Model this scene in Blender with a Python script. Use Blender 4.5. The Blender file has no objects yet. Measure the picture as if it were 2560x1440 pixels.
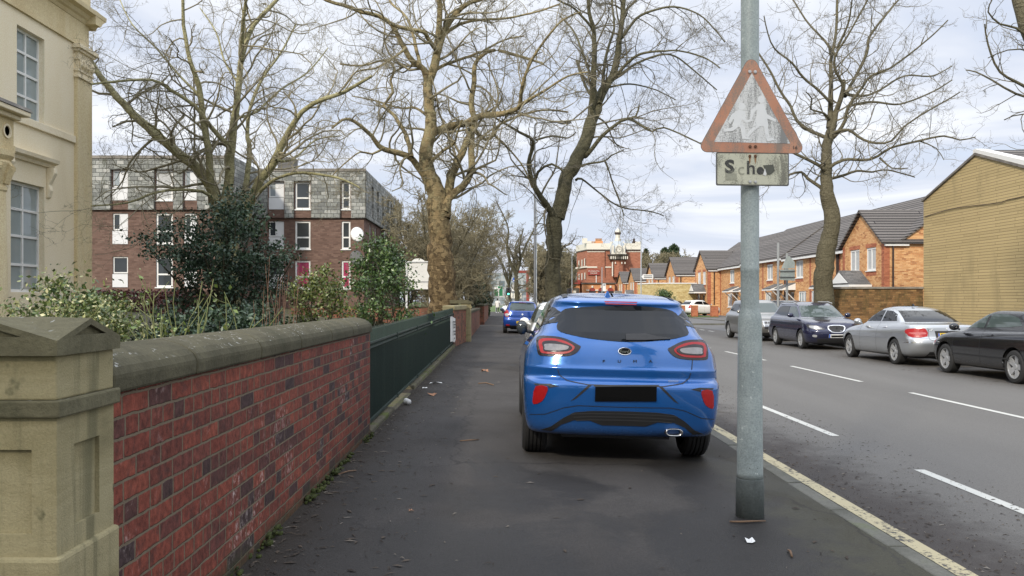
import bpy, bmesh, math, random
import numpy as np
from math import pi, sin, cos, radians as R
from mathutils import Vector, Matrix
from mathutils.bvhtree import BVHTree
from mathutils.geometry import delaunay_2d_cdt

SC = bpy.context.scene
COL = SC.collection
# ------------------------------------------------------------------ camera, sky, sun
CAM_Z, FPX, VX, VY = 1.42, 2150.0, 1250.0, 753.0
cam = bpy.data.cameras.new('street_camera'); cam_o = bpy.data.objects.new('street_camera', cam); COL.objects.link(cam_o)
cam.sensor_width = 36; cam.lens = FPX/2560*36
cam.shift_x = (1280-VX)/2560; cam.shift_y = (VY-720)/2560
cam.clip_end = 3000; cam.clip_start = 0.05
cam_o.location = (0, 0, CAM_Z); cam_o.rotation_euler = (R(90), 0, 0)
SC.camera = cam_o
SUN_AZ = math.atan2(-0.52, -0.85); SUN_EL = R(33)          # low sun behind the camera, a little to its left
SC.view_settings.view_transform = 'Standard'; SC.view_settings.look = 'None'
SC.view_settings.gamma = 1; SC.view_settings.use_curve_mapping = False
SC.view_settings.exposure = 0.35

class NT:
    """small node-tree writer: every argument may be a number, a tuple or a socket"""
    def __init__(s, tree): s.t = tree; s.N = tree.nodes; s.L = tree.links
    def put(s, sock, v):
        if v is None: return
        if isinstance(v, bpy.types.NodeSocket): s.L.new(v, sock)
        else:
            if sock.type == 'RGBA' and not isinstance(v, (int, float)) and len(v) == 3: v = (*v, 1)
            sock.default_value = v
    def node(s, typ, props=None, **ins):
        n = s.N.new(typ)
        for k, v in (props or {}).items(): setattr(n, k, v)
        for k, v in ins.items():
            s.put(n.inputs[int(k[1:])] if k[0] == 'i' and k[1:].isdigit() else n.inputs[k.replace('_', ' ')], v)
        return n
    def m(s, op, a, b=None, c=None, clamp=False):
        n = s.N.new('ShaderNodeMath'); n.operation = op; n.use_clamp = clamp
        for i, v in enumerate((a, b, c)): s.put(n.inputs[i], v)
        return n.outputs[0]
    def mix(s, f, a, b, typ='MIX'):
        n = s.N.new('ShaderNodeMix'); n.data_type = 'RGBA'; n.blend_type = typ
        s.put(n.inputs[0], f); s.put(n.inputs[6], a); s.put(n.inputs[7], b)
        return n.outputs[2]
    def noise(s, vec, scale, detail=4, rough=.55, dist=0):
        n = s.node('ShaderNodeTexNoise', Vector=vec, Scale=scale, Detail=detail, Roughness=rough, Distortion=dist)
        return n.outputs[0]
    def ramp(s, f, stops, interp='LINEAR'):
        n = s.N.new('ShaderNodeValToRGB'); e = n.color_ramp.elements; n.color_ramp.interpolation = interp
        while len(e) > len(stops): e.remove(e[-1])
        while len(e) < len(stops): e.new(.5)
        for x, (p, c) in zip(e, stops):
            x.position = p; c = c if hasattr(c, '__len__') else (c, c, c); x.color = (*c[:3], 1)
        s.put(n.inputs[0], f)
        return n.outputs[0]
    def step(s, f, a, b):
        n = s.node('ShaderNodeMapRange', {'interpolation_type': 'SMOOTHSTEP'}, i0=f, i1=a, i2=b)
        return n.outputs[0]
    def sep(s, v):
        n = s.node('ShaderNodeSeparateXYZ', i0=v); return n.outputs[0], n.outputs[1], n.outputs[2]
    def comb(s, x, y, z=0.0):
        return s.node('ShaderNodeCombineXYZ', i0=x, i1=y, i2=z).outputs[0]
    def bump(s, h, st=.3, d=.01):
        return s.node('ShaderNodeBump', Strength=st, Distance=d, Height=h).outputs[0]

W = bpy.data.worlds.new('World'); SC.world = W; W.use_nodes = True
def build_world():
    t = NT(W.node_tree); bg = W.node_tree.nodes['Background']
    sky = t.node('ShaderNodeTexSky', {'sky_type': 'NISHITA', 'sun_disc': False, 'sun_elevation': SUN_EL, 'sun_rotation': SUN_AZ,
                                      'air_density': 1.0, 'dust_density': 1.6, 'ozone_density': 1.2})
    d = t.node('ShaderNodeTexCoord').outputs['Generated']
    x, y, z = t.sep(d)
    zz = t.m('ADD', t.m('MAXIMUM', z, 0.0), 0.16)
    p = t.comb(t.m('DIVIDE', x, zz), t.m('DIVIDE', y, zz), 0.3)
    big = t.noise(p, 0.85, 5, .55, .3)
    # long flat banks of cloud low over the street
    q = t.comb(t.m('MULTIPLY', x, 2.2), t.m('MULTIPLY', y, .6), t.m('MULTIPLY', z, 17.0))
    band = t.noise(q, 1.0, 5, .55, .5)
    low = t.step(z, .30, .10)
    f = t.m('ADD', t.m('MULTIPLY', big, t.m('SUBTRACT', 1.0, low)), t.m('MULTIPLY', band, low))
    mask = t.step(f, .22, .50)
    shade = t.step(f, .38, .66)
    cloud = t.mix(shade, (5.5, 6.0, 7.1), (8.6, 8.8, 9.1))
    veil = t.mix(.72, sky.outputs[0], (6.6, 7.3, 8.7))
    c = t.mix(mask, veil, cloud)
    over = t.m('ADD', 1.0, t.m('MULTIPLY', t.step(z, .30, .85), 1.1))      # an overcast sky is brightest overhead
    c = t.node('ShaderNodeVectorMath', {'operation': 'SCALE'}, i0=c, i3=over).outputs[0]
    t.put(bg.inputs[0], c); bg.inputs[1].default_value = 0.1
build_world()
sun = bpy.data.lights.new('sun', 'SUN'); sun_o = bpy.data.objects.new('sun', sun); COL.objects.link(sun_o)
sun.energy = 2.9; sun.angle = R(5); sun.color = (1.0, .91, .77)
_sd = Vector((sin(SUN_AZ)*cos(SUN_EL), cos(SUN_AZ)*cos(SUN_EL), sin(SUN_EL)))
sun_o.rotation_euler = _sd.to_track_quat('Z', 'Y').to_euler()
sun_o.location = _sd*60

# ------------------------------------------------------------------ helpers
rng = np.random.default_rng(11)
def P(px, py, Y): return Vector(((px-VX)/FPX*Y, Y, CAM_Z+(VY-py)/FPX*Y))
def PX(px, Y): return (px-VX)/FPX*Y
def PZ(py, Y): return CAM_Z+(VY-py)/FPX*Y
def zpave(x): return -0.025*x
ZR = -0.15                                       # road level

def tag(o, label=None, cat=None, group=None, kind=None):
    for k, v in (('label', label), ('category', cat), ('group', group), ('kind', kind)):
        if v: o[k] = v
    return o
def thing(name, label, cat, loc=(0, 0, 0), group=None):
    o = bpy.data.objects.new(name, None); COL.objects.link(o); o.location = loc; o.empty_display_size = .2
    return tag(o, label, cat, group)
def offset_of(o):
    v = Vector((0, 0, 0))
    while o is not None: v += o.location; o = o.parent
    return v
def copy_tree(o, parent=None):
    c = o.copy(); COL.objects.link(c); c.parent = parent
    for k in ('label', 'group'):
        if parent is None and k in c: del c[k]
    for ch in list(o.children): copy_tree(ch, c)
    return c

class MB:
    def __init__(s): s.v = []; s.f = []
    def add(s, vs, fs):
        n = len(s.v); s.v += [tuple(p) for p in vs]; s.f += [tuple(i+n for i in f) for f in fs]; return s
    def quad(s, *p): return s.add(p, [tuple(range(len(p)))])
    def box(s, x0, x1, y0, y1, z0, z1):
        return s.add([(x0,y0,z0),(x1,y0,z0),(x1,y1,z0),(x0,y1,z0),(x0,y0,z1),(x1,y0,z1),(x1,y1,z1),(x0,y1,z1)],
                     [(0,3,2,1),(4,5,6,7),(0,1,5,4),(1,2,6,5),(2,3,7,6),(3,0,4,7)])
    def prism(s, poly, axis, a, b):
        """poly in the two other axes, in order (x: y,z; y: x,z; z: x,y)"""
        def pt(u, w, c): return {'x': (c,u,w), 'y': (u,c,w), 'z': (u,w,c)}[axis]
        n = len(poly); vs = [pt(u,w,a) for u,w in poly]+[pt(u,w,b) for u,w in poly]
        return s.add(vs, [tuple(range(n))[::-1], tuple(range(n,2*n))]+[(i,(i+1)%n,n+(i+1)%n,n+i) for i in range(n)])
    def tube(s, pts, rad, n=8, cap=True):
        pts = [Vector(p) for p in pts]
        if not hasattr(rad, '__len__'): rad = [rad]*len(pts)
        vs = []; up = None
        for i, p in enumerate(pts):
            t = (pts[min(i+1,len(pts)-1)]-pts[max(i-1,0)]).normalized()
            if up is None: up = Vector((0,0,1)) if abs(t.z) < .9 else Vector((0,1,0))
            a = t.cross(up).normalized(); b = a.cross(t).normalized(); up = b
            vs += [p+(a*cos(2*pi*k/n)+b*sin(2*pi*k/n))*rad[i] for k in range(n)]
        m = len(pts)
        fs = [(i*n+k, i*n+(k+1)%n, (i+1)*n+(k+1)%n, (i+1)*n+k) for i in range(m-1) for k in range(n)]
        if cap: fs += [tuple(range(n))[::-1], tuple(range((m-1)*n, m*n))]
        return s.add(vs, fs)
    def lathe(s, prof, n=24, c=(0,0,0), axis='z'):
        vs = []
        for r, h in prof:
            for k in range(n):
                a = 2*pi*k/n; u, w = r*cos(a), r*sin(a)
                p = {'z': (u,w,h), 'x': (h,u,w), 'y': (u,h,w)}[axis]
                vs.append((p[0]+c[0], p[1]+c[1], p[2]+c[2]))
        m = len(prof)
        fs = [(i*n+k, i*n+(k+1)%n, (i+1)*n+(k+1)%n, (i+1)*n+k) for i in range(m-1) for k in range(n)]
        fs += [tuple(range(n))[::-1], tuple(range((m-1)*n, m*n))]
        return s.add(vs, fs)
    def ball(s, c, rx, ry, rz, n=14):
        m = n//2; vs = []
        for i in range(m+1):
            th = pi*i/m
            for k in range(n):
                a = 2*pi*k/n
                vs.append((c[0]+rx*sin(th)*cos(a), c[1]+ry*sin(th)*sin(a), c[2]+rz*cos(th)))
        return s.add(vs, [(i*n+k, i*n+(k+1)%n, (i+1)*n+(k+1)%n, (i+1)*n+k) for i in range(m) for k in range(n)])
    def wall(s, axis, p, sgn, u0, u1, z0, z1, holes=(), depth=.1):
        """flat wall facing sgn along axis, with openings (u0,u1,z0,z1) and their reveals"""
        us = sorted({u0,u1,*[h[0] for h in holes],*[h[1] for h in holes]}); zs = sorted({z0,z1,*[h[2] for h in holes],*[h[3] for h in holes]})
        def pt(u, z, q=p): return (q,u,z) if axis == 'x' else (u,q,z)
        for a, b in zip(us, us[1:]):
            for c, d in zip(zs, zs[1:]):
                cu, cz = (a+b)/2, (c+d)/2
                if any(h[0] < cu < h[1] and h[2] < cz < h[3] for h in holes): continue
                s.quad(pt(a,c), pt(b,c), pt(b,d), pt(a,d))
        q = p-sgn*depth
        for a, b, c, d in holes:
            for (e, f), (g, h) in (((a,c),(b,c)), ((b,c),(b,d)), ((b,d),(a,d)), ((a,d),(a,c))):
                s.quad(pt(e,f), pt(g,h), pt(g,h,q), pt(e,f,q))
        return s
    def build(s, name, mat, parent=None, smooth=False, bevel=0, seg=2):
        me = bpy.data.meshes.new(name); off = offset_of(parent)
        me.from_pydata([(a-off.x, b-off.y, c-off.z) for a, b, c in s.v], [], s.f); me.update()
        return link(name, me, mat, parent, smooth, bevel, seg)
def link(name, me, mat, parent=None, smooth=False, bevel=0, seg=2):
    for m in (mat if isinstance(mat, (list, tuple)) else [mat]): me.materials.append(m)
    if smooth: me.polygons.foreach_set('use_smooth', [True]*len(me.polygons))
    o = bpy.data.objects.new(name, me); COL.objects.link(o); o.parent = parent
    if bevel:
        b = o.modifiers.new('b', 'BEVEL'); b.width = bevel; b.segments = seg; b.limit_method = 'ANGLE'; b.angle_limit = R(40)
    return o
def np_mesh(name, v, f, mat, parent=None, smooth=False):
    """v (N,3), f (M,k) with one k"""
    me = bpy.data.meshes.new(name); off = offset_of(parent)
    v = np.asarray(v, np.float32)-np.array(off, np.float32); f = np.asarray(f, np.int32); k = f.shape[1]
    me.vertices.add(len(v)); me.vertices.foreach_set('co', v.ravel())
    me.loops.add(f.size); me.loops.foreach_set('vertex_index', f.ravel())
    me.polygons.add(len(f)); me.polygons.foreach_set('loop_start', np.arange(0, f.size, k, dtype=np.int32))
    me.polygons.foreach_set('loop_total', np.full(len(f), k, np.int32))
    me.update(calc_edges=True); me.validate()
    return link(name, me, mat, parent, smooth)
def text_mb(txt, size, at, axis='y-', extrude=.0015, align='CENTER', roll=0, bold=0):
    """lettering as a mesh; axis says which way it faces (y-: towards -Y, x-: towards -X)"""
    c = bpy.data.curves.new('t', 'FONT'); c.body = txt; c.size = size; c.extrude = extrude; c.align_x = align; c.align_y = 'CENTER'; c.resolution_u = 3; c.offset = bold
    o = bpy.data.objects.new('t', c); COL.objects.link(o)
    bpy.context.view_layer.update()
    me = bpy.data.meshes.new_from_object(o.evaluated_get(bpy.context.evaluated_depsgraph_get()))
    mb = MB(); cr, sr = cos(roll), sin(roll); vs = []
    for v in me.vertices:
        x, y, z = v.co; x, y = x*cr-y*sr, x*sr+y*cr
        q = (x, -z, y) if axis == 'y-' else (-z, -x, y)
        vs.append((q[0]+at[0], q[1]+at[1], q[2]+at[2]))
    mb.add(vs, [tuple(p.vertices) for p in me.polygons])
    bpy.data.objects.remove(o); bpy.data.curves.remove(c); bpy.data.meshes.remove(me)
    return mb

# ------------------------------------------------------------------ materials
def new_mat(name):
    m = bpy.data.materials.new(name); m.use_nodes = True
    t = NT(m.node_tree); b = m.node_tree.nodes['Principled BSDF']; return m, t, b
def objco(t): return t.node('ShaderNodeTexCoord').outputs['Object']
def plain(name, col, rough=.6, metal=0, var=.12, scale=6, bump=0, coat=0, spec=.5, emit=0):
    m, t, b = new_mat(name); co = objco(t)
    n = t.noise(co, scale, 5, .6)
    c = t.mix(n, tuple(x*(1-var) for x in col), tuple(min(1, x*(1+var)) for x in col))
    t.put(b.inputs['Base Color'], c); t.put(b.inputs['Roughness'], t.m('ADD', t.m('MULTIPLY', n, .16 if rough > .1 else 0.02), rough-.06 if rough > .1 else rough))
    b.inputs['Metallic'].default_value = metal; b.inputs['Coat Weight'].default_value = coat; b.inputs['Coat Roughness'].default_value = .03
    b.inputs['Specular IOR Level'].default_value = spec
    if bump: t.put(b.inputs['Normal'], t.bump(t.noise(co, scale*9, 4, .65), bump, .01))
    if emit: t.put(b.inputs['Emission Color'], (*col, 1)); b.inputs['Emission Strength'].default_value = emit
    return m
def mottled(name, stops, scale=3, rough=.8, bump=.3, fine=60, detail=6, dist=.2, spec=.4, stretch=(1,1,1), fleck=None, grain=.55, runs=None):
    """noise through a colour ramp, with a fine grain"""
    m, t, b = new_mat(name); co = objco(t)
    mp = t.node('ShaderNodeMapping', Vector=co, Scale=stretch).outputs[0]
    n = t.noise(mp, scale, detail, .62, dist)
    c = t.ramp(n, stops)
    g = t.noise(co, fine, 3, .7)
    c = t.mix(grain, c, t.ramp(g, [(.3, .35), (.7, .8)]), 'OVERLAY')
    if runs:
        rn = t.noise(t.node('ShaderNodeMapping', Vector=co, Scale=(7,7,.5)).outputs[0], 1.3, 4, .6, .3); c = t.mix(t.m('MULTIPLY', t.step(rn, .52, .70), .65), c, runs)
    if fleck:
        v = t.noise(co, fleck[1], 4, .6)
        c = t.mix(t.step(v, fleck[2], fleck[2]+.06), c, fleck[0])
    t.put(b.inputs['Base Color'], c); b.inputs['Roughness'].default_value = rough; b.inputs['Specular IOR Level'].default_value = spec
    if bump: t.put(b.inputs['Normal'], t.bump(t.m('ADD', g, t.m('MULTIPLY', n, 1.5)), bump, .012))
    return m
def brick_mat(name, bw, bh, mortar, stops, mcol, header=0, bump=.5, wear=None, rough=.85, vscale=1.0, jit=.25, mot=.35, stain=None, ceil=0, flip=False):
    m, t, b = new_mat(name); co = objco(t); x, y, z = t.sep(co)
    nx, ny, nz = t.sep(t.node('ShaderNodeNewGeometry').outputs['Normal'])
    if ceil: u = y
    else:
        side = t.m('GREATER_THAN', t.m('ABSOLUTE', nx), t.m('ABSOLUTE', ny))
        if flip: side = t.m('SUBTRACT', 1.0, side)
        u = t.m('ADD', t.m('MULTIPLY', side, y), t.m('MULTIPLY', t.m('SUBTRACT', 1.0, side), x))
    wob = t.m('MULTIPLY', t.m('SUBTRACT', t.noise(co, 9, 3), .5), bh*jit)
    v = t.m('DIVIDE', t.m('ADD', t.m('MULTIPLY', z, vscale), wob), bh)
    row = t.m('FLOOR', v); fv = t.m('FRACT', v)
    if header:
        h = t.m('LESS_THAN', t.m('FLOORED_MODULO', row, float(header)), .5)
        wd = t.m('MULTIPLY', t.m('SUBTRACT', 1.0, t.m('MULTIPLY', h, .5)), bw)
    else: wd = bw
    rnd = t.node('ShaderNodeTexWhiteNoise', {'noise_dimensions': '1D'}, W=row).outputs[0]
    uu = t.m('ADD', t.m('DIVIDE', t.m('ADD', u, wob), wd), t.m('ADD', t.m('MULTIPLY', t.m('FLOORED_MODULO', row, 2.0), .5), t.m('MULTIPLY', rnd, .16)))
    colm = t.m('FLOOR', uu); fu = t.m('FRACT', uu)
    du = t.m('MULTIPLY', t.m('MINIMUM', fu, t.m('SUBTRACT', 1.0, fu)), wd)
    dv = t.m('MULTIPLY', t.m('MINIMUM', fv, t.m('SUBTRACT', 1.0, fv)), bh)
    if mortar:
        d = t.m('MINIMUM', du, dv)
        d = t.m('ADD', d, t.m('MULTIPLY', t.m('SUBTRACT', t.noise(co, 40, 4, .7), .5), mortar*.9))
        face = t.step(d, mortar*.38, mortar*.62)
    idv = t.node('ShaderNodeTexWhiteNoise', {'noise_dimensions': '3D'}, Vector=t.comb(colm, row, 3.7))
    c = t.ramp(idv.outputs[0], stops)
    g = t.noise(co, 28, 5, .7)
    c = t.mix(mot, c, t.ramp(g, [(.3, .2), (.7, .85)]), 'OVERLAY')
    if wear:   # salts and lime bloom: patches of their own
        wn = t.noise(co, 2.3, 6, .7, .6)
        c = t.mix(t.m('MULTIPLY', t.m('MULTIPLY', t.step(wn, .56, .70), t.step(g, .46, .66)), .8), c, wear)
        bn = t.noise(co, 7.5, 5, .7, .5); c = t.mix(t.m('MULTIPLY', t.step(bn, .50, .66), .55), c, (.055,.030,.027))     # burnt and sooty patches
    mc = t.mix(t.noise(co, 14, 4, .7), tuple(q*.62 for q in mcol), mcol)
    if mortar: c = t.mix(face, mc, c)
    if stain:  # (colour, scale, threshold, z below which, zfade)
        sn = t.noise(t.node('ShaderNodeMapping', Vector=co, Scale=(1,1,.35)).outputs[0], stain[1], 5, .65)
        k = t.step(sn, stain[2], stain[2]+.22)
        if len(stain) > 3: k = t.m('MULTIPLY', t.step(t.m('ADD', z, t.m('MULTIPLY', sn, stain[4])), stain[3]+stain[4], stain[3]), 1.0)
        c = t.mix(t.m('MULTIPLY', k, .75), c, stain[0])
    t.put(b.inputs['Base Color'], c); b.inputs['Roughness'].default_value = rough; b.inputs['Specular IOR Level'].default_value = .3
    hgt = t.m('ADD', t.m('MULTIPLY', face, 1.0) if mortar else t.m('SUBTRACT', 1.0, fv), t.m('MULTIPLY', g, .35))
    if mortar: hgt = t.m('ADD', hgt, t.m('MULTIPLY', idv.outputs[0], .25))
    t.put(b.inputs['Normal'], t.bump(hgt, bump, .012))
    return m
def leaf_mat(name, stops, rough=.4, spec=.5, trans=.15):
    m, t, b = new_mat(name)
    r = t.node('ShaderNodeNewGeometry').outputs['Random Per Island']
    t.put(b.inputs['Base Color'], t.ramp(r, stops)); b.inputs['Roughness'].default_value = rough; b.inputs['Specular IOR Level'].default_value = spec
    return m
def glass_mat(name, col=(.02,.024,.028), rough=.03, var=0, ior=1.5):
    m, t, b = new_mat(name)
    c = col
    if var: c = t.mix(t.noise(objco(t), 1.3, 3), col, tuple(min(1, x*var) for x in col))
    t.put(b.inputs['Base Color'], c)
    b.inputs['Roughness'].default_value = rough; b.inputs['Specular IOR Level'].default_value = .5; b.inputs['IOR'].default_value = ior
    return m
def paint_mat(name, col, metal=.0, rough=.35, flake=.15):
    m, t, b = new_mat(name); co = objco(t)
    n = t.noise(co, 900, 2, .6); dirt = t.noise(co, 3, 5, .65)
    c = t.mix(n, tuple(x*(1-flake) for x in col), tuple(min(1, x*(1+flake)) for x in col))
    z = t.sep(co)[2]
    grime = t.m('MULTIPLY', t.step(t.m('ADD', z, t.m('MULTIPLY', dirt, .3)), .62, .30), .35)
    c = t.mix(grime, c, (.09, .085, .08))
    t.put(b.inputs['Base Color'], c); b.inputs['Metallic'].default_value = metal
    t.put(b.inputs['Roughness'], t.m('ADD', rough, t.m('MULTIPLY', grime, .4)))
    t.put(b.inputs['Coat Weight'], t.m('SUBTRACT', 1.0, grime)); t.put(b.inputs['Coat Roughness'], t.m('ADD', .02, t.m('MULTIPLY', dirt, .05)))
    return m

M = {}
M['white_paint'] = plain('white_paint', (.72,.72,.70), .4, var=.05)
M['black_plastic'] = plain('black_plastic', (.018,.018,.019), .5, var=.2)
M['rubber'] = plain('rubber', (.018,.018,.018), .75, var=.2, bump=.1, scale=20)
M['chrome'] = plain('chrome', (.75,.75,.76), .12, 1, var=.03)
M['alloy'] = plain('alloy', (.42,.43,.44), .35, .45, var=.08)
M['dark_alloy'] = plain('dark_alloy', (.10,.10,.105), .35, .8, var=.06)
M['glass'] = glass_mat('window_glass', (.025,.03,.034), .02, 1.8)
M['car_glass'] = glass_mat('car_glass', (.005,.006,.007), .02, ior=1.40)
M['clear_glass'] = glass_mat('green_glass', (.045,.06,.058), .03, 1.7)
M['red_lens'] = plain('red_lens', (.33,.006,.008), .35, var=.2, scale=30)
M['dark_lens'] = plain('smoked_lens', (.018,.012,.013), .15, var=.2)
M['clear_lens'] = plain('clear_lens', (.36,.37,.38), .2, .2, var=.35, scale=30, coat=.5)
M['black'] = plain('black_panel', (.003,.003,.003), .6, var=.1, spec=.1)
M['yellow_plate'] = plain('yellow_plate', (.60,.40,.03), .4, var=.05)
M['white_plate'] = plain('white_plate', (.70,.70,.68), .4, var=.05)
M['galv'] = mottled('galvanised_steel', [(.25,(.20,.235,.235)),(.5,(.27,.31,.305)),(.75,(.36,.40,.39))], 5, .48, .12, 90, fleck=((.52,.56,.54), 22, .66), stretch=(1,1,.6))
M['galv_base'] = mottled('painted_post_foot', [(.3,(.060,.070,.068)),(.7,(.10,.113,.108))], 5, .6, .15, 70)
M['lamp_steel'] = plain('lamp_steel', (.30,.32,.33), .5, .2, var=.1)
M['dark_steel'] = plain('dark_steel', (.10,.105,.11), .5, .2, var=.1)
# ------------------------------------------------------------------ ground, road, pavements
def pavement_mat():
    m, t, b = new_mat('patchy_asphalt'); co = objco(t); x, y, z = t.sep(co)
    n = t.noise(co, .9, 6, .6, .3); g = t.noise(co, 70, 4, .75); n2 = t.noise(co, 3.1, 5, .6)
    c = t.ramp(n, [(.3, (.037,.034,.0315)), (.5, (.049,.045,.042)), (.72, (.060,.0555,.052))])
    tone_mask = t.step(t.m('ADD', t.noise(t.node('ShaderNodeMapping', Vector=co, Scale=(1.1,.55,1)).outputs[0], .75, 5, .55, .4), t.m('MULTIPLY', t.m('MINIMUM', t.m('SUBTRACT', y, 4.5), 6.0), -.040)), .47, .37)  # uneven dark patches, spreading and merging towards the near end
    c = t.mix(t.m('MULTIPLY', t.m('SUBTRACT', 1.0, tone_mask), .72), c, t.mix(n2, (.011,.0105,.010), (.019,.018,.017)))
    moss = t.m('MULTIPLY', t.step(t.m('ADD', x, t.m('MULTIPLY', n2, 1.2)), 2.25, 2.75), t.step(y, 10.5, 4.5))
    c = t.mix(t.m('MULTIPLY', moss, .42), c, (.062,.060,.028))
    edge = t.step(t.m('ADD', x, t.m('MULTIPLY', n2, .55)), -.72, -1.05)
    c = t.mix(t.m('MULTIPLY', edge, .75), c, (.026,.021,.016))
    c = t.mix(.6, c, t.ramp(g, [(.28, .22), (.72, .82)]), 'OVERLAY')
    fl = t.node('ShaderNodeTexVoronoi', Vector=co, Scale=34.0)
    c = t.mix(t.m('MULTIPLY', t.step(fl.outputs['Distance'], .075, .03), .55), c, (.16,.15,.14))
    ck = t.node('ShaderNodeTexVoronoi', {'feature': 'DISTANCE_TO_EDGE'}, Vector=t.comb(t.m('ADD', x, t.m('MULTIPLY', n2, .5)), t.m('ADD', t.m('MULTIPLY', y, .5), t.m('MULTIPLY', n, .6))), Scale=.42)
    c = t.mix(t.m('MULTIPLY', t.step(ck.outputs['Distance'], .008, .002), .5), c, (.016,.015,.015))
    t.put(b.inputs['Base Color'], c)
    t.put(b.inputs['Roughness'], t.m('ADD', t.m('MULTIPLY', tone_mask, .26), .6)); b.inputs['Specular IOR Level'].default_value = .22
    t.put(b.inputs['Normal'], t.bump(t.m('ADD', g, t.m('MULTIPLY', n2, .5)), .45, .01))
    return m
def road_mat():
    m, t, b = new_mat('road_asphalt'); co = objco(t); x, y, z = t.sep(co)
    st = t.node('ShaderNodeMapping', Vector=co, Scale=(1, .12, 1)).outputs[0]
    n = t.noise(st, .7, 5, .55, .2); g = t.noise(co, 85, 4, .8); n2 = t.noise(co, 2.4, 6, .65)
    c = t.ramp(n, [(.25, (.100,.096,.089)), (.5, (.118,.113,.105)), (.75, (.135,.130,.121))])
    band = t.m('MULTIPLY', t.step(t.m('ADD', x, t.m('MULTIPLY', n2, 1.1)), 4.15, 3.45), .9)
    c = t.mix(band, c, t.mix(n2, (.028,.022,.020), (.050,.043,.039)))
    far = t.m('MULTIPLY', t.step(t.m('SUBTRACT', x, t.m('MULTIPLY', n2, 1.1)), 8.4, 9.5), .55)
    c = t.mix(far, c, (.05,.043,.037))
    c = t.mix(.6, c, t.ramp(g, [(.28, .2), (.72, .85)]), 'OVERLAY')
    t.put(b.inputs['Base Color'], c); b.inputs['Roughness'].default_value = .82; b.inputs['Specular IOR Level'].default_value = .35
    t.put(b.inputs['Normal'], t.bump(g, .35, .008))
    return m
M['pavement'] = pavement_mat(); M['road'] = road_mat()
M['kerbstone'] = mottled('kerbstone', [(.3,(.075,.075,.06)),(.55,(.12,.118,.10)),(.75,(.10,.115,.055))], 2.2, .85, .3, 60)
M['far_pave'] = mottled('grey_footway', [(.3,(.085,.084,.083)),(.7,(.13,.128,.125))], 1.2, .85, .2, 60)
M['soil'] = mottled('garden_soil', [(.3,(.03,.022,.014)),(.55,(.05,.045,.02)),(.75,(.05,.07,.02))], 1.2, .9, .4, 20)
M['grassy'] = mottled('rough_grass', [(.3,(.05,.085,.02)),(.6,(.08,.12,.03)),(.8,(.10,.11,.045))], 1.5, .9, .5, 40)
def paint_line(name, col, worn):
    m, t, b = new_mat(name); co = objco(t)
    g = t.noise(co, 26, 6, .75); n = t.noise(t.node('ShaderNodeMapping', Vector=co, Scale=(1,.35,1)).outputs[0], 7, 5, .7)
    k = t.step(t.m('ADD', t.m('MULTIPLY', g, .6), t.m('MULTIPLY', n, .5)), worn, worn+.07)
    c = t.mix(k, t.mix(n, tuple(q*.8 for q in col), col), (.055,.05,.045))
    t.put(b.inputs['Base Color'], c); b.inputs['Roughness'].default_value = .7
    return m
M['white_line'] = paint_line('white_road_paint', (.55,.55,.51), .70)
M['yellow_line'] = paint_line('faded_yellow_paint', (.47,.41,.25), .562)

def structure(name, mb, mat, **k): return tag(mb.build(name, mat, **k), kind='structure')
structure('ground', MB().quad((-700,-200,-.32),(700,-200,-.32),(700,1500,-.32),(-700,1500,-.32)), M['grassy'])
structure('road', MB().quad((2.46,-14,ZR),(11.8,-14,ZR),(11.8,420,ZR),(2.46,420,ZR)), M['road'])
p = MB()
ys = [-14,0,4,8,12,20,30,50,74,106]
for a, b in zip(ys, ys[1:]): p.quad((-1.72,a,zpave(-1.72)),(2.335,a,zpave(2.335)),(2.335,b,zpave(2.335)),(-1.72,b,zpave(-1.72)))
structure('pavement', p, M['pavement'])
structure('crossroad', MB().quad((-60,106,ZR+.004),(60,106,ZR+.004),(60,128,ZR+.004),(-60,128,ZR+.004)), M['road'])
k = MB(); y = -14.0
while y < 106:
    k.box(2.34, 2.465, y+.008, y+.902, ZR-.1, -.058+.003*sin(y*3)); y += .914
structure('kerb', k, M['kerbstone'], bevel=.012)
k = MB(); y = -14.0
while y < 106:
    if not (44 < y < 56): k.box(11.79, 11.915, y+.004, y+.906, ZR-.1, -.045)
    y += .914
structure('kerb', k, M['kerbstone'], bevel=.012)
structure('far_pavement', MB().quad((11.915,-14,-.05),(16.2,-14,-.05),(16.2,43,-.05),(11.915,43,-.05))
          .quad((11.915,57,-.05),(16.6,57,-.05),(16.6,106,-.05),(11.915,106,-.05)), M['far_pave'])
structure('side_road', MB().quad((11.79,44,-.145),(16.6,44,-.145),(16.6,56.5,-.145),(11.79,56.5,-.145)).quad((16.6,34,.0),(40,34,.0),(40,160,.0),(16.6,160,.0)), M['far_pave'])
structure('side_road_kerb', MB().box(11.7,16.6,43,43.13,-.2,-.04).box(11.7,16.6,56.5,56.63,-.2,-.04).box(16.5,16.62,34,160,-.2,.01), M['kerbstone'])
structure('front_lawn', MB().box(16.9,19.2,75.5,86,-.1,.06), M['grassy'])
g = MB(); xs = [-60,-24,-12,-6,-3,-1.73]; zs = [1.7,1.5,1.15,.6,.28,.1]; yy = [-2,6,12,20,30,46,70,106]
for a in range(len(xs)-1):
    for b in range(len(yy)-1):
        g.quad((xs[a],yy[b],zs[a]),(xs[a+1],yy[b],zs[a+1]),(xs[a+1],yy[b+1],zs[a+1]),(xs[a],yy[b+1],zs[a]))
structure('garden_ground', g, M['soil'])
wl = MB()
for k in range(-2, 22): wl.quad((3.85,4+6*k,ZR+.004),(3.95,4+6*k,ZR+.004),(3.95,8+6*k,ZR+.004),(3.85,8+6*k,ZR+.004))
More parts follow.
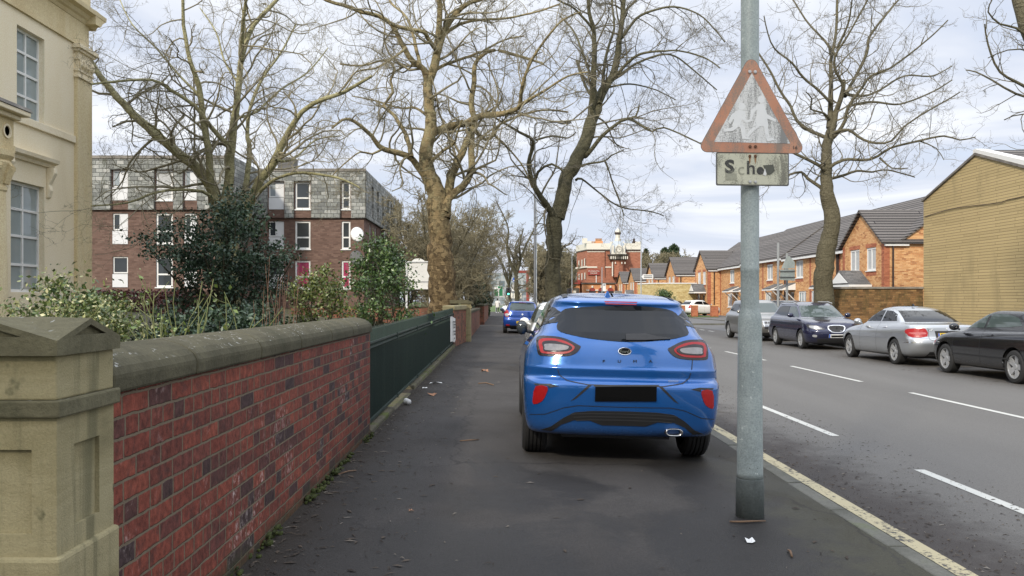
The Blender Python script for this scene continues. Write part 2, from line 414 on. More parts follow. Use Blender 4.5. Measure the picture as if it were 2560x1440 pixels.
for k in range(-2, 20): wl.quad((6.99,10.7+6.05*k,ZR+.004),(7.09,10.7+6.05*k,ZR+.004),(7.09,14.75+6.05*k,ZR+.004),(6.99,14.75+6.05*k,ZR+.004))
for k in range(6): wl.quad((11.0,44.5+2*k,ZR+.004),(11.12,44.5+2*k,ZR+.004),(11.12,45.6+2*k,ZR+.004),(11.0,45.6+2*k,ZR+.004))
structure('road_markings', wl, M['white_line'])
structure('yellow_road_marking', MB().quad((2.61,-14,ZR+.004),(2.73,-14,ZR+.004),(2.73,98,ZR+.004),(2.61,98,ZR+.004)), M['yellow_line'])

# ------------------------------------------------------------------ brick garden wall, stone pier, railing
M['wall_brick'] = brick_mat('garden_wall_brick', .232, .0775, .0115,
    [(0,(.045,.028,.028)),(.10,(.060,.032,.030)),(.22,(.120,.036,.026)),(.5,(.170,.043,.028)),(.8,(.205,.055,.034)),(1,(.105,.036,.030))],
    (.20,.155,.105), header=4, bump=.9, wear=(.55,.48,.45), stain=((.035,.04,.016), 3.0, .3, .10, .16), jit=.16, mot=.85)
M['old_stone'] = mottled('weathered_sandstone', [(.25,(.14,.12,.062)),(.42,(.25,.215,.115)),(.58,(.31,.27,.155)),(.75,(.20,.18,.095))], 1.6, .9, .3, 150, dist=.7, stretch=(.7,.7,3.2), fleck=((.09,.088,.045), 4.2, .64), grain=.28, runs=(.10,.095,.05))
def mossy_stone(name, base, lich):
    m, t, b = new_mat(name); co = objco(t); nz = t.sep(t.node('ShaderNodeNewGeometry').outputs['Normal'])[2]
    n = t.noise(co, 2.6, 6, .65, .5); g = t.noise(co, 45, 4, .75)
    c = t.ramp(n, [(.25, (.05,.05,.028)), (.5, base), (.75, tuple(q*1.5 for q in base))])
    c = t.mix(.3, c, t.ramp(g, [(.3,.25),(.7,.8)]), 'OVERLAY')
    ln = t.noise(t.node('ShaderNodeMapping', Vector=co, Scale=(1,.45,1)).outputs[0], 46, 4, .6, .8); ar = t.noise(co, 3.0, 3)
    k = t.m('MULTIPLY', t.m('MULTIPLY', t.step(ln, .60, .66), t.step(ar, .44, .56)), t.step(nz, .45, .75))
    c = t.mix(k, c, lich)
    t.put(b.inputs['Base Color'], c); b.inputs['Roughness'].default_value = .92; b.inputs['Specular IOR Level'].default_value = .25
    t.put(b.inputs['Normal'], t.bump(t.m('ADD', g, n), .5, .01)); return m
M['coping'] = mossy_stone('mossy_coping_stone', (.078,.071,.044), (.40,.40,.37))
M['cap_stone'] = mossy_stone('mossy_cap_stone', (.115,.105,.064), (.36,.36,.33))
M['moss'] = mottled('moss', [(.3,(.02,.026,.006)),(.6,(.05,.062,.012)),(.8,(.08,.09,.02))], 12, .95, .9, 90)

w = thing('brick_wall', 'low red brick garden wall topped with rounded mossy coping stones', 'wall', (-1.5, 6, 0))
MB().box(-1.70,-1.35,2.96,8.93,-.1,1.105).build('brickwork', M['wall_brick'], w)
cp = MB(); y = 2.955
prof = [(-1.328,1.098),(-1.325,1.15)]+[(-1.525+.2*cos(a), 1.152+.102*sin(a)) for a in np.linspace(0.12,pi-.12,12)]+[(-1.725,1.15),(-1.722,1.098)]
for L in (.82,1.02,.96,1.05,.98,1.14):
    cp.prism(prof, 'y', y, min(y+L-.008, 8.955)); y += L
cp.build('coping', M['coping'], w, bevel=.012)
random.seed(4); ms = MB()
for i in range(420):
    yy = 2.98+random.random()*5.95; s = random.uniform(.006,.026)
    if sin(yy*2.1)+sin(yy*5.3)+random.random() < .1: continue
    ms.ball((-1.35+random.uniform(-.004,.05), yy, zpave(-1.35)+random.uniform(-.008,.03)), s*.9, s*random.uniform(1,2.4), s*random.uniform(.4,.9), 7)
ms.build('moss_fringe', M['moss'], w, smooth=True)

px0, px1, py0, py1 = -1.73, -1.33, 2.58, 2.96
pr = thing('stone_pier', 'carved sandstone gate pier with gabled cap at end of red wall', 'pier', (-1.53, 2.77, 0))
sh = MB()
sh.wall('x', px1, 1, py0, py1, .652, 1.07, [(2.685,2.855,.72,.975)], .014).quad((px1-.014,2.685,.72),(px1-.014,2.855,.72),(px1-.014,2.855,.975),(px1-.014,2.685,.975))
sh.wall('y', py0, -1, px0, px1, .652, 1.07, [(-1.66,-1.405,.72,.974)], .014).quad((-1.66,py0+.014,.72),(-1.405,py0+.014,.72),(-1.405,py0+.014,.974),(-1.66,py0+.014,.974))
sh.quad((px0,py0,.652),(px0,py1,.652),(px0,py1,1.07),(px0,py0,1.07)).quad((px0,py1,.652),(px1,py1,.652),(px1,py1,1.07),(px0,py1,1.07))
sh.build('shaft', M['old_stone'], pr)
MB().box(px0-.018,px1+.018,py0-.018,py1+.012,-.1,.652).build('plinth', M['old_stone'], pr, bevel=.012)
MB().box(px0-.016,px1+.018,py0-.018,py1+.018,1.07,1.122).build('band', M['cap_stone'], pr, bevel=.006)
MB().box(px0,px1,py0,py1,1.122,1.257).build('neck', M['old_stone'], pr, bevel=.006)
cpm = MB(); cx, cy, a = -1.53, 2.77, .213; e, ap = 1.302, 1.366
cpm.box(cx-a,cx+a,cy-a,cy+a,1.257,e)
cn = [(-a,-a),(a,-a),(a,a),(-a,a)]
for i in range(4):
    (x0,y0),(x1,y1) = cn[i], cn[(i+1)%4]; mx, my = (x0+x1)/2, (y0+y1)/2
    c0, c1, mm, cc = (cx+x0,cy+y0,e), (cx+x1,cy+y1,e), (cx+mx,cy+my,ap), (cx,cy,ap+.004)
    cpm.quad(c0,mm,cc).quad(mm,c1,cc)
    # gable with a sunk triangle
    def lerp(p, q, k): return tuple(u+(v-u)*k for u, v in zip(p, q))
    ce = lerp(lerp(c0,c1,.5), mm, .36); i0, i1, i2 = lerp(ce,c0,.5), lerp(ce,c1,.5), lerp(ce,mm,.5)
    cpm.quad(c0,c1,i1,i0).quad(c1,mm,i2,i1).quad(mm,c0,i0,i2)
    dx, dy = -mx/a*.016, -my/a*.016
    j0, j1, j2 = [(q[0]+dx,q[1]+dy,q[2]) for q in (i0,i1,i2)]
    cpm.quad(i0,i1,j1,j0).quad(i1,i2,j2,j1).quad(i2,i0,j0,j2).quad(j0,j1,j2)
cpm.build('cap', M['cap_stone'], pr)

M['rail_green'] = mottled('dark_green_paint', [(.25,(.008,.020,.016)),(.55,(.012,.029,.022)),(.8,(.022,.040,.031))], 5, .6, .15, 60, stretch=(1,1,.15), fleck=((.06,.085,.07), 30, .74))
M['plinth_stone'] = mottled('mossy_plinth', [(.3,(.05,.046,.032)),(.5,(.10,.09,.06)),(.62,(.07,.085,.02)),(.8,(.10,.12,.03))], 2.0, .95, .7, 50)
rl = thing('iron_railing', 'dark green iron railing with close set spikes between brick walls', 'railing', (-1.45, 17, 0))
def rtop(y): return 1.135+.0045*(y-9)
pk = MB(); y = 8.98
while y < 26:
    t = rtop(y)
    pk.box(-1.428,-1.418,y,y+.022,.12,t-.03).add([(-1.428,y,t-.03),(-1.418,y,t-.03),(-1.418,y+.022,t-.03),(-1.428,y+.022,t-.03),(-1.423,y+.011,t+.012)], [(0,1,4),(1,2,4),(2,3,4),(3,0,4)])
    y += .082
pk.build('pickets', M['rail_green'], rl)
def rail(z0, z1, w, name):
    m = MB(); y = 8.95
    while y < 26:
        y2 = min(y+2.84, 26.0); a, b = .0045*(y-9), .0045*(y2-9); x0, x1 = -1.423-w, -1.423+w
        m.add([(x0,y,z0+a),(x1,y,z0+a),(x1,y2,z0+b),(x0,y2,z0+b),(x0,y,z1+a),(x1,y,z1+a),(x1,y2,z1+b),(x0,y2,z1+b)],
              [(0,3,2,1),(4,5,6,7),(0,1,5,4),(1,2,6,5),(2,3,7,6),(3,0,4,7)])
        m.box(x0-.008,x1+.008,y2-.05,y2-.01,z0+b-.012,z1+b+.012); y = y2
    m.build(name, M['rail_green'], rl)
rail(.905,.925,.022,'rail'); rail(.955,.975,.022,'rail'); rail(.105,.135,.026,'rail')
MB().box(-1.462,-1.452,8.95,26,.14,.915).build('backing_sheet', M['rail_green'], rl)
ps = MB()
for a, b, h, x in ((8.94,10.9,.085,-1.335),(10.92,12.9,.045,-1.33),(13.5,16.2,.10,-1.34),(16.22,19.1,.105,-1.34),(19.12,22.4,.11,-1.345),(22.42,25.9,.12,-1.35)):
    ps.box(-1.56, x, a, b, -.05, h)
ps.box(-1.62,-1.42,12.9,13.5,-.05,.02)
ps.build('plinth', M['plinth_stone'], rl, bevel=.02)

M['paper'] = plain('damp_paper', (.66,.66,.64), .7, var=.1, scale=4)
M['ink'] = plain('ink', (.03,.03,.035), .7)
bn = MB(); n = 9
for i in range(n+1):
    f = i/n; wv = .02*sin(f*9)
    for z in (.98,.75,.5,.27): bn.v.append((-1.398+.07*f+wv*(1.2-z), 24.25+1.3*f, z-.05*f+.02*sin(5*f)+.06*(f>.8)*(z<.3)))
bn.f = [(i*4+j, i*4+j+1, i*4+j+5, i*4+j+4) for i in range(n) for j in range(3)]
bo = thing('paper_banner', 'crumpled white paper notice tied to the far end of green railing', 'notice', (-1.4, 24.8, .3))
o = bn.build('sheet', M['paper'], bo); s = o.modifiers.new('s', 'SOLIDIFY'); s.thickness = .004
ln = MB()
for r, (z, a, b) in enumerate(((.86,.42,.92),(.78,.5,.95),(.70,.55,.8),(.58,.5,.9),(.50,.55,.92),(.38,.6,.75))):
    for f in np.arange(a, b, .1):
        ln.box(-1.386+.07*f+.01, -1.384+.07*f+.012, 24.25+1.3*f, 24.25+1.3*f+.09, z-.03-.05*f, z+.012-.05*f)
ln.build('lettering', M['ink'], bo)

# brick return wall, second stone pier and further front walls
M['red_brick'] = brick_mat('old_red_brick', .232, .078, .011, [(0,(.07,.035,.03)),(.2,(.15,.05,.035)),(.6,(.22,.075,.048)),(1,(.26,.10,.06))], (.18,.15,.11), header=4, bump=.5, stain=((.06,.055,.03), 2.5, .45))
rw = thing('brick_wall', 'short red brick wall with pale coping beyond the green railing', 'wall', (-1.3, 27.8, 0))
MB().prism([(-1.72,26.02),(-1.40,26.02),(-1.17,29.6),(-1.5,29.6)], 'z', -.1, 1.13).build('brickwork', M['red_brick'], rw)
MB().prism([(-1.75,26.0),(-1.36,26.0),(-1.13,29.6),(-1.53,29.6)], 'z', 1.13, 1.29).build('coping', M['old_stone'], rw, bevel=.04, seg=3)
p2 = thing('stone_pier', 'slim pale sandstone pier ending the short brick wall', 'pier', (-1.15, 29.85, 0))
MB().box(-1.36,-1.0,29.62,30.0,-.1,1.18).build('shaft', M['old_stone'], p2, bevel=.01)
MB().box(-1.39,-.97,29.60,30.03,1.18,1.24).build('band', M['old_stone'], p2)
MB().box(-1.36,-1.0,29.62,30.0,1.24,1.34).build('neck', M['old_stone'], p2)
MB().prism([(-1.75,1.34),(-.95,1.34),(-.95,1.40),(-1.15,1.46),(-1.75,1.46)], 'y', 29.58, 30.05).build('cap', M['cap_stone'], p2)
fw = thing('brick_wall', 'far weathered brick wall with dark coping past the stone pier', 'wall', (-1.1, 40, 0))
MB().box(-1.45,-1.12,31.5,47.5,-.1,.95).build('brickwork', M['red_brick'], fw)
MB().box(-1.48,-1.09,31.5,47.5,.95,1.06).build('coping', M['coping'], fw, bevel=.02)
fw = thing('brick_wall', 'farthest brick wall stepping up where the ivy starts', 'wall', (-1.0, 60, 0))
MB().box(-1.35,-.98,51.5,72,-.1,1.12).box(-1.5,-.94,51.2,51.9,-.1,1.10).build('brickwork', M['red_brick'], fw)
MB().box(-1.4,-.94,51.2,72,1.12,1.24).build('coping', M['coping'], fw, bevel=.02)

# litter on the pavement
M['litter'] = leaf_mat('twig_litter_bits', [(0,(.022,.016,.012)),(.5,(.045,.033,.023)),(.85,(.08,.06,.042)),(1,(.20,.18,.15))], .9)
def litter(name, n, xr, yr, zf, size, seed, label, gauss=None):
    r = np.random.default_rng(seed)
    x = xr[0]+(xr[1]-xr[0])*(r.random(n)**gauss if gauss else r.random(n)); y = yr[0]+(yr[1]-yr[0])*r.random(n)**1.5
    L = size*(.4+1.9*r.random(n)**2.5); wd = np.maximum(.0016, L*(.08+.35*r.random(n)**2)); a = r.random(n)*2*pi
    lift = .004+.008*r.random(n)
    ca, sa = np.cos(a), np.sin(a); V = np.zeros((n,5,3))
    for i, (u, s, h) in enumerate(((-1,0,0),(-.1,1,.4),(1,.2,.2),(.2,-1,.6),(0,0,1))):
        V[:,i,0] = x+(u*L*ca-s*wd*sa); V[:,i,1] = y+(u*L*sa+s*wd*ca); V[:,i,2] = zf(V[:,i,0])+lift*h+.003
    b = np.arange(n)[:,None]*5
    F = np.concatenate([b+np.array(q) for q in ((0,1,4),(1,2,4),(2,3,4),(3,0,4))])
    return tag(np_mesh(name, V.reshape(-1,3), F, M['litter']), label, 'litter', kind='stuff')
litter('leaf_litter', 1900, (-1.30,-.5), (3,27), lambda x: -.025*x, .021, 1, 'brown twigs and leaf scraps gathered along the foot of wall', 2.2)
litter('leaf_litter', 3200, (2.76,4.2), (2.0,17), lambda x: 0*x+ZR, .013, 2, 'fine brown leaf debris in the gutter beside yellow line', 1.7)
litter('leaf_litter', 420, (-1.0,2.3), (1.6,24), lambda x: -.025*x, .017, 3, 'scattered twig scraps across the dark pavement')
litter('leaf_litter', 600, (9.2,11.7), (14,32), lambda x: 0*x+ZR, .03, 5, 'leaf scraps under the cars parked across the road')
M['dead_leaf'] = plain('dead_leaf', (.32,.16,.085), .7, var=.35, scale=25)
def dead_leaf(x, y, s, rot, label, z0=None):
    m = MB(); z = zpave(x) if z0 is None else z0
    out = [(0,-1),(.35,-.55),(.95,-.35),(.55,0),(.8,.55),(.25,.5),(0,1),(-.3,.55),(-.9,.4),(-.55,-.05),(-.85,-.5),(-.3,-.5)]
    vs = [(x, y, z+.02*s/.05)]
    for u, v in out:
        c_, s_ = cos(rot), sin(rot)
        vs.append((x+s*(u*c_-v*s_), y+s*(u*s_+v*c_), z+.004+s*.55*abs(u)**1.5*(1+.3*v)))
    m.add(vs, [(0,i+1,(i+1)%12+1) for i in range(12)])
    o = m.build('fallen_leaf', M['dead_leaf']); tag(o, label, 'leaf', 'dry leaves on the pavement')
dead_leaf(PX(1212,17.2), 17.2, .10, 1.2, 'curled brown leaf lying in mid pavement behind the near blue car')
dead_leaf(PX(1080,12.7), 12.7, .075, .4, 'curled brown leaf near the plinth of green railing')
dead_leaf(PX(1028,5.75), 5.75, .022, 2.0, 'tiny brown leaf alone on dark pavement in front')
M['twig'] = plain('dry_twig', (.16,.10,.06), .9, var=.35, scale=40)
def stick(pts, r, label):
    p_ = [(x,y,zpave(x)+r+.003+dz) for x, y, dz in pts]
    tag(MB().tube(p_, [r*1.0,r*1.2,r,r*.6][:len(p_)]+[r*.5]*(len(p_)-4), 6).build('stick', M['twig'], smooth=True), label, 'stick', 'sticks on the pavement')
def S(px, py): Y = CAM_Z*FPX/(py-VY); Y = (CAM_Z+.025*PX(px,Y))*FPX/(py-VY); return (PX(px,Y), Y)
stick([(*S(1824,1307),0),(*S(1850,1309),.004),(*S(1885,1307),.003),(*S(1914,1305),0)], .006, 'bark covered stick lying at the foot of the sign post')
stick([(*S(1970,1378),0),(*S(1976,1386),.01),(*S(1980,1395),0)], .006, 'short crooked twig on pavement between post and kerb')
stick([(*S(1150,1104),0),(*S(1175,1103),.004),(*S(1197,1101),0)], .005, 'thin dark twig on pavement before the blue car')
stick([(*S(1196,960),0),(*S(1215,959),.004),(*S(1234,964),0)], .008, 'dark twig beside the mid pavement leaf')
stick([(*S(845,1188),0),(*S(870,1182),.006),(*S(890,1178),0)], .005, 'pale twig near the mossy foot of brick wall')
cup = MB(); cx, cy = S(1019,1012)
cup.lathe([(.034,-.05),(.04,.045),(.042,.05),(.036,.048),(.031,-.044),(.005,-.046)], 16, axis='y'); cup.v = [(cx+x*.8-y*.5, cy+y*.8+x*.5, zpave(cx)+.045+z) for x, y, z in cup.v]
tag(cup.build('paper_cup', M['paper'], smooth=True), 'white paper cup on its side by the railing plinth', 'cup')
for (a, b, l) in ((1090,959,'torn white paper strip on pavement near railing'),(1062,971,'small white paper scrap next to the paper cup'),(1877,1356,'flattened white scrap of paper in front of sign post')):
    x, y = S(a, b); s = .11 if a == 1090 else .04 if a == 1062 else .028
    m = MB().add([(x-s,y-.02,zpave(x)+.006),(x,y-.035,zpave(x)+.03*s/.1),(x+s,y,zpave(x)+.008),(x+s*.8,y+.05,zpave(x)+.02),(x-.1*s,y+.03,zpave(x)+.012),(x-s*.9,y+.04,zpave(x)+.02)], [(0,1,4,5),(1,2,3,4)])
    tag(m.build('paper_scrap', M['paper']), l, 'paper', 'paper litter')
# ------------------------------------------------------------------ buildings
def bar_frame(mb, axis, q, sgn, u0, u1, z0, z1, bw, th, us=(), zs=()):
    """window frame bars; q = outer plane, th thick inwards"""
    a, b = sorted((q, q-sgn*th))
    def bx(c, d, e, f): mb.box(a,b,c,d,e,f) if axis == 'x' else mb.box(c,d,a,b,e,f)
    bx(u0,u0+bw,z0,z1); bx(u1-bw,u1,z0,z1); bx(u0+bw,u1-bw,z0,z0+bw); bx(u0+bw,u1-bw,z1-bw,z1)
    for u in us: bx(u-bw*.45,u+bw*.45,z0+bw,z1-bw)
    for z in zs:
        cuts = [u0+bw]+[v for u in us for v in (u-bw*.45,u+bw*.45)]+[u1-bw]
        for c, d in zip(cuts[::2], cuts[1::2]): bx(c,d,z-bw*.45,z+bw*.45)
def window(par, axis, p, sgn, u0, u1, z0, z1, rec=.08, bw=.06, us=(), zs=(), glass='glass', frame='white_paint', sill=True):
    f = MB(); bar_frame(f, axis, p-sgn*(rec-.05), sgn, u0+.002, u1-.002, z0+.002, z1-.002, bw, .06, us, zs)
    if sill:
        a, b = sorted((p+sgn*.05, p-sgn*(rec-.051)))
        f.box(a,b,u0-.04,u1+.04,z0-.05,z0+.001) if axis == 'x' else f.box(u0-.04,u1+.04,a,b,z0-.05,z0+.001)
    w = f.build('window', M[frame], par)
    q = p-sgn*(rec-.02); g = MB()
    pt = (lambda u, z: (q,u,z)) if axis == 'x' else (lambda u, z: (u,q,z))
    g.quad(pt(u0,z0),pt(u1,z0),pt(u1,z1),pt(u0,z1)); g.build('pane', M[glass], w)
    return w
M['stucco'] = mottled('cream_stucco', [(.25,(.66,.55,.37)),(.5,(.74,.635,.44)),(.75,(.78,.69,.51))], .8, .85, .12, 40, stretch=(1,1,.4))
M['stucco_trim'] = mottled('ochre_stucco', [(.25,(.47,.37,.20)),(.5,(.58,.47,.28)),(.75,(.64,.54,.36))], 1.3, .85, .12, 40, stretch=(1,1,.3))
M['lead'] = mottled('weathered_ledge', [(.3,(.10,.09,.08)),(.7,(.24,.22,.19))], 3, .7, .2, 40)
M['sash_glass'] = glass_mat('sash_glass', (.20,.23,.23), .03, 1.8)

h = thing('stone_house', 'cream stucco villa with tall sash windows and moulded cornice behind red wall', 'house', (-15, 12, 0))
X0, YC = -9.5, 19.8
hw = MB(); uo, lo = (16.91,17.93,5.10,6.87), (16.70,17.93,1.60,3.79)
hw.wall('x', X0, 1, 2, YC, 0, 7.75, [uo, lo], .16)
hw.quad((X0,YC,0),(-24,YC,0),(-24,YC,7.75),(X0,YC,7.75)).quad((-24,2,0),(X0,2,0),(X0,2,7.75),(-24,2,7.75)).quad((-24,2,0),(-24,YC,0),(-24,YC,7.75),(-24,2,7.75))
hw.quad((X0,2,8.3),(X0,YC,8.3),(-24,YC,8.3),(-24,2,8.3))
hw.build('wall', M['stucco'], h)
t = MB(); pf = [(X0-.2,7.73),(X0+.05,7.73),(X0+.09,7.80),(X0+.14,7.83),(X0+.18,7.90),(X0+.30,7.93),(X0+.31,8.02),(X0-.2,8.06)]
t.prism(pf, 'y', 2, YC+.3).prism([(x-X0+0,z) for x,z in []] or [(YC-.2,7.735),(YC+.05,7.735),(YC+.14,7.835),(YC+.3,7.935),(YC+.3,8.015),(YC-.2,8.05)], 'x', -24, X0+.29)
t.box(X0-.4,X0+.05,2,YC+.05,8.05,9.3); t.build('cornice', M['stucco_trim'], h)
t = MB(); t.box(X0-.01,X0+.055,2,19.16,4.94,5.095); t.build('sill_band', M['stucco'], h, bevel=.01)
t = MB(); t.box(X0-.01,X0+.05,2,YC,7.16,7.22).box(X0-.01,X0+.035,2,YC,7.22,7.728); t.build('architrave', M['stucco_trim'], h)
t = MB(); t.box(X0-.01,X0+.085,19.18,YC+.06,0,6.42); t.build('pilaster', M['stucco_trim'], h, bevel=.01)
t = MB()
for a, b, e in ((6.42,6.47,.03),(6.47,6.52,.005),(6.56,6.62,.02),(6.82,6.88,.02),(7.0,7.06,.05),(7.06,7.15,.10)): t.box(X0-.01,X0+.09+e,19.18-e,YC+.065+e,a,b)
t.box(X0-.01,X0+.09,19.19,YC+.055,6.52,7.0)
for i in range(5):
    y = 19.25+i*.135
    t.tube([(X0+.09,y,6.62),(X0+.125,y,6.7),(X0+.13,y,6.8),(X0+.10,y,6.84)], [.03,.045,.045,.025], 8)
t.build('capital', M['stucco'], h, bevel=.006)
t = MB(); t.prism([(X0-.01,4.22),(X0+.06,4.22),(X0+.09,4.28),(X0+.18,4.31),(X0+.2,4.38),(X0+.05,4.42),(X0-.01,4.42)], 'y', 16.35, 18.2)
t.build('window_hood', M['stucco'], h)
for y in (16.42, 18.0):
    t = MB(); sp = [(X0,4.215),(X0+.17,4.215),(X0+.18,4.10),(X0+.12,3.98),(X0+.06,3.86),(X0+.09,3.74),(X0+.05,3.60),(X0,3.56)]
    t.prism(sp, 'y', y, y+.13); t.build('console_bracket', M['stucco'], h, bevel=.015)
for (u0,u1,z0,z1), zs in ((uo,(5.55,6.0,6.42)),(lo,(2.15,2.72,3.25))):
    w = window(h, 'x', X0, 1, u0, u1, z0, z1, rec=.16, bw=.055, us=((u0+u1)/2,), zs=zs, glass='sash_glass', sill=False)
po = MB()
M['porch'] = M['stucco_trim']
po.box(X0+.002,-8.72,11.5,15.42,4.2,4.66).build('portico_frieze', M['stucco_trim'], h)
po = MB(); po.box(X0+.003,-8.62,11.4,15.5,4.66,4.74).box(X0+.004,-8.5,11.3,15.6,4.74,4.83).build('portico_cornice', M['stucco'], h, bevel=.02)
MB().prism([(X0+.005,4.83),(-8.48,4.83),(-8.52,4.9),(X0+.005,5.12)], 'y', 11.3, 15.62).build('portico_roof', M['lead'], h)
po = MB(); po.box(-9.2,-8.7,11.5,15.44,4.08,4.2)
po.lathe([(.26,.3),(.27,1.2),(.23,3.35),(.25,3.38),(.25,3.43),(.23,3.46),(.26,3.6),(.33,3.86),(.30,3.9),(.36,3.98),(.36,4.08)], 24, (-8.97,15.16,0))
for i in range(10):
    a = i/10*2*pi
    po.tube([(-8.97+.24*cos(a),15.16+.24*sin(a),3.5),(-8.97+.29*cos(a),15.16+.29*sin(a),3.68),(-8.97+.36*cos(a),15.16+.36*sin(a),3.82),(-8.97+.36*cos(a),15.16+.36*sin(a),3.74)], [.05,.06,.05,.03], 6)
po.lathe([(.30,-.0),(.30,.3),(.27,.3)], 20, (-8.97,15.16,0))
po.build('portico_column', M['stucco_trim'], h, smooth=False)
t = MB()
t.lathe([(.13,0),(.13,.02),(.09,.02),(.085,0)], 18, (0,0,0), 'x'); t.v = [(x-8.72,y+15.2,z+4.43) for x,y,z in t.v]; t.build('frieze_rosette', M['stucco'], h)

# --- brown brick flats with a slate-hung top floor
M['flat_brick'] = brick_mat('brown_flat_brick', .23, .077, .010, [(0,(.105,.062,.048)),(.3,(.135,.082,.064)),(.7,(.155,.096,.075)),(1,(.18,.115,.09))], (.14,.105,.088), bump=.3, mot=.25)
M['slate'] = brick_mat('hung_slate', .33, .19, .018, [(0,(.16,.165,.158)),(.3,(.22,.228,.215)),(.7,(.29,.30,.28)),(1,(.40,.40,.375))], (.04,.043,.042), bump=.5, mot=.4, stain=((.09,.095,.07), 2.5, .5))
M['pink_curtain'] = plain('pink_curtain', (.34,.035,.10), .3, var=.9, scale=5)
M['net'] = plain('net_curtain', (.42,.43,.43), .8, var=.25, scale=7)
M['spandrel'] = plain('white_panel', (.62,.63,.64), .5, var=.06)
M['pale_glass'] = glass_mat('pale_glass', (.16,.18,.19), .04, 2.6)
fl = thing('block_of_flats', 'brown brick flats with grey slate hung top storey and white windows', 'building', (-14, 50, 1))
ROW = ((6.17,7.58),(4.11,5.56),(2.08,3.52))
def flats_front(Yf, x0, x1, cols):
    br, sl = MB(), MB(); hol = [(a,b,z0,z1) for a,b,_ in cols for z0,z1 in ROW]
    br.wall('y', Yf, -1, x0, x1, .3, 8.15, hol, .1).build('brick_wall', M['flat_brick'], fl)
    sl.wall('y', Yf-.13, -1, x0, x1+.1, 5.72, 8.2, [(a-.06,b+.06,5.72,7.62) for a,b,_ in cols], .13)
    sl.quad((x0,Yf-.13,8.2),(x1+.1,Yf-.13,8.2),(x1+.1,Yf+.2,8.32),(x0,Yf+.2,8.32)).quad((x0,Yf-.13,5.72),(x1+.1,Yf-.13,5.72),(x1+.1,Yf,5.72),(x0,Yf,5.72))
    sl.build('slate_cladding', M['slate'], fl)
    MB().box(x0,x1+.13,Yf-.17,Yf-.131,8.12,8.26).build('roof_edge', M['lead'], fl)
    for a, b, kind in cols:
        for r, (z0, z1) in enumerate(ROW):
            if kind == 'panel':
                zm = z0+(z1-z0)*.45
                w = window(fl, 'y', Yf, -1, a, b, zm, z1, .1, .06, sill=False, glass='pale_glass' if r == 0 else 'glass')
                MB().quad((a,Yf-.004-.02,z0),(b,Yf-.024,z0),(b,Yf-.024,zm-.03),(a,Yf-.024,zm-.03)).build('spandrel', M['spandrel'], fl)
                if r < 2: MB().quad((a+(b-a)*.42,Yf+.045,zm),(b,Yf+.045,zm),(b,Yf+.045,z1),(a+(b-a)*.42,Yf+.045,z1)).build('blind', M['spandrel'], fl)
            else:
                g = 'glass'
                w = window(fl, 'y', Yf, -1, a, b, z0, z1, .1, .085, zs=(z0+(z1-z0)*.42,), glass='pink_curtain' if kind == 'pink' and r == 2 else 'net' if (kind == 'net' and r == 0) else g)
flats_front(40.5, -27, -12.6, [(-22.6,-21.9,'panel'),(-20.5,-19.7,'net'),(-18.24,-17.52,'panel'),(-16.2,-15.41,'net'),(-14.85,-14.28,'panel')])
flats_front(44.5, -12.45, -7.04, [(-11.96,-11.18,'panel'),(-10.6,-9.81,'pink'),(-8.2,-7.74,'pink')])
def flats_side(xs, y0, y1, cols, w):
    hol = [(y,y+w,z0,z1) for y in cols for z0,z1 in ROW]
    MB().wall('x', xs, 1, y0, y1, .3, 8.15, hol, .1).build('brick_wall', M['flat_brick'], fl)
    s = MB(); s.wall('x', xs+.13, 1, y0-.13, y1, 5.72, 8.2, [(y-.06,y+w+.06,5.9,7.62) for y in cols], .13)
    s.quad((xs+.13,y0-.13,8.2),(xs+.13,y1,8.2),(xs-.2,y1,8.32),(xs-.2,y0-.13,8.32)).quad((xs+.13,y0-.13,5.72),(xs+.13,y1,5.72),(xs,y1,5.72),(xs,y0-.13,5.72)).build('slate_cladding', M['slate'], fl)
    for y in cols:
        for z0, z1 in ROW: window(fl, 'x', xs, 1, y, y+w, z0, z1, .1, .05, sill=False)
flats_side(-12.6, 40.5, 44.38, [42.4], .5)
flats_side(-7.04, 44.5, 60.5, [46.4,48.4,50.5,52.8,54.5,55.8,57.8], .62)
MB().box(-27,-12.76,40.7,60,.2,8.25).box(-12.6,-7.2,44.7,60.4,.2,8.24).build('core', M['lead'], fl)
MB().box(-11.9,-11.0,46,46.8,8.2,9.1).build('chimney_stack', M['far_pave'], fl)
f = MB(); bar_frame(f, 'x', -6.75, 1, 50.4, 51.1, 4.15, 5.5, .07, .05); f.build('open_casement', M['white_paint'], fl)
def dish(x, y, z, r, mat, label):
    d = thing('satellite_dish', label, 'satellite dish', (x, y, z), 'dishes on the brown flats')
    m = MB(); n = 20
    prof = [(0.001,.0)]+[(r*k/5, -.16*r*(k/5)**2) for k in range(1,6)]
    m.lathe(prof, n, (0,0,0), 'y'); q = Vector((.35,-1,.35)).to_track_quat('-Y','Z')
    m.v = [tuple(q@Vector((a*.82,-b,c))+Vector((x,y-.35,z))) for a,b,c in m.v]
    m.build('reflector', mat, d, smooth=True)
    MB().tube([(x,y+.3,z-.1),(x,y-.3,z-.05)], .025, 8).tube([(x,y-.35,z-.4*r),(x+.2,y-.85,z-.1)], .012, 6).box(x+.17,x+.25,y-.92,y-.82,z-.13,z-.04).build('arm', M['dark_steel'], d)
dish(PX(896,44), 44.1, PZ(586,44), .42, M['white_paint'], 'white satellite dish high near the corner of brown flats')
dish(PX(894,44), 44.1, PZ(644,44), .42, M['far_pave'], 'grey satellite dish below the white one on brown flats')

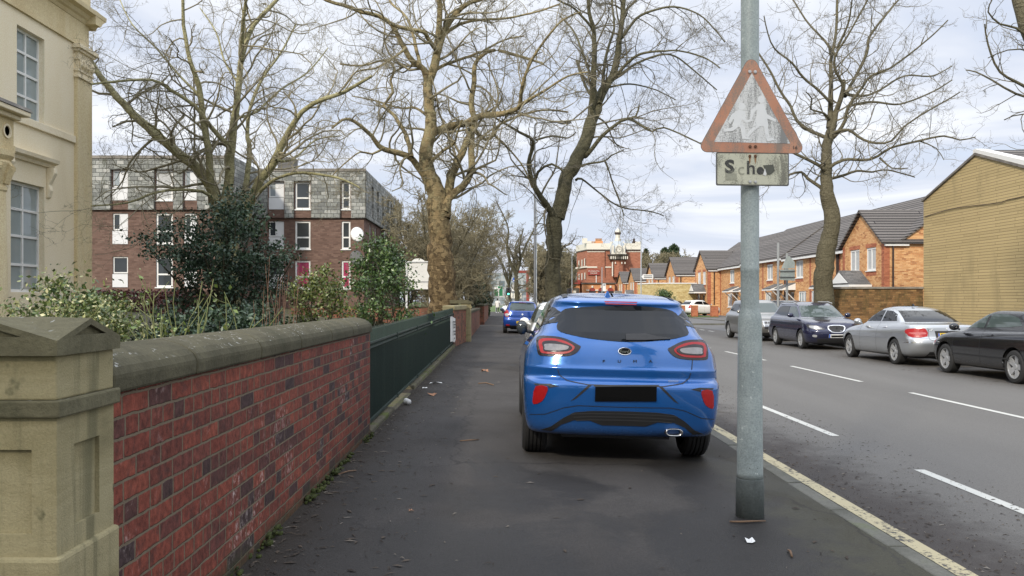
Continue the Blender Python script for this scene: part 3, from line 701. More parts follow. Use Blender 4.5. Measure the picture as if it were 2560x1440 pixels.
# --- orange brick terraced houses across the road
M['house_brick'] = brick_mat('orange_house_brick', .23, .077, .009, [(0,(.30,.125,.055)),(.12,(.46,.21,.085)),(.5,(.58,.31,.135)),(.85,(.64,.38,.18)),(1,(.52,.25,.11))], (.46,.34,.20), bump=.3, mot=.3, jit=.1)
M['house_quoin'] = brick_mat('red_quoin_brick', .23, .077, .009, [(0,(.28,.085,.045)),(.5,(.38,.125,.065)),(1,(.43,.155,.08))], (.32,.19,.11), bump=.3)
M['roof_tile'] = brick_mat('grey_roof_tile', 60, .17, .056, [(0,(.11,.10,.093)),(.5,(.132,.12,.112)),(1,(.155,.142,.132))], (.018,.017,.017), bump=.9, mot=.5, jit=.05)
M['canopy_tile'] = brick_mat('canopy_tile', .3, .09, .008, [(0,(.10,.10,.10)),(1,(.16,.158,.155))], (.03,.03,.03), bump=.5)
M['door_dark'] = plain('dark_door', (.035,.02,.018), .4)
M['pipe'] = plain('downpipe', (.03,.016,.013), .5)
XM, XW, ZE, ZRDG = 22.2, 21.0, 4.9, 7.88; ZP = 6.72
def canopy(par, x, ya, yb, gab=False):
    z0, z1 = 2.36, 2.82
    if gab:
        m = MB().prism([(ya,z0),(yb,z0),((ya+yb)/2,z0+.85)], 'x', x-1.25, x-.003); c = m.build('canopy', M['canopy_tile'], par)
        MB().prism([(ya-.05,z0-.12),(yb+.05,z0-.12),(yb+.05,z0-.002),(ya-.05,z0-.002)], 'x', x-1.3, x-.003).prism([(ya+.25,z0+.1),(yb-.25,z0+.1),((ya+yb)/2,z0+.72)], 'x', x-1.28, x-1.252).build('bargeboard', M['white_paint'], c)
    else:
        c = MB().prism([(x-.95,z0),(x-.003,z0+.03),(x-.003,z1),(x-1.0,z0+.06)], 'y', ya, yb).build('canopy', M['canopy_tile'], par)
        b = MB().box(x-1.02,x-.955,ya-.02,yb+.02,z0-.10,z0-.003)
        for y in (ya-.022, yb+.002): b.prism([(x-.97,z0-.09),(x-.004,z0-.09),(x-.004,z1-.06),(x-.97,z0+.02)], 'y', y, y+.02)
        b.build('fascia', M['white_paint'], c)
        for y in (ya+.1, yb-.16): MB().tube([(x-.8,y,z0-.1),(x-.05,y,z0-.85)], .04, 4).build('bracket', M['white_paint'], c)
def house(y0, y1, label, wing=None, ups=(), lows=(), doors=(), cans=(), end=False, porch=None, pipe=None, step=0.0):
    h = thing('terraced_house', label, 'house', (XM+3, (y0+y1)/2, 0), 'orange brick terraced houses across the road')
    hol = [(y,y+w,3.15,4.45) for y, w in ups]+[(y,y+w,.85,2.15) for y, w in lows]+[(y,y+.95,0,2.1) for y in doors]
    ze, zr = ZE+step, ZRDG+step
    wl = MB(); a = wing[1] if wing else y0
    if a < y1-.1: wl.wall('x', XM, -1, a, y1, -.1, ze-.15, [q for q in hol if q[0] > a-.01], .09)
    xr = XM+4
    for y in (y0, y1): wl.add([(XM,y,-.1),(XM+8,y,-.1),(XM+8,y,ze),(xr,y,zr-.12),(XM,y,ze)], [(0,1,2,3,4)])
    wl.quad((XM+8,y0,-.1),(XM+8,y1,-.1),(XM+8,y1,ze),(XM+8,y0,ze))
    if wing:
        wa, wb = wing; wm = (wa+wb)/2
        wl.wall('x', XW, -1, wa, wb, -.1, 4.75, [q for q in hol if q[1] < wb+.01], .09)
        wl.add([(XW,wa,4.75),(XW,wb,4.75),(XW,wm,ZP-.12)], [(0,1,2)])
        for y in (wa, wb): wl.quad((XW,y,-.1),(XM,y,-.1),(XM,y,4.75),(XW,y,4.75))
    wl.build('wall', M['house_brick'], h)
    rf = MB(); ex = XM-.32; ez = ze-.1; s0, s1 = y0-(.12 if end else 0), y1
    for z in (0,):
        rf.add([(ex,s0,ez),(ex,s1,ez),(xr,s1,zr),(xr,s0,zr),(ex,s0,ez-.13),(ex,s1,ez-.13),(xr,s1,zr-.14),(xr,s0,zr-.14),(2*xr-ex,s0,ez),(2*xr-ex,s1,ez)],
               [(0,1,2,3),(4,5,6,7),(0,1,5,4),(0,3,7,4),(1,2,6,5),(3,2,9,8)])
    if wing:
        ov = .2; wz = 4.68; xin = XM+4*(ZP-ze)/(zr-ze)+.3; half = (wb-wa)/2+ov
        for sgn in (-1, 1):
            ye = wm+sgn*half
            rf.add([(XW-.22,ye,wz),(xin,ye,wz),(xin,wm,ZP),(XW-.22,wm,ZP),(XW-.22,ye,wz-.13),(xin,ye,wz-.13),(xin,wm,ZP-.14),(XW-.22,wm,ZP-.14)],
                   [(0,1,2,3),(4,5,6,7),(0,3,7,4),(0,1,5,4)])
    rf.build('roof', M['roof_tile'], h)
    fa = MB(); fa.box(XM-.30,XM-.26,a,y1,ze-.40,ze-.235).box(XM-.26,XM,a,y1,ze-.30,ze-.26)
    if wing: fa.box(XW,XM+.1,wa-.16,wa-.003,4.44,4.548); fa.box(XW,XM+.1,wb+.003,wb+.16,4.44,4.548)
    fa.build('fascia', M['white_paint'], h)
    if wing:
        MB().box(XW-.004,XW+.3,wa-.004,wa+.34,-.1,4.7).build('quoin', M['house_quoin'], h); MB().box(XW-.004,XW+.3,wb-.34,wb+.004,-.1,4.7).build('quoin', M['house_quoin'], h)
    MB().box(XM-.005,XM+.05,y1-.34,y1-.003,-.1,ze-.15).build('quoin', M['house_quoin'], h)
    for y, w in ups:      # red brick bands over and under the upper windows
        xx = XW if (wing and y+w <= wing[1]) else XM; MB().box(xx-.004,xx+.02,y-.08,y+w+.08,2.86,3.09).build('brick_band', M['house_quoin'], h); MB().box(xx-.004,xx+.02,y-.08,y+w+.08,4.46,4.68).build('brick_band', M['house_quoin'], h)
    for y, w in ups: xx = XW if (wing and y+w <= wing[1]) else XM; window(h, 'x', xx, -1, y, y+w, 3.15, 4.45, .09, .10, us=(y+w/2,), glass='net')
    for y, w in lows: xx = XW if (wing and y+w <= wing[1]) else XM; window(h, 'x', xx, -1, y, y+w, .85, 2.15, .09, .10, us=(y+w/3,y+2*w/3), glass='pale_glass')
    for y in doors:
        xx = XW if (wing and y+.95 <= wing[1]) else XM
        d = MB().box(xx+.05,xx+.1,y+.003,y+.947,.0,2.09).build('door', M['door_dark'], h)
        f = MB(); bar_frame(f, 'x', xx+.045, -1, y+.004, y+.946, .005, 2.09, .06, .03); f.build('frame', M['white_paint'], d)
    for ya, yb in cans: canopy(h, XW if (wing and yb <= wing[1]+.1) else XM, ya, yb)
    if porch: canopy(h, XW, *porch, gab=True)
    if pipe:
        for x, y in pipe: MB().tube([(x,y,ze-.4),(x,y,0)], .05, 8).build('downpipe', M['pipe'], h)
    return h
house(47, 56.4, 'nearest orange brick house, gable to the road, beside the buff gable building', wing=(47,52.7), ups=((48.05,1.25),(50.25,1.35)), lows=((54.2,1.1),), doors=(49.3,), porch=(48.6,51.6), cans=((52.75,56.1),), end=True, pipe=((21.45,46.93),(XM-.06,56.3)))
house(56.4, 61.7, 'orange terraced house behind the trunk of roadside tree', ups=((58.7,1.55),), lows=((59.8,1.6),), doors=(57.6,), cans=((57.2,59.0),), pipe=((XM-.06,56.55),))
house(61.7, 67.0, 'orange terraced house behind the pair of blank grey sign backs', ups=((63.0,1.55),), lows=((62.4,1.6),), doors=(64.9,), cans=((64.6,66.5),), pipe=((XM-.06,66.9),))
house(67.0, 72.8, 'orange terraced house just past the grey signs, seen right of lamp column', ups=((70.0,1.55),), lows=((70.4,1.6),), doors=(68.2,), cans=((67.5,69.6),), step=.12)
house(72.8, 78.6, 'orange terraced house mostly hidden behind the galvanised lamp column', ups=((74.2,1.15),), lows=((74.4,1.15),), doors=(76.9,), cans=((76.5,78.4),), pipe=((XM-.06,78.5),), step=.12)
house(78.6, 86.8, 'orange terraced house left of the lamp column with one canopied door', ups=((81.5,1.55),), lows=((82.3,1.6),), doors=(80.3,), cans=((79.9,82.0),), pipe=((XM-.06,78.8),))
house(86.8, 94.5, 'gabled orange house with pale brick flank right of the buff garage', wing=(86.8,92.5), ups=((87.8,1.25),(90.0,1.3)), lows=((90.5,1.0),), doors=(88.2,), porch=(87.6,90.0), pipe=((21.6,86.72),))
def gable_house(ya, yb, zr, label):
    h = thing('terraced_house', label, 'house', (XW+4, (ya+yb)/2, 0), 'orange brick terraced houses across the road'); ym = (ya+yb)/2; w = MB(); x1 = XW+10
    ups, lows = ((ya+.9,1.3),(ya+3.3,1.3)), ((ya+3.3,1.5),)
    w.wall('x', XW, -1, ya, yb, -.1, 4.75, [(y,y+k,3.15,4.45) for y,k in ups]+[(y,y+k,.85,2.15) for y,k in lows]+[(ya+.9,ya+1.85,0,2.1)], .09).add([(XW,ya,4.75),(XW,yb,4.75),(XW,ym,zr-.12)], [(0,1,2)])
    for y in (ya, yb): w.quad((XW,y,-.1),(x1,y,-.1),(x1,y,4.75),(XW,y,4.75))
    w.quad((x1,ya,-.1),(x1,yb,-.1),(x1,yb,4.75),(x1,ya,4.75)).add([(x1,ya,4.75),(x1,yb,4.75),(x1,ym,zr-.12)], [(0,1,2)]); w.build('wall', M['house_brick'], h)
    r = MB()
    for sgn in (-1,1):
        ye = ym+sgn*((yb-ya)/2+.22); r.add([(XW-.22,ye,4.68),(x1+.2,ye,4.68),(x1+.2,ym,zr),(XW-.22,ym,zr),(XW-.22,ye,4.55),(x1+.2,ye,4.55),(x1+.2,ym,zr-.14),(XW-.22,ym,zr-.14)], [(0,1,2,3),(4,5,6,7),(0,3,7,4),(0,1,5,4)])
    r.build('roof', M['roof_tile'], h)
    for y0_, y1_ in ((ya-.16,ya-.003),(yb+.003,yb+.16)): MB().box(XW,x1,y0_,y1_,4.42,4.548).build('fascia', M['white_paint'], h)
    for y0_, y1_ in ((ya-.004,ya+.34),(yb-.34,yb+.004)): MB().box(XW-.004,XW+.3,y0_,y1_,-.1,4.7).build('quoin', M['house_quoin'], h)
    for y, k in ups: window(h, 'x', XW, -1, y, y+k, 3.15, 4.45, .09, .11, us=(y+k/2,), glass='net')
    for y, k in lows: window(h, 'x', XW, -1, y, y+k, .85, 2.15, .09, .09, us=(y+k/2,))
    MB().box(XW+.05,XW+.1,ya+.903,ya+1.847,0,2.09).build('door', M['door_dark'], h); canopy(h, XW, ya+.5, ya+2.6, gab=True)
    MB().tube([(XW+.55,ya-.07,4.4),(XW+.55,ya-.07,0)], .06, 8).build('downpipe', M['pipe'], h)
gable_house(102.6, 108.6, 6.85, 'orange gabled house, first one past the buff garage')
gable_house(117.2, 123.4, 6.75, 'orange gabled house seen behind the white pointed direction sign')
gable_house(134.0, 140.5, 6.7, 'orange gabled house with its flank just left of the pale lamp column')
gable_house(147.0, 153.6, 6.6, 'last orange gabled house, overlapping the tall red public house')
# --- buff brick gable building and garden wall
M['buff_brick'] = brick_mat('buff_brick', 2.2, .10, .012, [(0,(.43,.335,.17)),(.3,(.455,.355,.18)),(.7,(.475,.37,.19)),(1,(.50,.39,.20))], (.13,.10,.055), bump=.5, mot=.2, jit=.15, stain=((.27,.22,.115), .55, .52))
g = thing('brick_building', 'windowless buff brick building with white edged gable facing the road', 'building', (20, 29.8, 0))
gx = 16.5; y0, y1, ya, ze, za = 26.1, 33.5, 29.8, 5.33, 6.5
MB().add([(gx,y0,-.1),(gx,y1,-.1),(gx,y1,ze),(gx,ya,za),(gx,y0,ze)], [(0,1,2,3,4)]).quad((gx,y1,-.1),(30,y1,-.1),(30,y1,ze),(gx,y1,ze)).quad((gx,y0,-.1),(30,y0,-.1),(30,y0,ze),(gx,y0,ze)).quad((30,y0,-.1),(30,y1,-.1),(30,y1,ze),(30,y0,ze)).build('wall', M['buff_brick'], g)
MB().prism([(y0-.15,ze+.0),(ya,za+.04),(y1+.05,ze+.02),(y1+.05,ze+.10),(ya,za+.16),(y0-.15,ze+.12)], 'x', gx+.1, 30).build('roof', M['roof_tile'], g)
MB().prism([(y0-.15,ze-.06),(ya,za-.02),(y1+.07,ze-.04),(y1+.07,ze+.03),(ya,za+.07),(y0-.15,ze+.03)], 'x', gx-.06, gx+.1).build('verge', M['lead'], g)
MB().prism([(y0-.16,ze+.03),(ya+.12,za+.05),(ya+.12,za+.18),(ya,za+.2),(y0-.16,ze+.2)], 'x', gx-.05, gx+.35).build('coping', M['white_paint'], g)
ca = [(gx-.03, y, 4.72-.06*sin((y-26)*.9)+.05*(y<28)) for y in np.linspace(33.4,26.2,26)]
MB().tube(ca, .012, 6).build('cable', M['pipe'], g)
M['brown_brick'] = brick_mat('mossy_brown_brick', .232, .078, .010, [(0,(.10,.055,.025)),(.4,(.19,.105,.045)),(.8,(.25,.14,.06)),(1,(.28,.17,.075))], (.17,.12,.065), bump=.5, header=4, stain=((.075,.06,.025), 1.6, .42))
bw = thing('brick_wall', 'tall brown stained brick yard wall joining the buff gable building', 'wall', (14.5, 33.6, 0))
MB().box(12.35,16.495,33.52,33.75,-.1,1.9).build('brickwork', M['brown_brick'], bw)
MB().box(12.32,16.495,33.47,33.8,1.9,1.98).build('coping', M['lead'], bw, bevel=.01)
M['pale_brick'] = brick_mat('pale_yellow_brick', .35, .15, .014, [(0,(.40,.30,.13)),(.5,(.50,.40,.19)),(1,(.56,.46,.24))], (.26,.20,.10), bump=.2, mot=.2)
ga = thing('brick_garage', 'low flat roofed pale yellow brick garage behind a round bush', 'garage', (18, 91, 0))
MB().wall('y', 90, -1, 16.3, 20.55, -.1, 3.25).quad((16.3,90,-.1),(15.0,93.5,-.1),(15.0,93.5,3.25),(16.3,90,3.25)).build('wall', M['pale_brick'], ga)
MB().add([(16.25,89.95,3.25),(20.6,89.95,3.25),(20.6,95,3.25),(14.95,95,3.25),(14.95,93.5,3.25),(16.25,89.95,3.35),(20.6,89.95,3.35),(20.6,95,3.35),(14.95,95,3.35),(14.95,93.5,3.35)], [(0,1,2,3,4),(5,6,7,8,9),(0,1,6,5),(0,4,9,5)]).build('roof', M['white_paint'], ga)
M['door_green'] = plain('olive_door', (.07,.08,.035), .6)
MB().add([(16.0,90.76,-.1),(15.45,92.24,-.1),(15.45,92.24,1.9),(16.0,90.76,1.9)], [(0,1,2,3)]).build('door', M['door_green'], ga)

# --- the tall red public house with clock turret
M['pub_brick'] = brick_mat('pub_red_brick', .4, .15, .012, [(0,(.26,.10,.06)),(.5,(.32,.125,.078)),(1,(.36,.15,.095))], (.32,.18,.12), bump=.2, mot=.2)
M['pub_orange'] = plain('orange_terracotta', (.52,.23,.10), .8, var=.15)
M['pub_cream'] = plain('cream_paint', (.64,.61,.53), .6, var=.06)
M['pub_dark'] = plain('dark_ledge', (.07,.06,.05), .7)
M['dome'] = plain('lead_dome', (.36,.40,.44), .5, var=.15)
M['sign_red'] = plain('sign_red', (.24,.035,.025), .6)
M['pot'] = plain('chimney_pot', (.36,.21,.11), .8)
YP = 165.0
def bx(cx): return (1420+cx/7.2-1250)*YP/FPX
def bz(cy): return CAM_Z+(193-cy/7.2)*YP/FPX
pb = thing('public_house', 'tall red brick public house with cream parapet and domed clock turret', 'pub', (21, 168, 0))
def xbox(m, c0, c1, y0, y1, a, b): return m.box(bx(c0),bx(c1),YP+y0,YP+y1,bz(b),bz(a))
m = MB(); L0, L1 = bx(215), bx(340)
m.quad((L1,YP,-.2),(bx(1310),YP,-.2),(bx(1310),YP,bz(455)),(L1,YP,bz(455))).quad((L0,YP+7,-.2),(L1,YP,-.2),(L1,YP,bz(455)),(L0,YP+7,bz(455)))
m.quad((bx(1310),YP,-.2),(bx(1310),YP+10,-.2),(bx(1310),YP+10,bz(455)),(bx(1310),YP,bz(455)))
m.build('wall', M['pub_brick'], pb)
m = MB(); pl = [(L1-.05,YP-.12),(bx(1312),YP-.12),(bx(1312),YP+8),(L0-.05,YP+8),(L0-.1,YP+7)]
m.prism(pl, 'z', bz(458), bz(348)); xbox(m, 255, 345, -.16, .3, 258, 350)
m.lathe([(0.01,-.15),(.48,-.15),(.48,.3),(.01,.3)], 20, (bx(300),YP,bz(300)), 'y')
xbox(m, 345, 420, -.14, .2, 310, 350); xbox(m, 760, 1010, -.14, .3, 318, 352); xbox(m, 1215, 1312, -.14, .3, 318, 352)
m.build('parapet', M['pub_cream'], pb)
MB().prism([(x*1.0,y-.12) for x,y in pl], 'z', bz(478), bz(459)).build('cornice', M['pub_dark'], pb)
m = MB(); xbox(m, 345, 525, -.1, .05, 765, 788); xbox(m, 668, 780, -.1, .05, 765, 788); xbox(m, 345, 665, -.06, .05, 492, 505); xbox(m, 1060, 1310, -.06, .05, 492, 505)
m.prism([(L0-.25,YP+6.9),(L1-.25,YP-.15),(L1+.05,YP-.1),(L0,YP+7.1)], 'z', bz(785), bz(755)); m.build('string_course', M['pub_cream'], pb)
m = MB(); xbox(m, 515, 650, 2, 4, 292, 352); m.build('chimney', M['pub_orange'], pb)
m = MB()
for c in (535,560,585,610,632): m.lathe([(.14,0),(.12,.5),(.15,.55)], 8, (bx(c),YP+3,bz(292)))
for c in (438,462,486,508): m.lathe([(.11,0),(.09,.5)], 8, (bx(c),YP+2,bz(345)))
m.build('chimney_pot', M['pot'], pb)
m = MB(); xbox(m, 1195, 1250, 2, 3, 295, 352); xbox(m, 1208, 1238, 2.2, 2.8, 245, 296); m.build('chimney', M['pipe'], pb)
m = MB(); xbox(m, 1070, 1140, 1.5, 3, 270, 352); m.build('roof_tank', M['dome'], pb)
T = bx(890); tc = (T, YP-.6, 0)
m = MB().lathe([(1.12,bz(960)),(1.12,bz(690)),(1.35,bz(660))], 8, tc); tu = m.build('turret', M['pub_brick'], pb)
m = MB()
for c in (780,832,945,1003): xbox(m, c-7, c+7, -1.85, -1.2, 690, 945 if c == 780 else 725)
for i in range(9): xbox(m, 745+i*36, 760+i*36, -2.15, -1.6, 590, 640)
m.build('turret_stripes', M['pub_cream'], tu)
MB().lathe([(1.35,bz(662)),(1.75,bz(640)),(1.75,bz(600)),(2.05,bz(565)),(2.05,bz(552)),(1.4,bz(548))], 8, tc).build('turret_cornice', M['pub_dark'], tu)
MB().lathe([(1.52,bz(550)),(1.50,bz(480)),(1.40,bz(410)),(1.12,bz(350)),(.75,bz(318)),(.5,bz(312))], 16, tc).build('dome', M['dome'], tu, smooth=True)
m = MB()
m.prism([(bx(830),bz(548)),(bx(950),bz(548)),(bx(950),bz(430)),(bx(888),bz(375)),(bx(826),bz(430))], 'y', YP-2.35, YP-1.5); xbox(m, 765, 800, -2.05, -1.3, 395, 550); xbox(m, 965, 1000, -2.05, -1.3, 395, 550); xbox(m, 758, 1020, -2.1, -1.5, 530, 552)
m.build('clock_surround', M['pub_cream'], tu)
MB().lathe([(.60,-2.37),(.60,-2.36)], 24, (bx(888),YP,bz(470)), 'y').build('clock_rim', M['pub_dark'], tu)
m = MB().lathe([(.53,-2.40),(.53,-2.375)], 24, (bx(888),YP,bz(470)), 'y').build('clock_face', M['pub_cream'], tu)
h_ = MB(); c0 = (bx(888),YP-2.43,bz(470))
for k in range(12):
    a = k*pi/6; h_.tube([(c0[0]+.40*sin(a),c0[1],c0[2]+.40*cos(a)),(c0[0]+.50*sin(a),c0[1],c0[2]+.50*cos(a))], .03, 4)
h_.tube([c0,(c0[0]-.05,c0[1],c0[2]+.38)], .03, 4).tube([c0,(c0[0]+.26,c0[1],c0[2]+.02)], .035, 4); h_.build('clock_hands', M['pub_dark'], tu)
m = MB().lathe([(.62,bz(315)),(.62,bz(275)),(.46,bz(270)),(.44,bz(200)),(.5,bz(195))], 8, tc).lathe([(.55,bz(155)),(.5,bz(130)),(.3,bz(100)),(.08,bz(88)),(.03,bz(65))], 12, tc); m.build('lantern', M['pub_cream'], tu)
MB().lathe([(.5,bz(197)),(.62,bz(185)),(.62,bz(160)),(.5,bz(152))], 8, tc).build('lantern_roof', M['pipe'], tu)
m = MB(); xbox(m, 355, 568, -.25, -.02, 820, 918); s = m.build('name_board', M['sign_red'], pb)
t1 = text_mb('PLYMOUTH', .40, (bx(461),YP-.28,bz(852)), extrude=.01); t2 = text_mb('GROVE', .40, (bx(461),YP-.28,bz(888)), extrude=.01)
t1.add(t2.v, t2.f); t1.build('lettering', M['pub_cream'], s)
xbox(MB(), 500, 512, -.2, -.05, 925, 1060).build('downpipe', M['white_paint'], pb)
MB().box(bx(662),bx(670),YP-.12,YP-.02,bz(960),bz(480)).build('downpipe', M['pipe'], pb)
m = MB(); xbox(m, 250, 800, -3.2, -.02, 1085, 1300); m.build('ground_floor', M['pub_orange'], pb)
m = MB(); xbox(m, 235, 830, -3.5, -.01, 1062, 1084); m.build('ledge', M['pub_dark'], pb)
for c in (405,565,725):
    m = MB(); ce = (bx(c),YP-3.25,bz(1210)); r_ = .62
    m.prism([(ce[0]+r_*cos(a),ce[2]+r_*sin(a)) for a in np.linspace(0,pi,14)], 'y', YP-3.26, YP-3.21); w = m.build('arch', M['sign_red'], pb)
    xbox(MB(), c-58, c+58, -3.25, -3.21, 1213, 1250).build('window', M['glass'], pb)
    m = MB(); xbox(m, c-15, c+15, -3.4, -3.21, 1115, 1152); xbox(m, c-110, c-55, -3.4, -3.21, 1185, 1205); m.build('keystone', M['pub_cream'], pb)
for c, a, b in ((252,635,745),(290,628,745),(322,615,745),(255,885,990),(290,880,1000),(325,872,990)):
    f = (bx(c)-L0)/(L1-L0); y = YP+7-7*f; dx, dy = (L1-L0)*.09, -.63
    nx, ny = -.16, -.03
    q = [(bx(c)+nx-dx/2,y+ny-dy/2),(bx(c)+nx+dx/2,y+ny+dy/2)]
    MB().quad((*q[0],bz(b)),(*q[1],bz(b)),(*q[1],bz(a)),(*q[0],bz(a))).build('window', M['pub_cream'], pb)
m = MB(); m.prism([(bx(75),bz(1075)),(bx(240),bz(1075)),(bx(240),bz(1000)),(bx(95),bz(1010))], 'y', YP+2, YP+8); m.build('porch_roof', M['sign_red'], pb)
m = MB(); xbox(m, 90, 235, 2.5, 7, 1076, 1300); p_ = m.build('porch_wall', M['pub_orange'], pb)
m = MB(); xbox(m, 110, 225, 2.4, 2.48, 1150, 1290); m.build('porch_opening', M['pub_dark'], pb)
m = MB(); xbox(m, 112, 165, 2.3, 2.38, 1185, 1290); m.build('porch_door', M['pub_cream'], pb)

# --- far office and towers closing the street
M['office_glass'] = brick_mat('office_cladding', 3.2, 3.3, .9, [(0,(.10,.13,.15)),(.5,(.20,.24,.27)),(1,(.30,.34,.36))], (.42,.44,.45), bump=.1, mot=.1)
fo = thing('office_building', 'distant glass office with a red upper band at the end of street', 'building', (6, 345, 0))
MB().box(-6,11.2,340,352,-.3,12.6).build('facade', M['office_glass'], fo)
MB().box(6.3,11.6,339.8,352,12.6,13.6).box(10.4,11.6,339.5,352,1,12.598).build('red_cladding', M['sign_red'], fo)
MB().box(2.5,8.5,339.4,339.95,2.5,4.6).build('hoarding', M['pub_cream'], fo)
to = thing('tower_block', 'slender pale tower between the far lamp column and roadside tree', 'building', (16, 345, 0))
MB().box(14.9,16.3,344,347,-.3,24).build('shaft', M['pub_cream'], to); MB().box(16.4,18.6,346,352,-.3,19).box(16.3,18.7,345.9,352.1,19,19.5).build('annex', M['office_glass'], to)
# ------------------------------------------------------------------ cars
def pchip(xs, Y, xq):
    """monotone cubic through rows Y (n,k)"""
    Y = np.asarray(Y, float); h = np.diff(xs)[:,None]; d = np.diff(Y, axis=0)/h
    m = np.zeros_like(Y); a, b = d[:-1], d[1:]
    m[1:-1] = np.where(a*b > 0, 2*a*b/np.where(a+b == 0, 1, a+b), 0); m[0] = d[0]; m[-1] = d[-1]
    i = np.clip(np.searchsorted(xs, xq, 'right')-1, 0, len(xs)-2); t = ((xq-xs[i])/(xs[i+1]-xs[i]))[:,None]; H = (xs[i+1]-xs[i])[:,None]
    return (2*t**3-3*t**2+1)*Y[i]+(t**3-2*t**2+t)*H*m[i]+(-2*t**3+3*t**2)*Y[i+1]+(t**3-t**2)*H*m[i+1]
def smooth_poly(pts, k=5):
    n = len(pts); out = []
    for i in range(n):
        p0, p1, p2, p3 = [np.array(pts[(i+j-1) % n], float) for j in range(4)]
        for t in np.arange(k)/k:
            out.append(tuple(.5*((2*p1)+(-p0+p2)*t+(2*p0-5*p1+4*p2-p3)*t*t+(-p0+3*p1-3*p2+p3)*t**3)))
    return out
class Car:
    def __init__(s, name, label, rows, wheels, paint, L, hw, nexp=3.0, group=None, arch=1.13):
        s.L, s.hw = L, hw; s.root = thing(name, label, 'car', group=group)
        rows = np.array(rows, float); nr = len(rows)
        r = pchip(np.arange(nr), rows, np.linspace(0, nr-1, (nr-1)*4+1))
        nq, ns = 14, 44; th = np.linspace(0, pi/2, nq)
        sx, cx = np.sin(th)**(2/nexp), np.cos(th)**(2/nexp)
        V = []
        for zr, zf, zb, yr, yf, w, cr, cf in r:
            x = np.concatenate([w*sx, np.full(ns, w), w*sx[::-1]])
            y = np.concatenate([yr+cr*(1-cx), np.linspace(yr+cr, yf-cf, ns+2)[1:-1], (yf-cf*(1-cx))[::-1]])
            f = np.clip((y-yr)/max(yf-yr, 1e-6), 0, 1); z = zr+(zf-zr)*f+zb*4*f*(1-f)
            h = np.stack([x,y,z], 1); mir = h[-2:0:-1]*np.array([-1,1,1])
            V.append(np.concatenate([h, mir]))
        V = np.array(V); K, n, _ = V.shape; v = V.reshape(-1,3)
        f = np.array([[i*n+j, i*n+(j+1) % n, (i+1)*n+(j+1) % n, (i+1)*n+j] for i in range(K-1) for j in range(n)])
        s.bvh = BVHTree.FromPolygons([tuple(p) for p in v], [tuple(q) for q in f])
        s.wheels = wheels
        wr = wheels['r']; Ra = wr*arch+.012
        c = v[f].mean(1); kill = np.zeros(len(f), bool); touch = np.full(len(v), -1)
        for wi, wy in enumerate((wheels['yr'], wheels['yf'])):
            d = np.hypot(c[:,1]-wy, c[:,2]-wr); kill |= (d < Ra) & (np.abs(c[:,0]) > .5)
        kept = set(f[~kill].ravel()); gone = set(f[kill].ravel())
        for i in kept & gone:
            wy = min((wheels['yr'], wheels['yf']), key=lambda q: abs(q-v[i,1]))
            dy, dz = v[i,1]-wy, v[i,2]-wr; q = math.hypot(dy, dz)
            if abs(v[i,0]) > .62*hw and q > .01 and abs(q-Ra) < .1: v[i,1], v[i,2] = wy+dy/q*Ra, wr+dz/q*Ra
        s.body = np_mesh('body', v, f[~kill], paint, s.root, smooth=True)
        # wheel housings
        m = MB()
        for wy in (wheels['yr'], wheels['yf']):
            for sg in (-1, 1):
                xs = (sg*(hw-.035), sg*.46); a = np.linspace(-.02, pi+.02, 22)
                vs = [(x, wy+(Ra+.004)*cos(t), wr+(Ra+.004)*sin(t)) for x in xs for t in a]
                m.add(vs, [(i, i+1, 23+i, 22+i) for i in range(21)]+[tuple(range(22,44))])
        m.box(-.5,.5,.6,L-.6,.17,.20)
        m.build('wheel_housing', M['black_plastic'], s.root)
        s.make_wheels()
    def make_wheels(s):
        w = s.wheels; r, wd = w['r'], w.get('w', .2); k = w.get('rim', .66)
        t = MB()
        prof = [(k*r,-.5*wd),(.9*r,-.5*wd),(.985*r,-.40*wd)]
        for g in (-.24,-.08,.08,.24): prof += [(r,(g-.03)*wd),(.965*r,(g-.02)*wd),(.965*r,(g+.02)*wd),(r,(g+.03)*wd)]
        prof += [(.985*r,.40*wd),(.9*r,.5*wd),(.72*r,.53*wd),((k+.01)*r,.47*wd),(k*r,.42*wd)]
        t.lathe(prof, 40, axis='x')
        t.f = t.f[:-2]; o = t.build('wheel', M['rubber'], s.root, smooth=False)
        rm = MB(); n = w.get('n', 5); tw = w.get('twin', 0); sw = w.get('sw', .17)
        rm.lathe([(k*r,.40*wd),(k*r,.44*wd),((k-.05)*r,.42*wd),((k-.07)*r,.1*wd),((k-.07)*r,-.3*wd)], 40, axis='x'); rm.f = rm.f[:-2]
        for i in range(n):
            for dl in ((-tw, tw) if tw else (0,)):
                a0 = 2*pi*i/n+dl; ca, sa = cos(a0), sin(a0)
                def q(rad, off, x): return (x, (rad*ca-off*sa)*1.0, rad*sa+off*ca)
                h0, h1 = sw*r*(.45 if tw else .62), sw*r*(.5 if tw else 1.0)
                rm.add([q(.08*r,-h0,.30*wd),q((k-.02)*r,-h1,.40*wd),q((k-.02)*r,h1,.40*wd),q(.08*r,h0,.30*wd),
                        q(.08*r,-h0,.16*wd),q((k-.02)*r,-h1,.26*wd),q((k-.02)*r,h1,.26*wd),q(.08*r,h0,.16*wd)],
                       [(0,1,2,3),(0,1,5,4),(3,2,6,7),(1,2,6,5)])
        rm.lathe([(.17*r,.18*wd),(.17*r,.33*wd),(.13*r,.36*wd),(.02*r,.36*wd)], 20, axis='x')
        ro = rm.build('rim', M[w.get('mat', 'alloy')], o)
        d = MB().lathe([(.001,.06*wd),((k-.03)*r,.06*wd),((k-.03)*r,.04*wd)], 28, axis='x').build('brake_disc', M['dark_alloy'], o)
        first = True
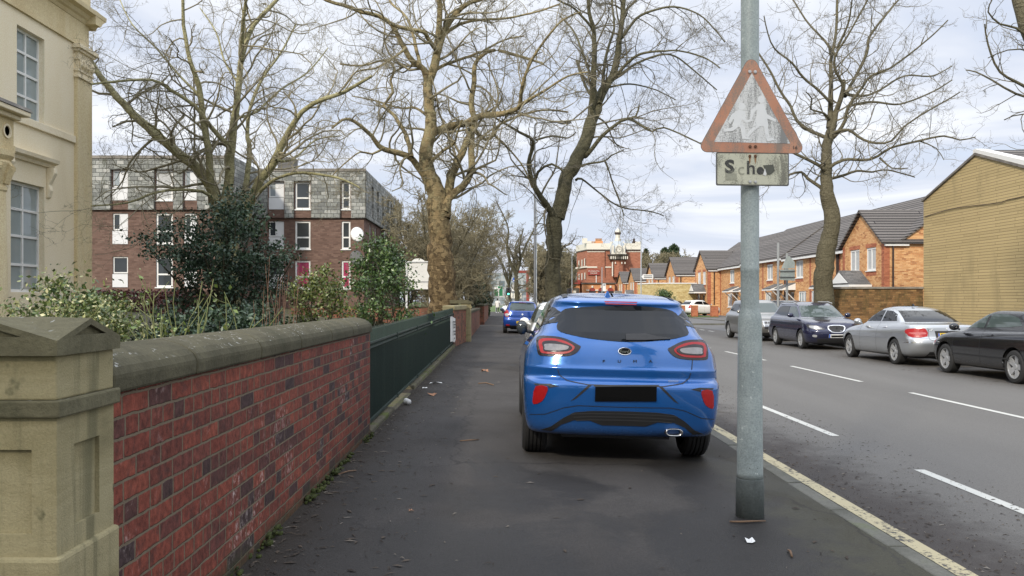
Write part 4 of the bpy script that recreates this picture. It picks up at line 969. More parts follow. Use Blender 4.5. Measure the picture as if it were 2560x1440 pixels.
        for wy in (w['yr'], w['yf']):
            for sg in (-1, 1):
                q = o if first else copy_tree(o, s.root); first = False
                q.location = (sg*(s.hw-.5*wd-.012), wy, r); q.rotation_euler = (random.random()*6 if sg > 0 else random.random()*6, 0, 0)
                if sg < 0: q.rotation_euler = (0, 0, pi)
    def ray(s, d, u, v):
        o, dr = {'rear': ((u,-3,v),(0,1,0)), 'front': ((u,s.L+3,v),(0,-1,0)), 'left': ((-3,u,v),(1,0,0)), 'right': ((3,u,v),(-1,0,0)), 'top': ((u,v,4),(0,0,-1))}[d]
        h = s.bvh.ray_cast(Vector(o), Vector(dr))
        if h[0] is None: return None
        n = h[1]; n = -n if n.dot(Vector(dr)) > 0 else n
        return h[0], n
    def decal(s, d, poly, mat, name, off=.004, grid=.05, smooth=0, parent=None, mirror=False, flat=True):
        if smooth: poly = smooth_poly(poly, smooth)
        out = []
        for mi in ((1, -1) if mirror else (1,)):
            dd = d if mi == 1 or d in ('rear','front','top') else {'left':'right','right':'left'}[d]
            pl = [((u*mi if d in ('rear','front','top') else u), v) for u, v in poly]
            b = []
            for p, q in zip(pl, pl[1:]+pl[:1]):
                k = max(1, int(math.dist(p, q)/grid))
                b += [(p[0]+(q[0]-p[0])*i/k, p[1]+(q[1]-p[1])*i/k) for i in range(k)]
            us = [p[0] for p in b]; vs = [p[1] for p in b]; nb = len(b); pts = list(b)
            for u in np.arange(min(us)+grid/2, max(us), grid):
                for v in np.arange(min(vs)+grid/2, max(vs), grid):
                    if min((u-p[0])**2+(v-p[1])**2 for p in b) > (grid*.45)**2: pts.append((u, v))
            rv, re, rf, ov, oe, of = delaunay_2d_cdt([Vector(p) for p in pts], [], [list(range(nb))], 1, 1e-6)
            m = MB(); ok = []
            for p in rv:
                h = s.ray(dd, p.x, p.y); ok.append(h is not None)
                m.v.append(tuple(h[0]+h[1]*off) if h else (0,0,0))
            m.f = [tuple(t) for t in rf if all(ok[i] for i in t)]
            if m.f:      # keep the one connected piece that the body carries
                par = list(range(len(m.v)))
                def fd(i):
                    while par[i] != i: par[i] = par[par[i]]; i = par[i]
                    return i
                for t in m.f: par[fd(t[1])] = fd(t[0]); par[fd(t[2])] = fd(t[0])
                rt = [fd(t[0]) for t in m.f]; big = max(set(rt), key=rt.count); m.f = [t for t, q in zip(m.f, rt) if q == big]
            # a rim going back into the body, so the piece has thickness
            cnt = {}
            for t in m.f:
                for i, j in zip(t, t[1:]+t[:1]): cnt.setdefault((min(i,j),max(i,j)), []).append((i,j))
            bk = {}
            for e in [x[0] for x in cnt.values() if len(x) == 1]:
                for i in e:
                    if i not in bk:
                        h = s.ray(dd, rv[i].x, rv[i].y); bk[i] = len(m.v); m.v.append(tuple(h[0]-h[1]*.004))
                m.f.append((e[1], e[0], bk[e[0]], bk[e[1]]))
            used = sorted({i for t in m.f for i in t}); ix = {u: k for k, u in enumerate(used)}; m.v = [m.v[i] for i in used]; m.f = [tuple(ix[i] for i in t) for t in m.f]
            if m.f: out.append(m.build(name, mat, parent or s.root, smooth=False))
        return out[0] if out else None
    def line(s, d, pts, width, mat, name, off=.003, closed=False, smooth=0, mirror=False, parent=None, grid=.04):
        """thin strip laid along the body"""
        P_ = [np.array(p, float) for p in pts]; o = []
        fine = []
        for p, q in zip(P_, P_[1:]):
            k = max(1, int(np.hypot(*(q-p))/grid)); fine += [p+(q-p)*i/k for i in range(k)]
        fine.append(P_[-1])
        m = MB()
        for mi in ((1, -1) if mirror else (1,)):
            dd = d if mi == 1 or d in ('rear','front','top') else {'left':'right','right':'left'}[d]; prev = None
            for i, p in enumerate(fine):
                t = fine[min(i+1,len(fine)-1)]-fine[max(i-1,0)]; t = t/max(1e-6, np.hypot(*t)); nn = np.array([-t[1],t[0]])*width/2
                hs = [s.ray(dd, (a[0]*mi if d in ('rear','front','top') else a[0]), a[1]) for a in (p+nn, p-nn)]
                if None in hs: prev = None; continue
                ids = []
                for h in hs: m.v.append(tuple(h[0]+h[1]*off)); ids.append(len(m.v)-1)
                if prev: m.f.append((prev[0],prev[1],ids[1],ids[0]))
                prev = ids
        return m.build(name, mat, parent or s.root)
    def lens(s, d, layers, name, mirror=True, smooth=4):
        """stack of nested lens shapes: [(poly, material)], outermost first"""
        for mi in ((1,-1) if mirror else (1,)):
            base = None
            for k, (poly, mat) in enumerate(layers):
                pl = [(u*mi, v) for u, v in poly] if d in ('rear','front','top') else poly
                dd = d if mi == 1 or d in ('rear','front','top') else {'left':'right','right':'left'}[d]
                o = s.decal(dd, pl, M[mat] if isinstance(mat, str) else mat, name if k == 0 else ('lens_ring' if k == 1 else 'lens_centre'), off=.006+.004*k, grid=.03, smooth=smooth, parent=base)
                if k == 0: base = o
    def mirror_pods(s, y, z, x, mat, sides=(-1,1), sz=(.10,.055,.075)):
        for sg in sides:
            m = MB().ball((sg*x, y, z), *sz, 14).tube([(sg*(x-.13),y+.02,z-.06),(sg*(x-.03),y,z-.03)], .022, 6)
            o = m.build('wing_mirror', mat, s.root, smooth=True)
            MB().ball((sg*x, y-.03, z), sz[0]*.86, .035, sz[2]*.82, 12).build('mirror_glass', M['glass'], o, smooth=True)
    def place(s, x, y, rz, roll=0, z=0):
        s.root.rotation_mode = 'XYZ'; s.root.location = (x, y, z); s.root.rotation_euler = (0, roll, rz); return s.root

def hatch_rows(L, H, hw, belt=1.0, cowl=.96, yc=None, hood=.78, rake=.30, roof=None, tail=.10):
    yc = yc or L-1.12; roof = roof or L-1.95
    return [(.26,.26,0,.9,L-.9,.35,.2,.2),(.22,.20,0,.42,L-.35,.78*hw,.25,.4),(.27,.22,0,.16,L-.17,.93*hw,.30,.5),(.40,.36,0,.04,L-.05,.985*hw,.32,.6),
            (.54,.50,0,0,L,hw,.32,.65),(.64,.60,0,.01,L-.01,hw,.34,.65),(.70,.66,0,.05,L-.05,.995*hw,.36,.65),(.82,hood-.04,0,.06,L-.12,.985*hw,.38,.66),
            (belt-.08,hood+.04,0,.08,L-.28,.965*hw,.40,.6),(belt,hood+.11,0,tail,L-.60,.92*hw,.40,.5),(belt+.03,cowl,.0,tail+.04,yc,.875*hw,.38,.4),
            (belt+.17,cowl+.17,0,tail+.04+.4*rake,yc-.33,.80*hw,.38,.36),(H-.13,H-.12,0,tail+.04+rake,roof+.16,.70*hw,.36,.32),(H-.08,H-.072,0,tail+.02+rake,roof+.02,.655*hw,.32,.3),
            (H-.05,H-.042,0,tail+.09+rake,roof-.09,.58*hw,.3,.3),(H-.022,H-.018,0,.55+rake,roof-.35,.42*hw,.3,.3),(H-.007,H-.005,0,.95+rake,roof-.7,.2*hw,.2,.2),(H,H,0,1.3,roof-.95,.01,.01,.01)]
def saloon_rows(L, H, hw, deck=.98, cowl=.95, yc=None):
    yc = yc or L-1.28
    return [(.26,.26,0,.9,L-.9,.35,.2,.2),(.22,.20,0,.42,L-.35,.78*hw,.25,.4),(.27,.22,0,.16,L-.17,.93*hw,.34,.5),(.40,.36,0,.04,L-.05,.985*hw,.38,.6),
            (.55,.50,0,0,L,hw,.40,.65),(.66,.60,0,.02,L-.01,hw,.42,.65),(.71,.66,0,.055,L-.04,.995*hw,.44,.65),(.82,.73,0,.075,L-.12,.985*hw,.46,.66),
            (deck-.05,.80,0,.09,L-.30,.95*hw,.46,.6),(deck,.87,0,.16,L-.65,.915*hw,.44,.5),(deck+.035,cowl,0,.66,yc,.865*hw,.40,.42),
            (1.17,1.17,0,.98,yc-.38,.78*hw,.40,.38),(H-.12,H-.12,0,1.42,yc-.78,.69*hw,.38,.34),(H-.075,H-.07,0,1.58,yc-.90,.64*hw,.34,.3),
            (H-.048,H-.042,0,1.72,yc-1.0,.56*hw,.3,.3),(H-.02,H-.018,0,1.92,yc-1.12,.40*hw,.2,.2),(H-.006,H-.005,0,2.05,yc-1.2,.2*hw,.12,.12),(H,H,0,2.2,yc-1.3,.01,.01,.01)]

BLUE = paint_mat('bright_blue_paint', (.012,.108,.37), .35, .20, .10)
BLUE2 = paint_mat('mid_blue_paint', (.012,.06,.30), .3, .25, .1)
NAVY = paint_mat('navy_paint', (.012,.014,.045), .3, .25, .2)
SILVER = paint_mat('silver_paint', (.47,.49,.51), .75, .30, .06)
GREY = paint_mat('grey_brown_paint', (.20,.195,.185), .6, .32, .08)
BLACKP = paint_mat('black_paint', (.008,.009,.012), .2, .2, .2)
WHITEP = paint_mat('white_car_paint', (.72,.72,.70), 0, .3, .03)

M['smoke_lens'] = plain('grey_smoked_lens', (.22,.215,.22), .2, var=.45, scale=22, coat=.5)
# the bright blue car parked on the pavement
CX, CY = 1.065, 7.42
rows = [(.24,.24,0,.9,3.4,.35,.2,.2),(.24,.20,0,.40,3.85,.70,.25,.4),(.262,.22,0,.15,4.02,.825,.30,.5),(.31,.27,0,.085,4.06,.862,.32,.5),(.40,.36,0,.05,4.12,.885,.34,.6),(.56,.52,0,.01,4.18,.90,.36,.7),
        (.69,.64,0,.0,4.19,.906,.38,.7),(.735,.70,0,.02,4.16,.908,.40,.7),(.775,.73,0,.075,4.1,.906,.42,.7),(.845,.78,0,.062,4.05,.903,.44,.7),(.87,.80,0,.075,4.02,.902,.44,.7),(.97,.83,0,.105,3.95,.892,.46,.7),
        (1.07,.90,0,.145,3.78,.850,.48,.7),(1.13,.97,0,.185,3.4,.805,.48,.6),(1.16,1.04,0,.215,3.05,.770,.44,.45),(1.26,1.2,0,.33,2.75,.720,.44,.4),(1.385,1.36,.02,.455,2.4,.650,.42,.35),
        (1.425,1.415,.03,.44,2.28,.618,.38,.3),(1.448,1.432,.035,.47,2.22,.585,.36,.3),(1.475,1.45,.045,.56,2.05,.47,.3,.3),(1.488,1.46,.05,.8,1.8,.25,.2,.2),(1.49,1.465,.05,1.1,1.6,.01,.01,.01)]
rows = [(a,b,c,d,e,w*.966,f,g) for a,b,c,d,e,w,f,g in rows]
pc = Car('parked_car', 'bright blue hatchback crossover parked half on the pavement, tail towards us', rows, dict(r=.335, w=.225, yr=.80, yf=3.385, n=5, mat='alloy', rim=.70), BLUE, 4.19, .876, 3.3)
def rp(px, py, Yd): X = PX(px, Yd); return (X-CX, PZ(py, Yd)+.025*X)
def rpl(l, Yd): return [rp(a, b, Yd) for a, b in l]
gl = pc.decal('rear', rpl([(1406,773),(1480,766),(1550,764),(1620,767),(1678,778),(1698,800),(1712,832),(1688,842),(1640,849),(1560,853),(1480,847),(1420,837),(1384,824),(1391,796)], 7.75), M['car_glass'], 'rear_window', .004, .05, 3)
pc.lens('rear', [(rpl([(1337,846),(1372,842),(1405,847),(1437,862),(1443,868),(1430,883),(1405,890),(1350,890),(1338,882)], 7.6), 'dark_lens'),
                 (rpl([(1343,852),(1375,848),(1405,854),(1428,867),(1418,880),(1395,885),(1352,884),(1344,876)], 7.6), 'red_lens'),
                 (rpl([(1352,857),(1378,854),(1404,860),(1422,868),(1410,878),(1358,880),(1352,870)], 7.6), 'dark_lens'),
                 (rpl([(1357,863),(1380,862),(1402,864),(1414,868),(1404,876),(1360,877),(1356,870)], 7.6), M['smoke_lens'])], 'tail_light')
pc.lens('rear', [(rpl([(1335,966),(1363,966),(1361,984),(1351,1003),(1331,1012),(1329,996)], 7.5), 'red_lens')], 'reflector', smooth=2)
pc.decal('rear', rpl([(1330,960),(1370,959),(1392,964),(1366,969),(1366,964),(1333,964)], 7.5), M['black_plastic'], 'reflector_recess', .003, .03, mirror=True)
pc.decal('rear', rpl([(1483,967),(1636,967),(1636,1003),(1483,1003)], 7.43), M['black'], 'number_plate', .012, .08)
pc.decal('rear', rpl([(1464,963),(1473,963),(1436,996),(1422,1003)], 7.45), M['black_plastic'], 'plate_recess', .003, .03, mirror=True)
pc.decal('rear', rpl([(1478,962),(1642,962),(1640,966),(1480,966)], 7.45), M['black_plastic'], 'plate_recess', .003, .04)
seam = rpl([(1383,891),(1386,915),(1393,938),(1412,951),(1462,960),(1561,963)], 7.5)
pc.line('rear', seam+[(-x, z) for x, z in seam[-2::-1]], .007, M['black_plastic'], 'tailgate_seam')
pc.line('rear', rpl([(1311,1041),(1360,1036),(1405,1018),(1440,1012),(1561,1016)], 7.5), .006, M['black_plastic'], 'bumper_seam', mirror=True)
dif = [(1350,1079),(1375,1069),(1405,1045),(1432,1030),(1475,1026),(1561,1027)]
low = [(1561,1064),(1502,1063),(1472,1051),(1432,1050),(1402,1062),(1378,1080)]
dl = rpl(dif, 7.48)+[(-x, z) for x, z in rpl(dif, 7.48)[-2::-1]]; lo = rpl(low, 7.48)
df = pc.decal('rear', dl+[(-x, z) for x, z in lo[::-1]][:-1]+lo, M['black_plastic'], 'diffuser', .006, .04)
M['grey_trim'] = plain('grey_trim', (.045,.046,.048), .5)
for yy in (1033, 1041, 1049): pc.line('rear', rpl([(1424+(yy-1033)*.8,yy+1),(1470,yy-1),(1561,yy)], 7.48), .008, M['grey_trim'], 'diffuser_rib', .009, mirror=True, parent=df)
h = pc.ray('rear', *rp(1680,1079,7.5))
M['dark_chrome'] = plain('dark_chrome', (.42,.42,.42), .22, 1, var=.1)
ex = MB(); ec = (rp(1680,1079,7.5)[0], .0, rp(1680,1079,7.5)[1]); n = 20
for k, (s_, y) in enumerate(((1,.30),(1,.025),(.82,.022),(.78,.2))):
    for i in range(n):
        a = 2*pi*i/n; c_, d_ = cos(a), sin(a)
        ex.v.append((ec[0]+s_*.075*abs(c_)**.7*(1 if c_ > 0 else -1), y, ec[2]+s_*.033*abs(d_)**.7*(1 if d_ > 0 else -1)))
ex.f = [(k*n+i, k*n+(i+1) % n, (k+1)*n+(i+1) % n, (k+1)*n+i) for k in range(3) for i in range(n)]
ex.build('exhaust', M['dark_chrome'], pc.root, smooth=True)
ovl = lambda c, a, b, k=28: [(c[0]+a*cos(t), c[1]+b*sin(t)) for t in np.linspace(0, 2*pi, k, endpoint=False)]
bc = (0, rp(1561,879,7.53)[1])
bd = pc.decal('rear', ovl(bc,.058,.032), M['chrome'], 'badge', .010, .03); pc.decal('rear', ovl(bc,.052,.027), M['black'], 'badge_field', .0125, .03, parent=bd)
by = pc.ray('rear', *bc)[0].y
text_mb('Ford', .042, (0, by-.016, bc[1]), extrude=.001).build('badge_lettering', M['chrome'], bd)
lt = MB()
for ch, px_ in zip('PUMA', (1502,1541,1580,1619)):
    u, v = rp(px_, 903, 7.52); hh = pc.ray('rear', u, v)[0]
    q = text_mb(ch, .034, (u, hh.y-.006, v), extrude=.003); q.v = [((x-u)*1.35+u, y+.0, z) for x, y, z in q.v]; lt.add(q.v, q.f)
lt.build('lettering', M['black_plastic'], pc.root)
u, v = rp(1676,953,7.5); pc.decal('rear', [(u-.045,v-.006),(u+.045,v-.006),(u+.05,v+.006),(u-.045,v+.006)], M['chrome'], 'trim_badge', .006)
pc.decal('rear', [(-.15,1.440),(.15,1.440),(.14,1.418),(-.14,1.418)], M['red_lens'], 'brake_light', .006, .04)
wz = rp(1560,843,7.7)
wm = pc.decal('rear', rpl([(1552,836),(1600,835),(1632,842),(1662,845),(1662,848),(1600,850),(1552,850)], 7.7), M['black_plastic'], 'wiper', .014, .03)
for sg in (-1, 1): pc.line('top', [(sg*.50,.62),(sg*.47,1.9)], .045, M['black_plastic'], 'roof_strip', .006)
fin = MB(); fx, fy, fz = -.09, .75, 1.475
fin.add([(fx-.035,fy-.01,fz),(fx+.035,fy-.01,fz),(fx+.022,fy+.17,fz+.01),(fx-.022,fy+.17,fz+.01),(fx-.006,fy,fz+.068),(fx+.006,fy,fz+.068),(fx,fy+.15,fz+.012)], [(0,1,5,4),(1,2,6,5),(3,0,4,6),(4,5,6),(0,3,2,1)])
fin.build('antenna', BLUE, pc.root, bevel=.004)
sw = pc.decal('left', [(.40,1.235),(.95,1.165),(2.0,1.105),(3.0,1.07),(2.72,1.22),(2.42,1.35),(1.9,1.412),(1.2,1.41),(.60,1.37)], M['car_glass'], 'side_window', .004, .05, 2, mirror=True)
for yy in (1.78,): pc.line('left', [(yy,1.12),(yy-.02,1.4)], .06, M['black_plastic'], 'pillar_trim', .007, mirror=True)
pc.decal('top', [(-.50,2.38),(.50,2.38),(.62,2.95),(.3,3.0),(-.3,3.0),(-.62,2.95)], M['car_glass'], 'windscreen', .005, .06)
for yy in (1.62,2.62): pc.line('left', [(yy+.1,.42),(yy,.7),(yy+.02,1.07)], .006, M['black_plastic'], 'door_seam', mirror=True)
pc.decal('left', [(1.42,.98),(1.60,.975),(1.60,1.005),(1.42,1.01)], BLUE, 'door_handle', .02, .03, mirror=True)
for wy in (.80, 3.385):
    pts = [(wy+.40*cos(a), .335+.40*sin(a)) for a in np.linspace(-.1, pi+.1, 24)]
    pc.line('left', pts, .045, M['black_plastic'] if 0 else BLUE, 'arch_lip', .008, mirror=True)
pc.mirror_pods(2.62, 1.12, .87, M['black_plastic'], sz=(.066,.06,.085))
pc.place(CX, CY, -R(.7), R(1.43), -.025*CX)

def wheel_seams(c, ys, belt, zb=.3):
    for y in ys: c.line('left', [(y,zb),(y,belt)], .007, M['black_plastic'], 'door_seam', mirror=True)
# blue hatchback ahead on the pavement
L, H, hw = 3.95, 1.47, .845
c2 = Car('parked_car', 'mid blue small hatchback with yellow plate parked on the pavement farther up', hatch_rows(L,H,hw,.98,.95,rake=.32), dict(r=.30, w=.18, yr=.62, yf=3.1), BLUE2, L, hw)
c2.decal('rear', [(-.56,1.06),(-.3,1.02),(.3,1.02),(.56,1.06),(.50,1.32),(.42,1.355),(-.42,1.355),(-.50,1.32)], M['clear_glass'], 'rear_window', .005, .05, 2)
c2.lens('rear', [([(.60,.74),(.76,.76),(.80,.98),(.72,1.03),(.62,1.0)], 'red_lens'), ([(.62,.76),(.74,.77),(.76,.87),(.63,.88)], 'clear_lens')], 'tail_light')
c2.decal('rear', [(-.26,.46),(.26,.46),(.26,.56),(-.26,.56)], M['yellow_plate'], 'number_plate', .01); c2.decal('rear', [(-.17,.49),(.17,.48),(.19,.54),(-.15,.545)], M['black'], 'plate_cover', .014)
c2.decal('rear', [(-.05,.86),(0,.81),(.05,.86),(0,.91)], M['chrome'], 'badge', .01); c2.decal('rear', [(-.75,.36),(.75,.36),(.7,.24),(-.7,.24)], M['black_plastic'], 'bumper_trim', .006)
c2.decal('rear', [(.55,.34),(.70,.34),(.70,.40),(.55,.40)], M['red_lens'], 'reflector', .012, mirror=True)
h = c2.ray('rear', 0, .77)[0]; text_mb('C L I O', .055, (0, h.y-.01, .765), extrude=.003).build('lettering', M['chrome'], c2.root)
c2.decal('rear', [(-.16,1.385),(.16,1.385),(.15,1.365),(-.15,1.365)], M['red_lens'], 'brake_light', .006)
c2.line('rear', [(-.33,1.04),(.1,1.07)], .03, M['black_plastic'], 'wiper', .014)
c2.line('rear', [(-.62,.98),(-.60,.72),(-.5,.62),(.5,.62),(.60,.72),(.62,.98)], .008, M['black_plastic'], 'tailgate_seam')
c2.decal('left', [(.6,1.06),(2.65,.99),(2.25,1.28),(1.9,1.36),(.9,1.34)], M['car_glass'], 'side_window', .005, .06, 2, mirror=True)
c2.mirror_pods(2.45, 1.03, .90, BLUE2); MB().tube([(0,.55,1.44),(0,.4,1.52)], .008, 6).build('antenna', M['black_plastic'], c2.root)
c2.place(.97, 38.0, 0, R(1.43), -.024)
# white car between the two, nose towards us
L, H, hw = 3.95, 1.46, .83
c3 = Car('parked_car', 'white car squeezed between the two blue cars, only its flank and mirror showing', hatch_rows(L,H,hw,.98,.95), dict(r=.30, w=.18, yr=.62, yf=3.1), WHITEP, L, hw)
c3.decal('left', [(.6,1.06),(2.75,.99),(2.3,1.28),(1.95,1.35),(.9,1.33)], M['clear_glass'], 'side_window', .005, .06, 2, mirror=True)
c3.decal('front', [(-.56,1.03),(.56,1.03),(.44,1.32),(-.44,1.32)], M['clear_glass'], 'windscreen', .005, .06)
c3.lens('front', [([(.45,.62),(.74,.66),(.72,.76),(.5,.72)], 'clear_lens')], 'headlight'); c3.decal('front', [(-.4,.3),(.4,.3),(.4,.45),(-.4,.45)], M['black_plastic'], 'grille', .006)
c3.mirror_pods(2.5, 1.02, .91, WHITEP); c3.place(1.40, 20.6, pi, -R(1.43), -.04)

# --- row of cars parked along the far kerb
FAR = 'cars parked along the far kerb'
L, H, hw = 4.47, 1.56, .885
ca = Car('parked_car', 'dark navy estate car facing us, chrome framed grille and glinting alloy wheels', hatch_rows(L,H,hw,1.02,1.02,yc=L-1.0,hood=.86,rake=.36,roof=L-2.0), dict(r=.32, w=.2, yr=.98, yf=3.56, n=7, sw=.12), NAVY, L, hw, group=FAR)
ca.decal('front', [(-.70,1.06),(-.35,1.035),(.35,1.035),(.70,1.06),(.60,1.36),(.54,1.42),(-.54,1.42),(-.60,1.36)], M['clear_glass'], 'windscreen', .005, .05)
ca.decal('right', [(.62,1.13),(1.2,1.08),(1.95,1.06),(1.93,1.40),(1.2,1.41),(.85,1.36)], M['car_glass'], 'side_window', .005, .05, mirror=True)
ca.decal('right', [(2.02,1.06),(3.12,1.05),(2.95,1.15),(2.55,1.38),(2.0,1.40)], M['clear_glass'], 'side_window', .005, .05, mirror=True)
gr = ca.decal('front', [(-.26,.78),(.26,.78),(.19,.58),(-.19,.58)], M['chrome'], 'grille', .012, .04, 3); ca.decal('front', [(-.22,.765),(.22,.765),(.165,.60),(-.165,.60)], M['black_plastic'], 'grille_mesh', .017, .04, 3, parent=gr)
h = ca.ray('front', 0, .68)[0]
q = text_mb('S', .12, (0,0,0), extrude=.004); bdg = MB(); bdg.add([(-x, h.y+.026, z+.68) for x,y,z in q.v], q.f); bdg.build('badge', M['chrome'], gr)
ca.lens('front', [([(.37,.67),(.55,.645),(.80,.70),(.82,.82),(.70,.80),(.5,.75)], 'dark_alloy'), ([(.45,.685),(.60,.665),(.77,.71),(.77,.78),(.6,.755)], 'clear_lens')], 'headlight')
ca.decal('front', [(-.26,.40),(.26,.40),(.26,.51),(-.26,.51)], M['white_plate'], 'number_plate', .012); ca.decal('front', [(-.21,.43),(.18,.42),(.2,.48),(-.2,.485)], M['black'], 'plate_cover', .016)
BL = plain('plate_blue', (.01,.09,.45), .4); ca.decal('front', [(.22,.402),(.258,.402),(.258,.508),(.22,.508)], BL, 'plate_band', .016)
ca.decal('front', [(-.55,.24),(.55,.24),(.62,.37),(-.62,.37)], M['black_plastic'], 'bumper_grille', .006)
ca.decal('front', [(.62,.42),(.72,.43),(.72,.49),(.62,.48)], M['clear_lens'], 'fog_light', .012, .03, 3, mirror=True)
for sg in (-1,1): MB().tube([(sg*.62,.8,1.49),(sg*.61,1.2,1.545),(sg*.60,2.1,1.545),(sg*.61,2.45,1.50)], .018, 8).build('roof_rail', M['alloy'], ca.root)
ca.mirror_pods(2.9, 1.10, .97, NAVY, sz=(.11,.07,.08)); wheel_seams(ca, (1.97, 3.08), 1.04); ca.place(9.9+hw, 27.5+L, pi, 0, ZR)
ca.decal('right', [(2.25,.93),(2.43,.925),(2.43,.95),(2.25,.955)], NAVY, 'door_handle', .02, .03, mirror=True); ca.decal('right', [(1.2,.95),(1.38,.945),(1.38,.97),(1.2,.975)], NAVY, 'door_handle', .02, .03, mirror=True)

L, H, hw = 4.58, 1.45, .885
cm = Car('parked_car', 'silver saloon with red tail lights and yellow plate, tail towards us', saloon_rows(L,H,hw,1.0,.96), dict(r=.32, w=.22, yr=1.03, yf=3.79, n=5, twin=.14, sw=.14, rim=.70), SILVER, L, hw, group=FAR)
cm.decal('rear', [(-.66,1.06),(.66,1.06),(.60,1.2),(.53,1.33),(-.53,1.33),(-.60,1.2)], M['car_glass'], 'rear_window', .005, .05)
cm.decal('left', [(1.15,1.075),(1.98,1.055),(1.96,1.33),(1.62,1.315),(1.35,1.24)], M['car_glass'], 'side_window', .005, .05, mirror=True)
cm.decal('left', [(2.06,1.055),(3.12,1.03),(2.75,1.24),(2.42,1.33),(2.04,1.335)], M['car_glass'], 'side_window', .005, .05, mirror=True)
cm.lens('rear', [([(.50,.73),(.80,.70),(.86,.78),(.84,.90),(.62,.92),(.52,.90)], 'red_lens'), ([(.54,.78),(.80,.775),(.82,.82),(.55,.83)], plain('pale_red_lens', (.45,.12,.12), .15, coat=1))], 'tail_light', smooth=2)
cm.decal('left', [(.16,.73),(.42,.80),(.44,.88),(.2,.92),(.12,.88)], M['red_lens'], 'tail_light', .008, .03, 2, mirror=True)
cm.decal('rear', [(-.30,.68),(.30,.68),(.33,.86),(-.33,.86)], M['black_plastic'], 'plate_recess', .005)
cm.decal('rear', [(-.26,.70),(.26,.70),(.26,.81),(-.26,.81)], M['yellow_plate'], 'number_plate', .014); cm.decal('rear', [(-.2,.73),(.18,.725),(.2,.785),(-.19,.79)], M['black'], 'plate_cover', .018); cm.decal('rear', [(-.258,.702),(-.225,.702),(-.225,.808),(-.258,.808)], BL, 'plate_band', .018)
h = cm.ray('rear', -.42, .885)[0]; text_mb('C220', .06, (-.42, h.y-.008, .885), extrude=.003).build('lettering', M['chrome'], cm.root)
cm.decal('rear', ovl((0,.905),.045,.045), M['chrome'], 'badge', .012)
cm.line('rear', [(-.48,.93),(-.47,.66),(-.4,.63),(.4,.63),(.47,.66),(.48,.93)], .008, M['black_plastic'], 'boot_seam')
cm.decal('rear', [(-.5,.22),(.5,.22),(.45,.36),(-.45,.36)], M['black_plastic'], 'bumper_trim', .006)
cm.line('left', [(.12,.58),(.5,.57)], .015, M['chrome'], 'bumper_strip', mirror=True); cm.mirror_pods(2.95, 1.03, .97, SILVER, sz=(.11,.07,.08)); wheel_seams(cm, (2.03, 3.05), 1.03)
cm.decal('left', [(1.5,.90),(1.7,.895),(1.7,.925),(1.5,.93)], M['chrome'], 'door_handle', .02, .03, mirror=True); cm.decal('left', [(2.5,.875),(2.7,.87),(2.7,.90),(2.5,.905)], M['chrome'], 'door_handle', .02, .03, mirror=True)
MB().prism([(1.75,H-.01),(1.9,H-.01),(1.86,H+.05),(1.83,H+.05)], 'x', -.012, .012).build('antenna', M['black_plastic'], cm.root)
cm.place(9.8+hw, 20.4, 0, 0, ZR)

L, H, hw = 4.2, 1.42, .88
cb = Car('parked_car', 'black hatchback with five spoke silver wheels cut off by the picture edge', hatch_rows(L,H,hw,.97,.94,rake=.45,hood=.76,yc=L-1.2,roof=L-2.1), dict(r=.32, w=.22, yr=.80, yf=3.33, n=5, sw=.20, rim=.70), BLACKP, L, hw, group=FAR)
cb.decal('left', [(2.02,1.03),(3.05,1.0),(2.7,1.19),(2.35,1.30),(2.0,1.315)], M['clear_glass'], 'side_window', .005, .05, mirror=True)
cb.decal('left', [(.75,1.10),(1.2,1.06),(1.93,1.035),(1.92,1.315),(1.4,1.31),(1.0,1.25)], M['clear_glass'], 'side_window', .005, .05, mirror=True)
cb.decal('rear', [(-.58,1.05),(.58,1.05),(.5,1.28),(-.5,1.28)], M['car_glass'], 'rear_window', .005, .06); cb.lens('rear', [([(.55,.72),(.78,.74),(.78,.90),(.58,.90)], 'red_lens')], 'tail_light')
cb.decal('front', [(-.66,1.0),(.66,1.0),(.52,1.28),(-.52,1.28)], M['car_glass'], 'windscreen', .005, .06); cb.lens('front', [([(.5,.6),(.8,.66),(.8,.74),(.5,.70)], 'clear_lens')], 'headlight')
cb.mirror_pods(2.78, 1.03, .95, BLACKP, sz=(.11,.07,.08)); wheel_seams(cb, (1.95, 2.98), 1.0)
cb.decal('left', [(3.55,.66),(3.62,.66),(3.62,.68),(3.55,.68)], M['clear_lens'], 'indicator', .01, .02, mirror=True)
cb.decal('left', [(1.55,.875),(1.75,.87),(1.75,.90),(1.55,.905)], BLACKP, 'door_handle', .02, .03, mirror=True); cb.line('left', [(.9,.46),(3.0,.45)], .03, M['black_plastic'], 'side_moulding', .008, mirror=True)
cb.place(9.76+hw, 15.57, 0, 0, ZR)

L, H, hw = 4.37, 1.64, .90
cs = Car('parked_car', 'grey brown crossover with barred grille half hidden by lamp column', hatch_rows(L,H,hw,1.06,1.08,yc=L-1.05,hood=.90,rake=.38,roof=L-2.0), dict(r=.34, w=.22, yr=.80, yf=3.42, n=5), GREY, L, hw, group=FAR)
cs.decal('front', [(-.70,1.12),(.70,1.12),(.60,1.44),(.54,1.49),(-.54,1.49),(-.60,1.44)], M['clear_glass'], 'windscreen', .005, .05)
cs.decal('right', [(.62,1.17),(1.9,1.12),(1.88,1.47),(1.1,1.46),(.8,1.40)], M['car_glass'], 'side_window', .005, .05, mirror=True); cs.decal('right', [(1.98,1.12),(3.0,1.12),(2.6,1.42),(1.96,1.47)], M['car_glass'], 'side_window', .005, .05, mirror=True)
gg = cs.decal('front', [(-.46,.80),(.46,.80),(.40,.50),(-.40,.50)], M['chrome'], 'grille', .010, .04); 
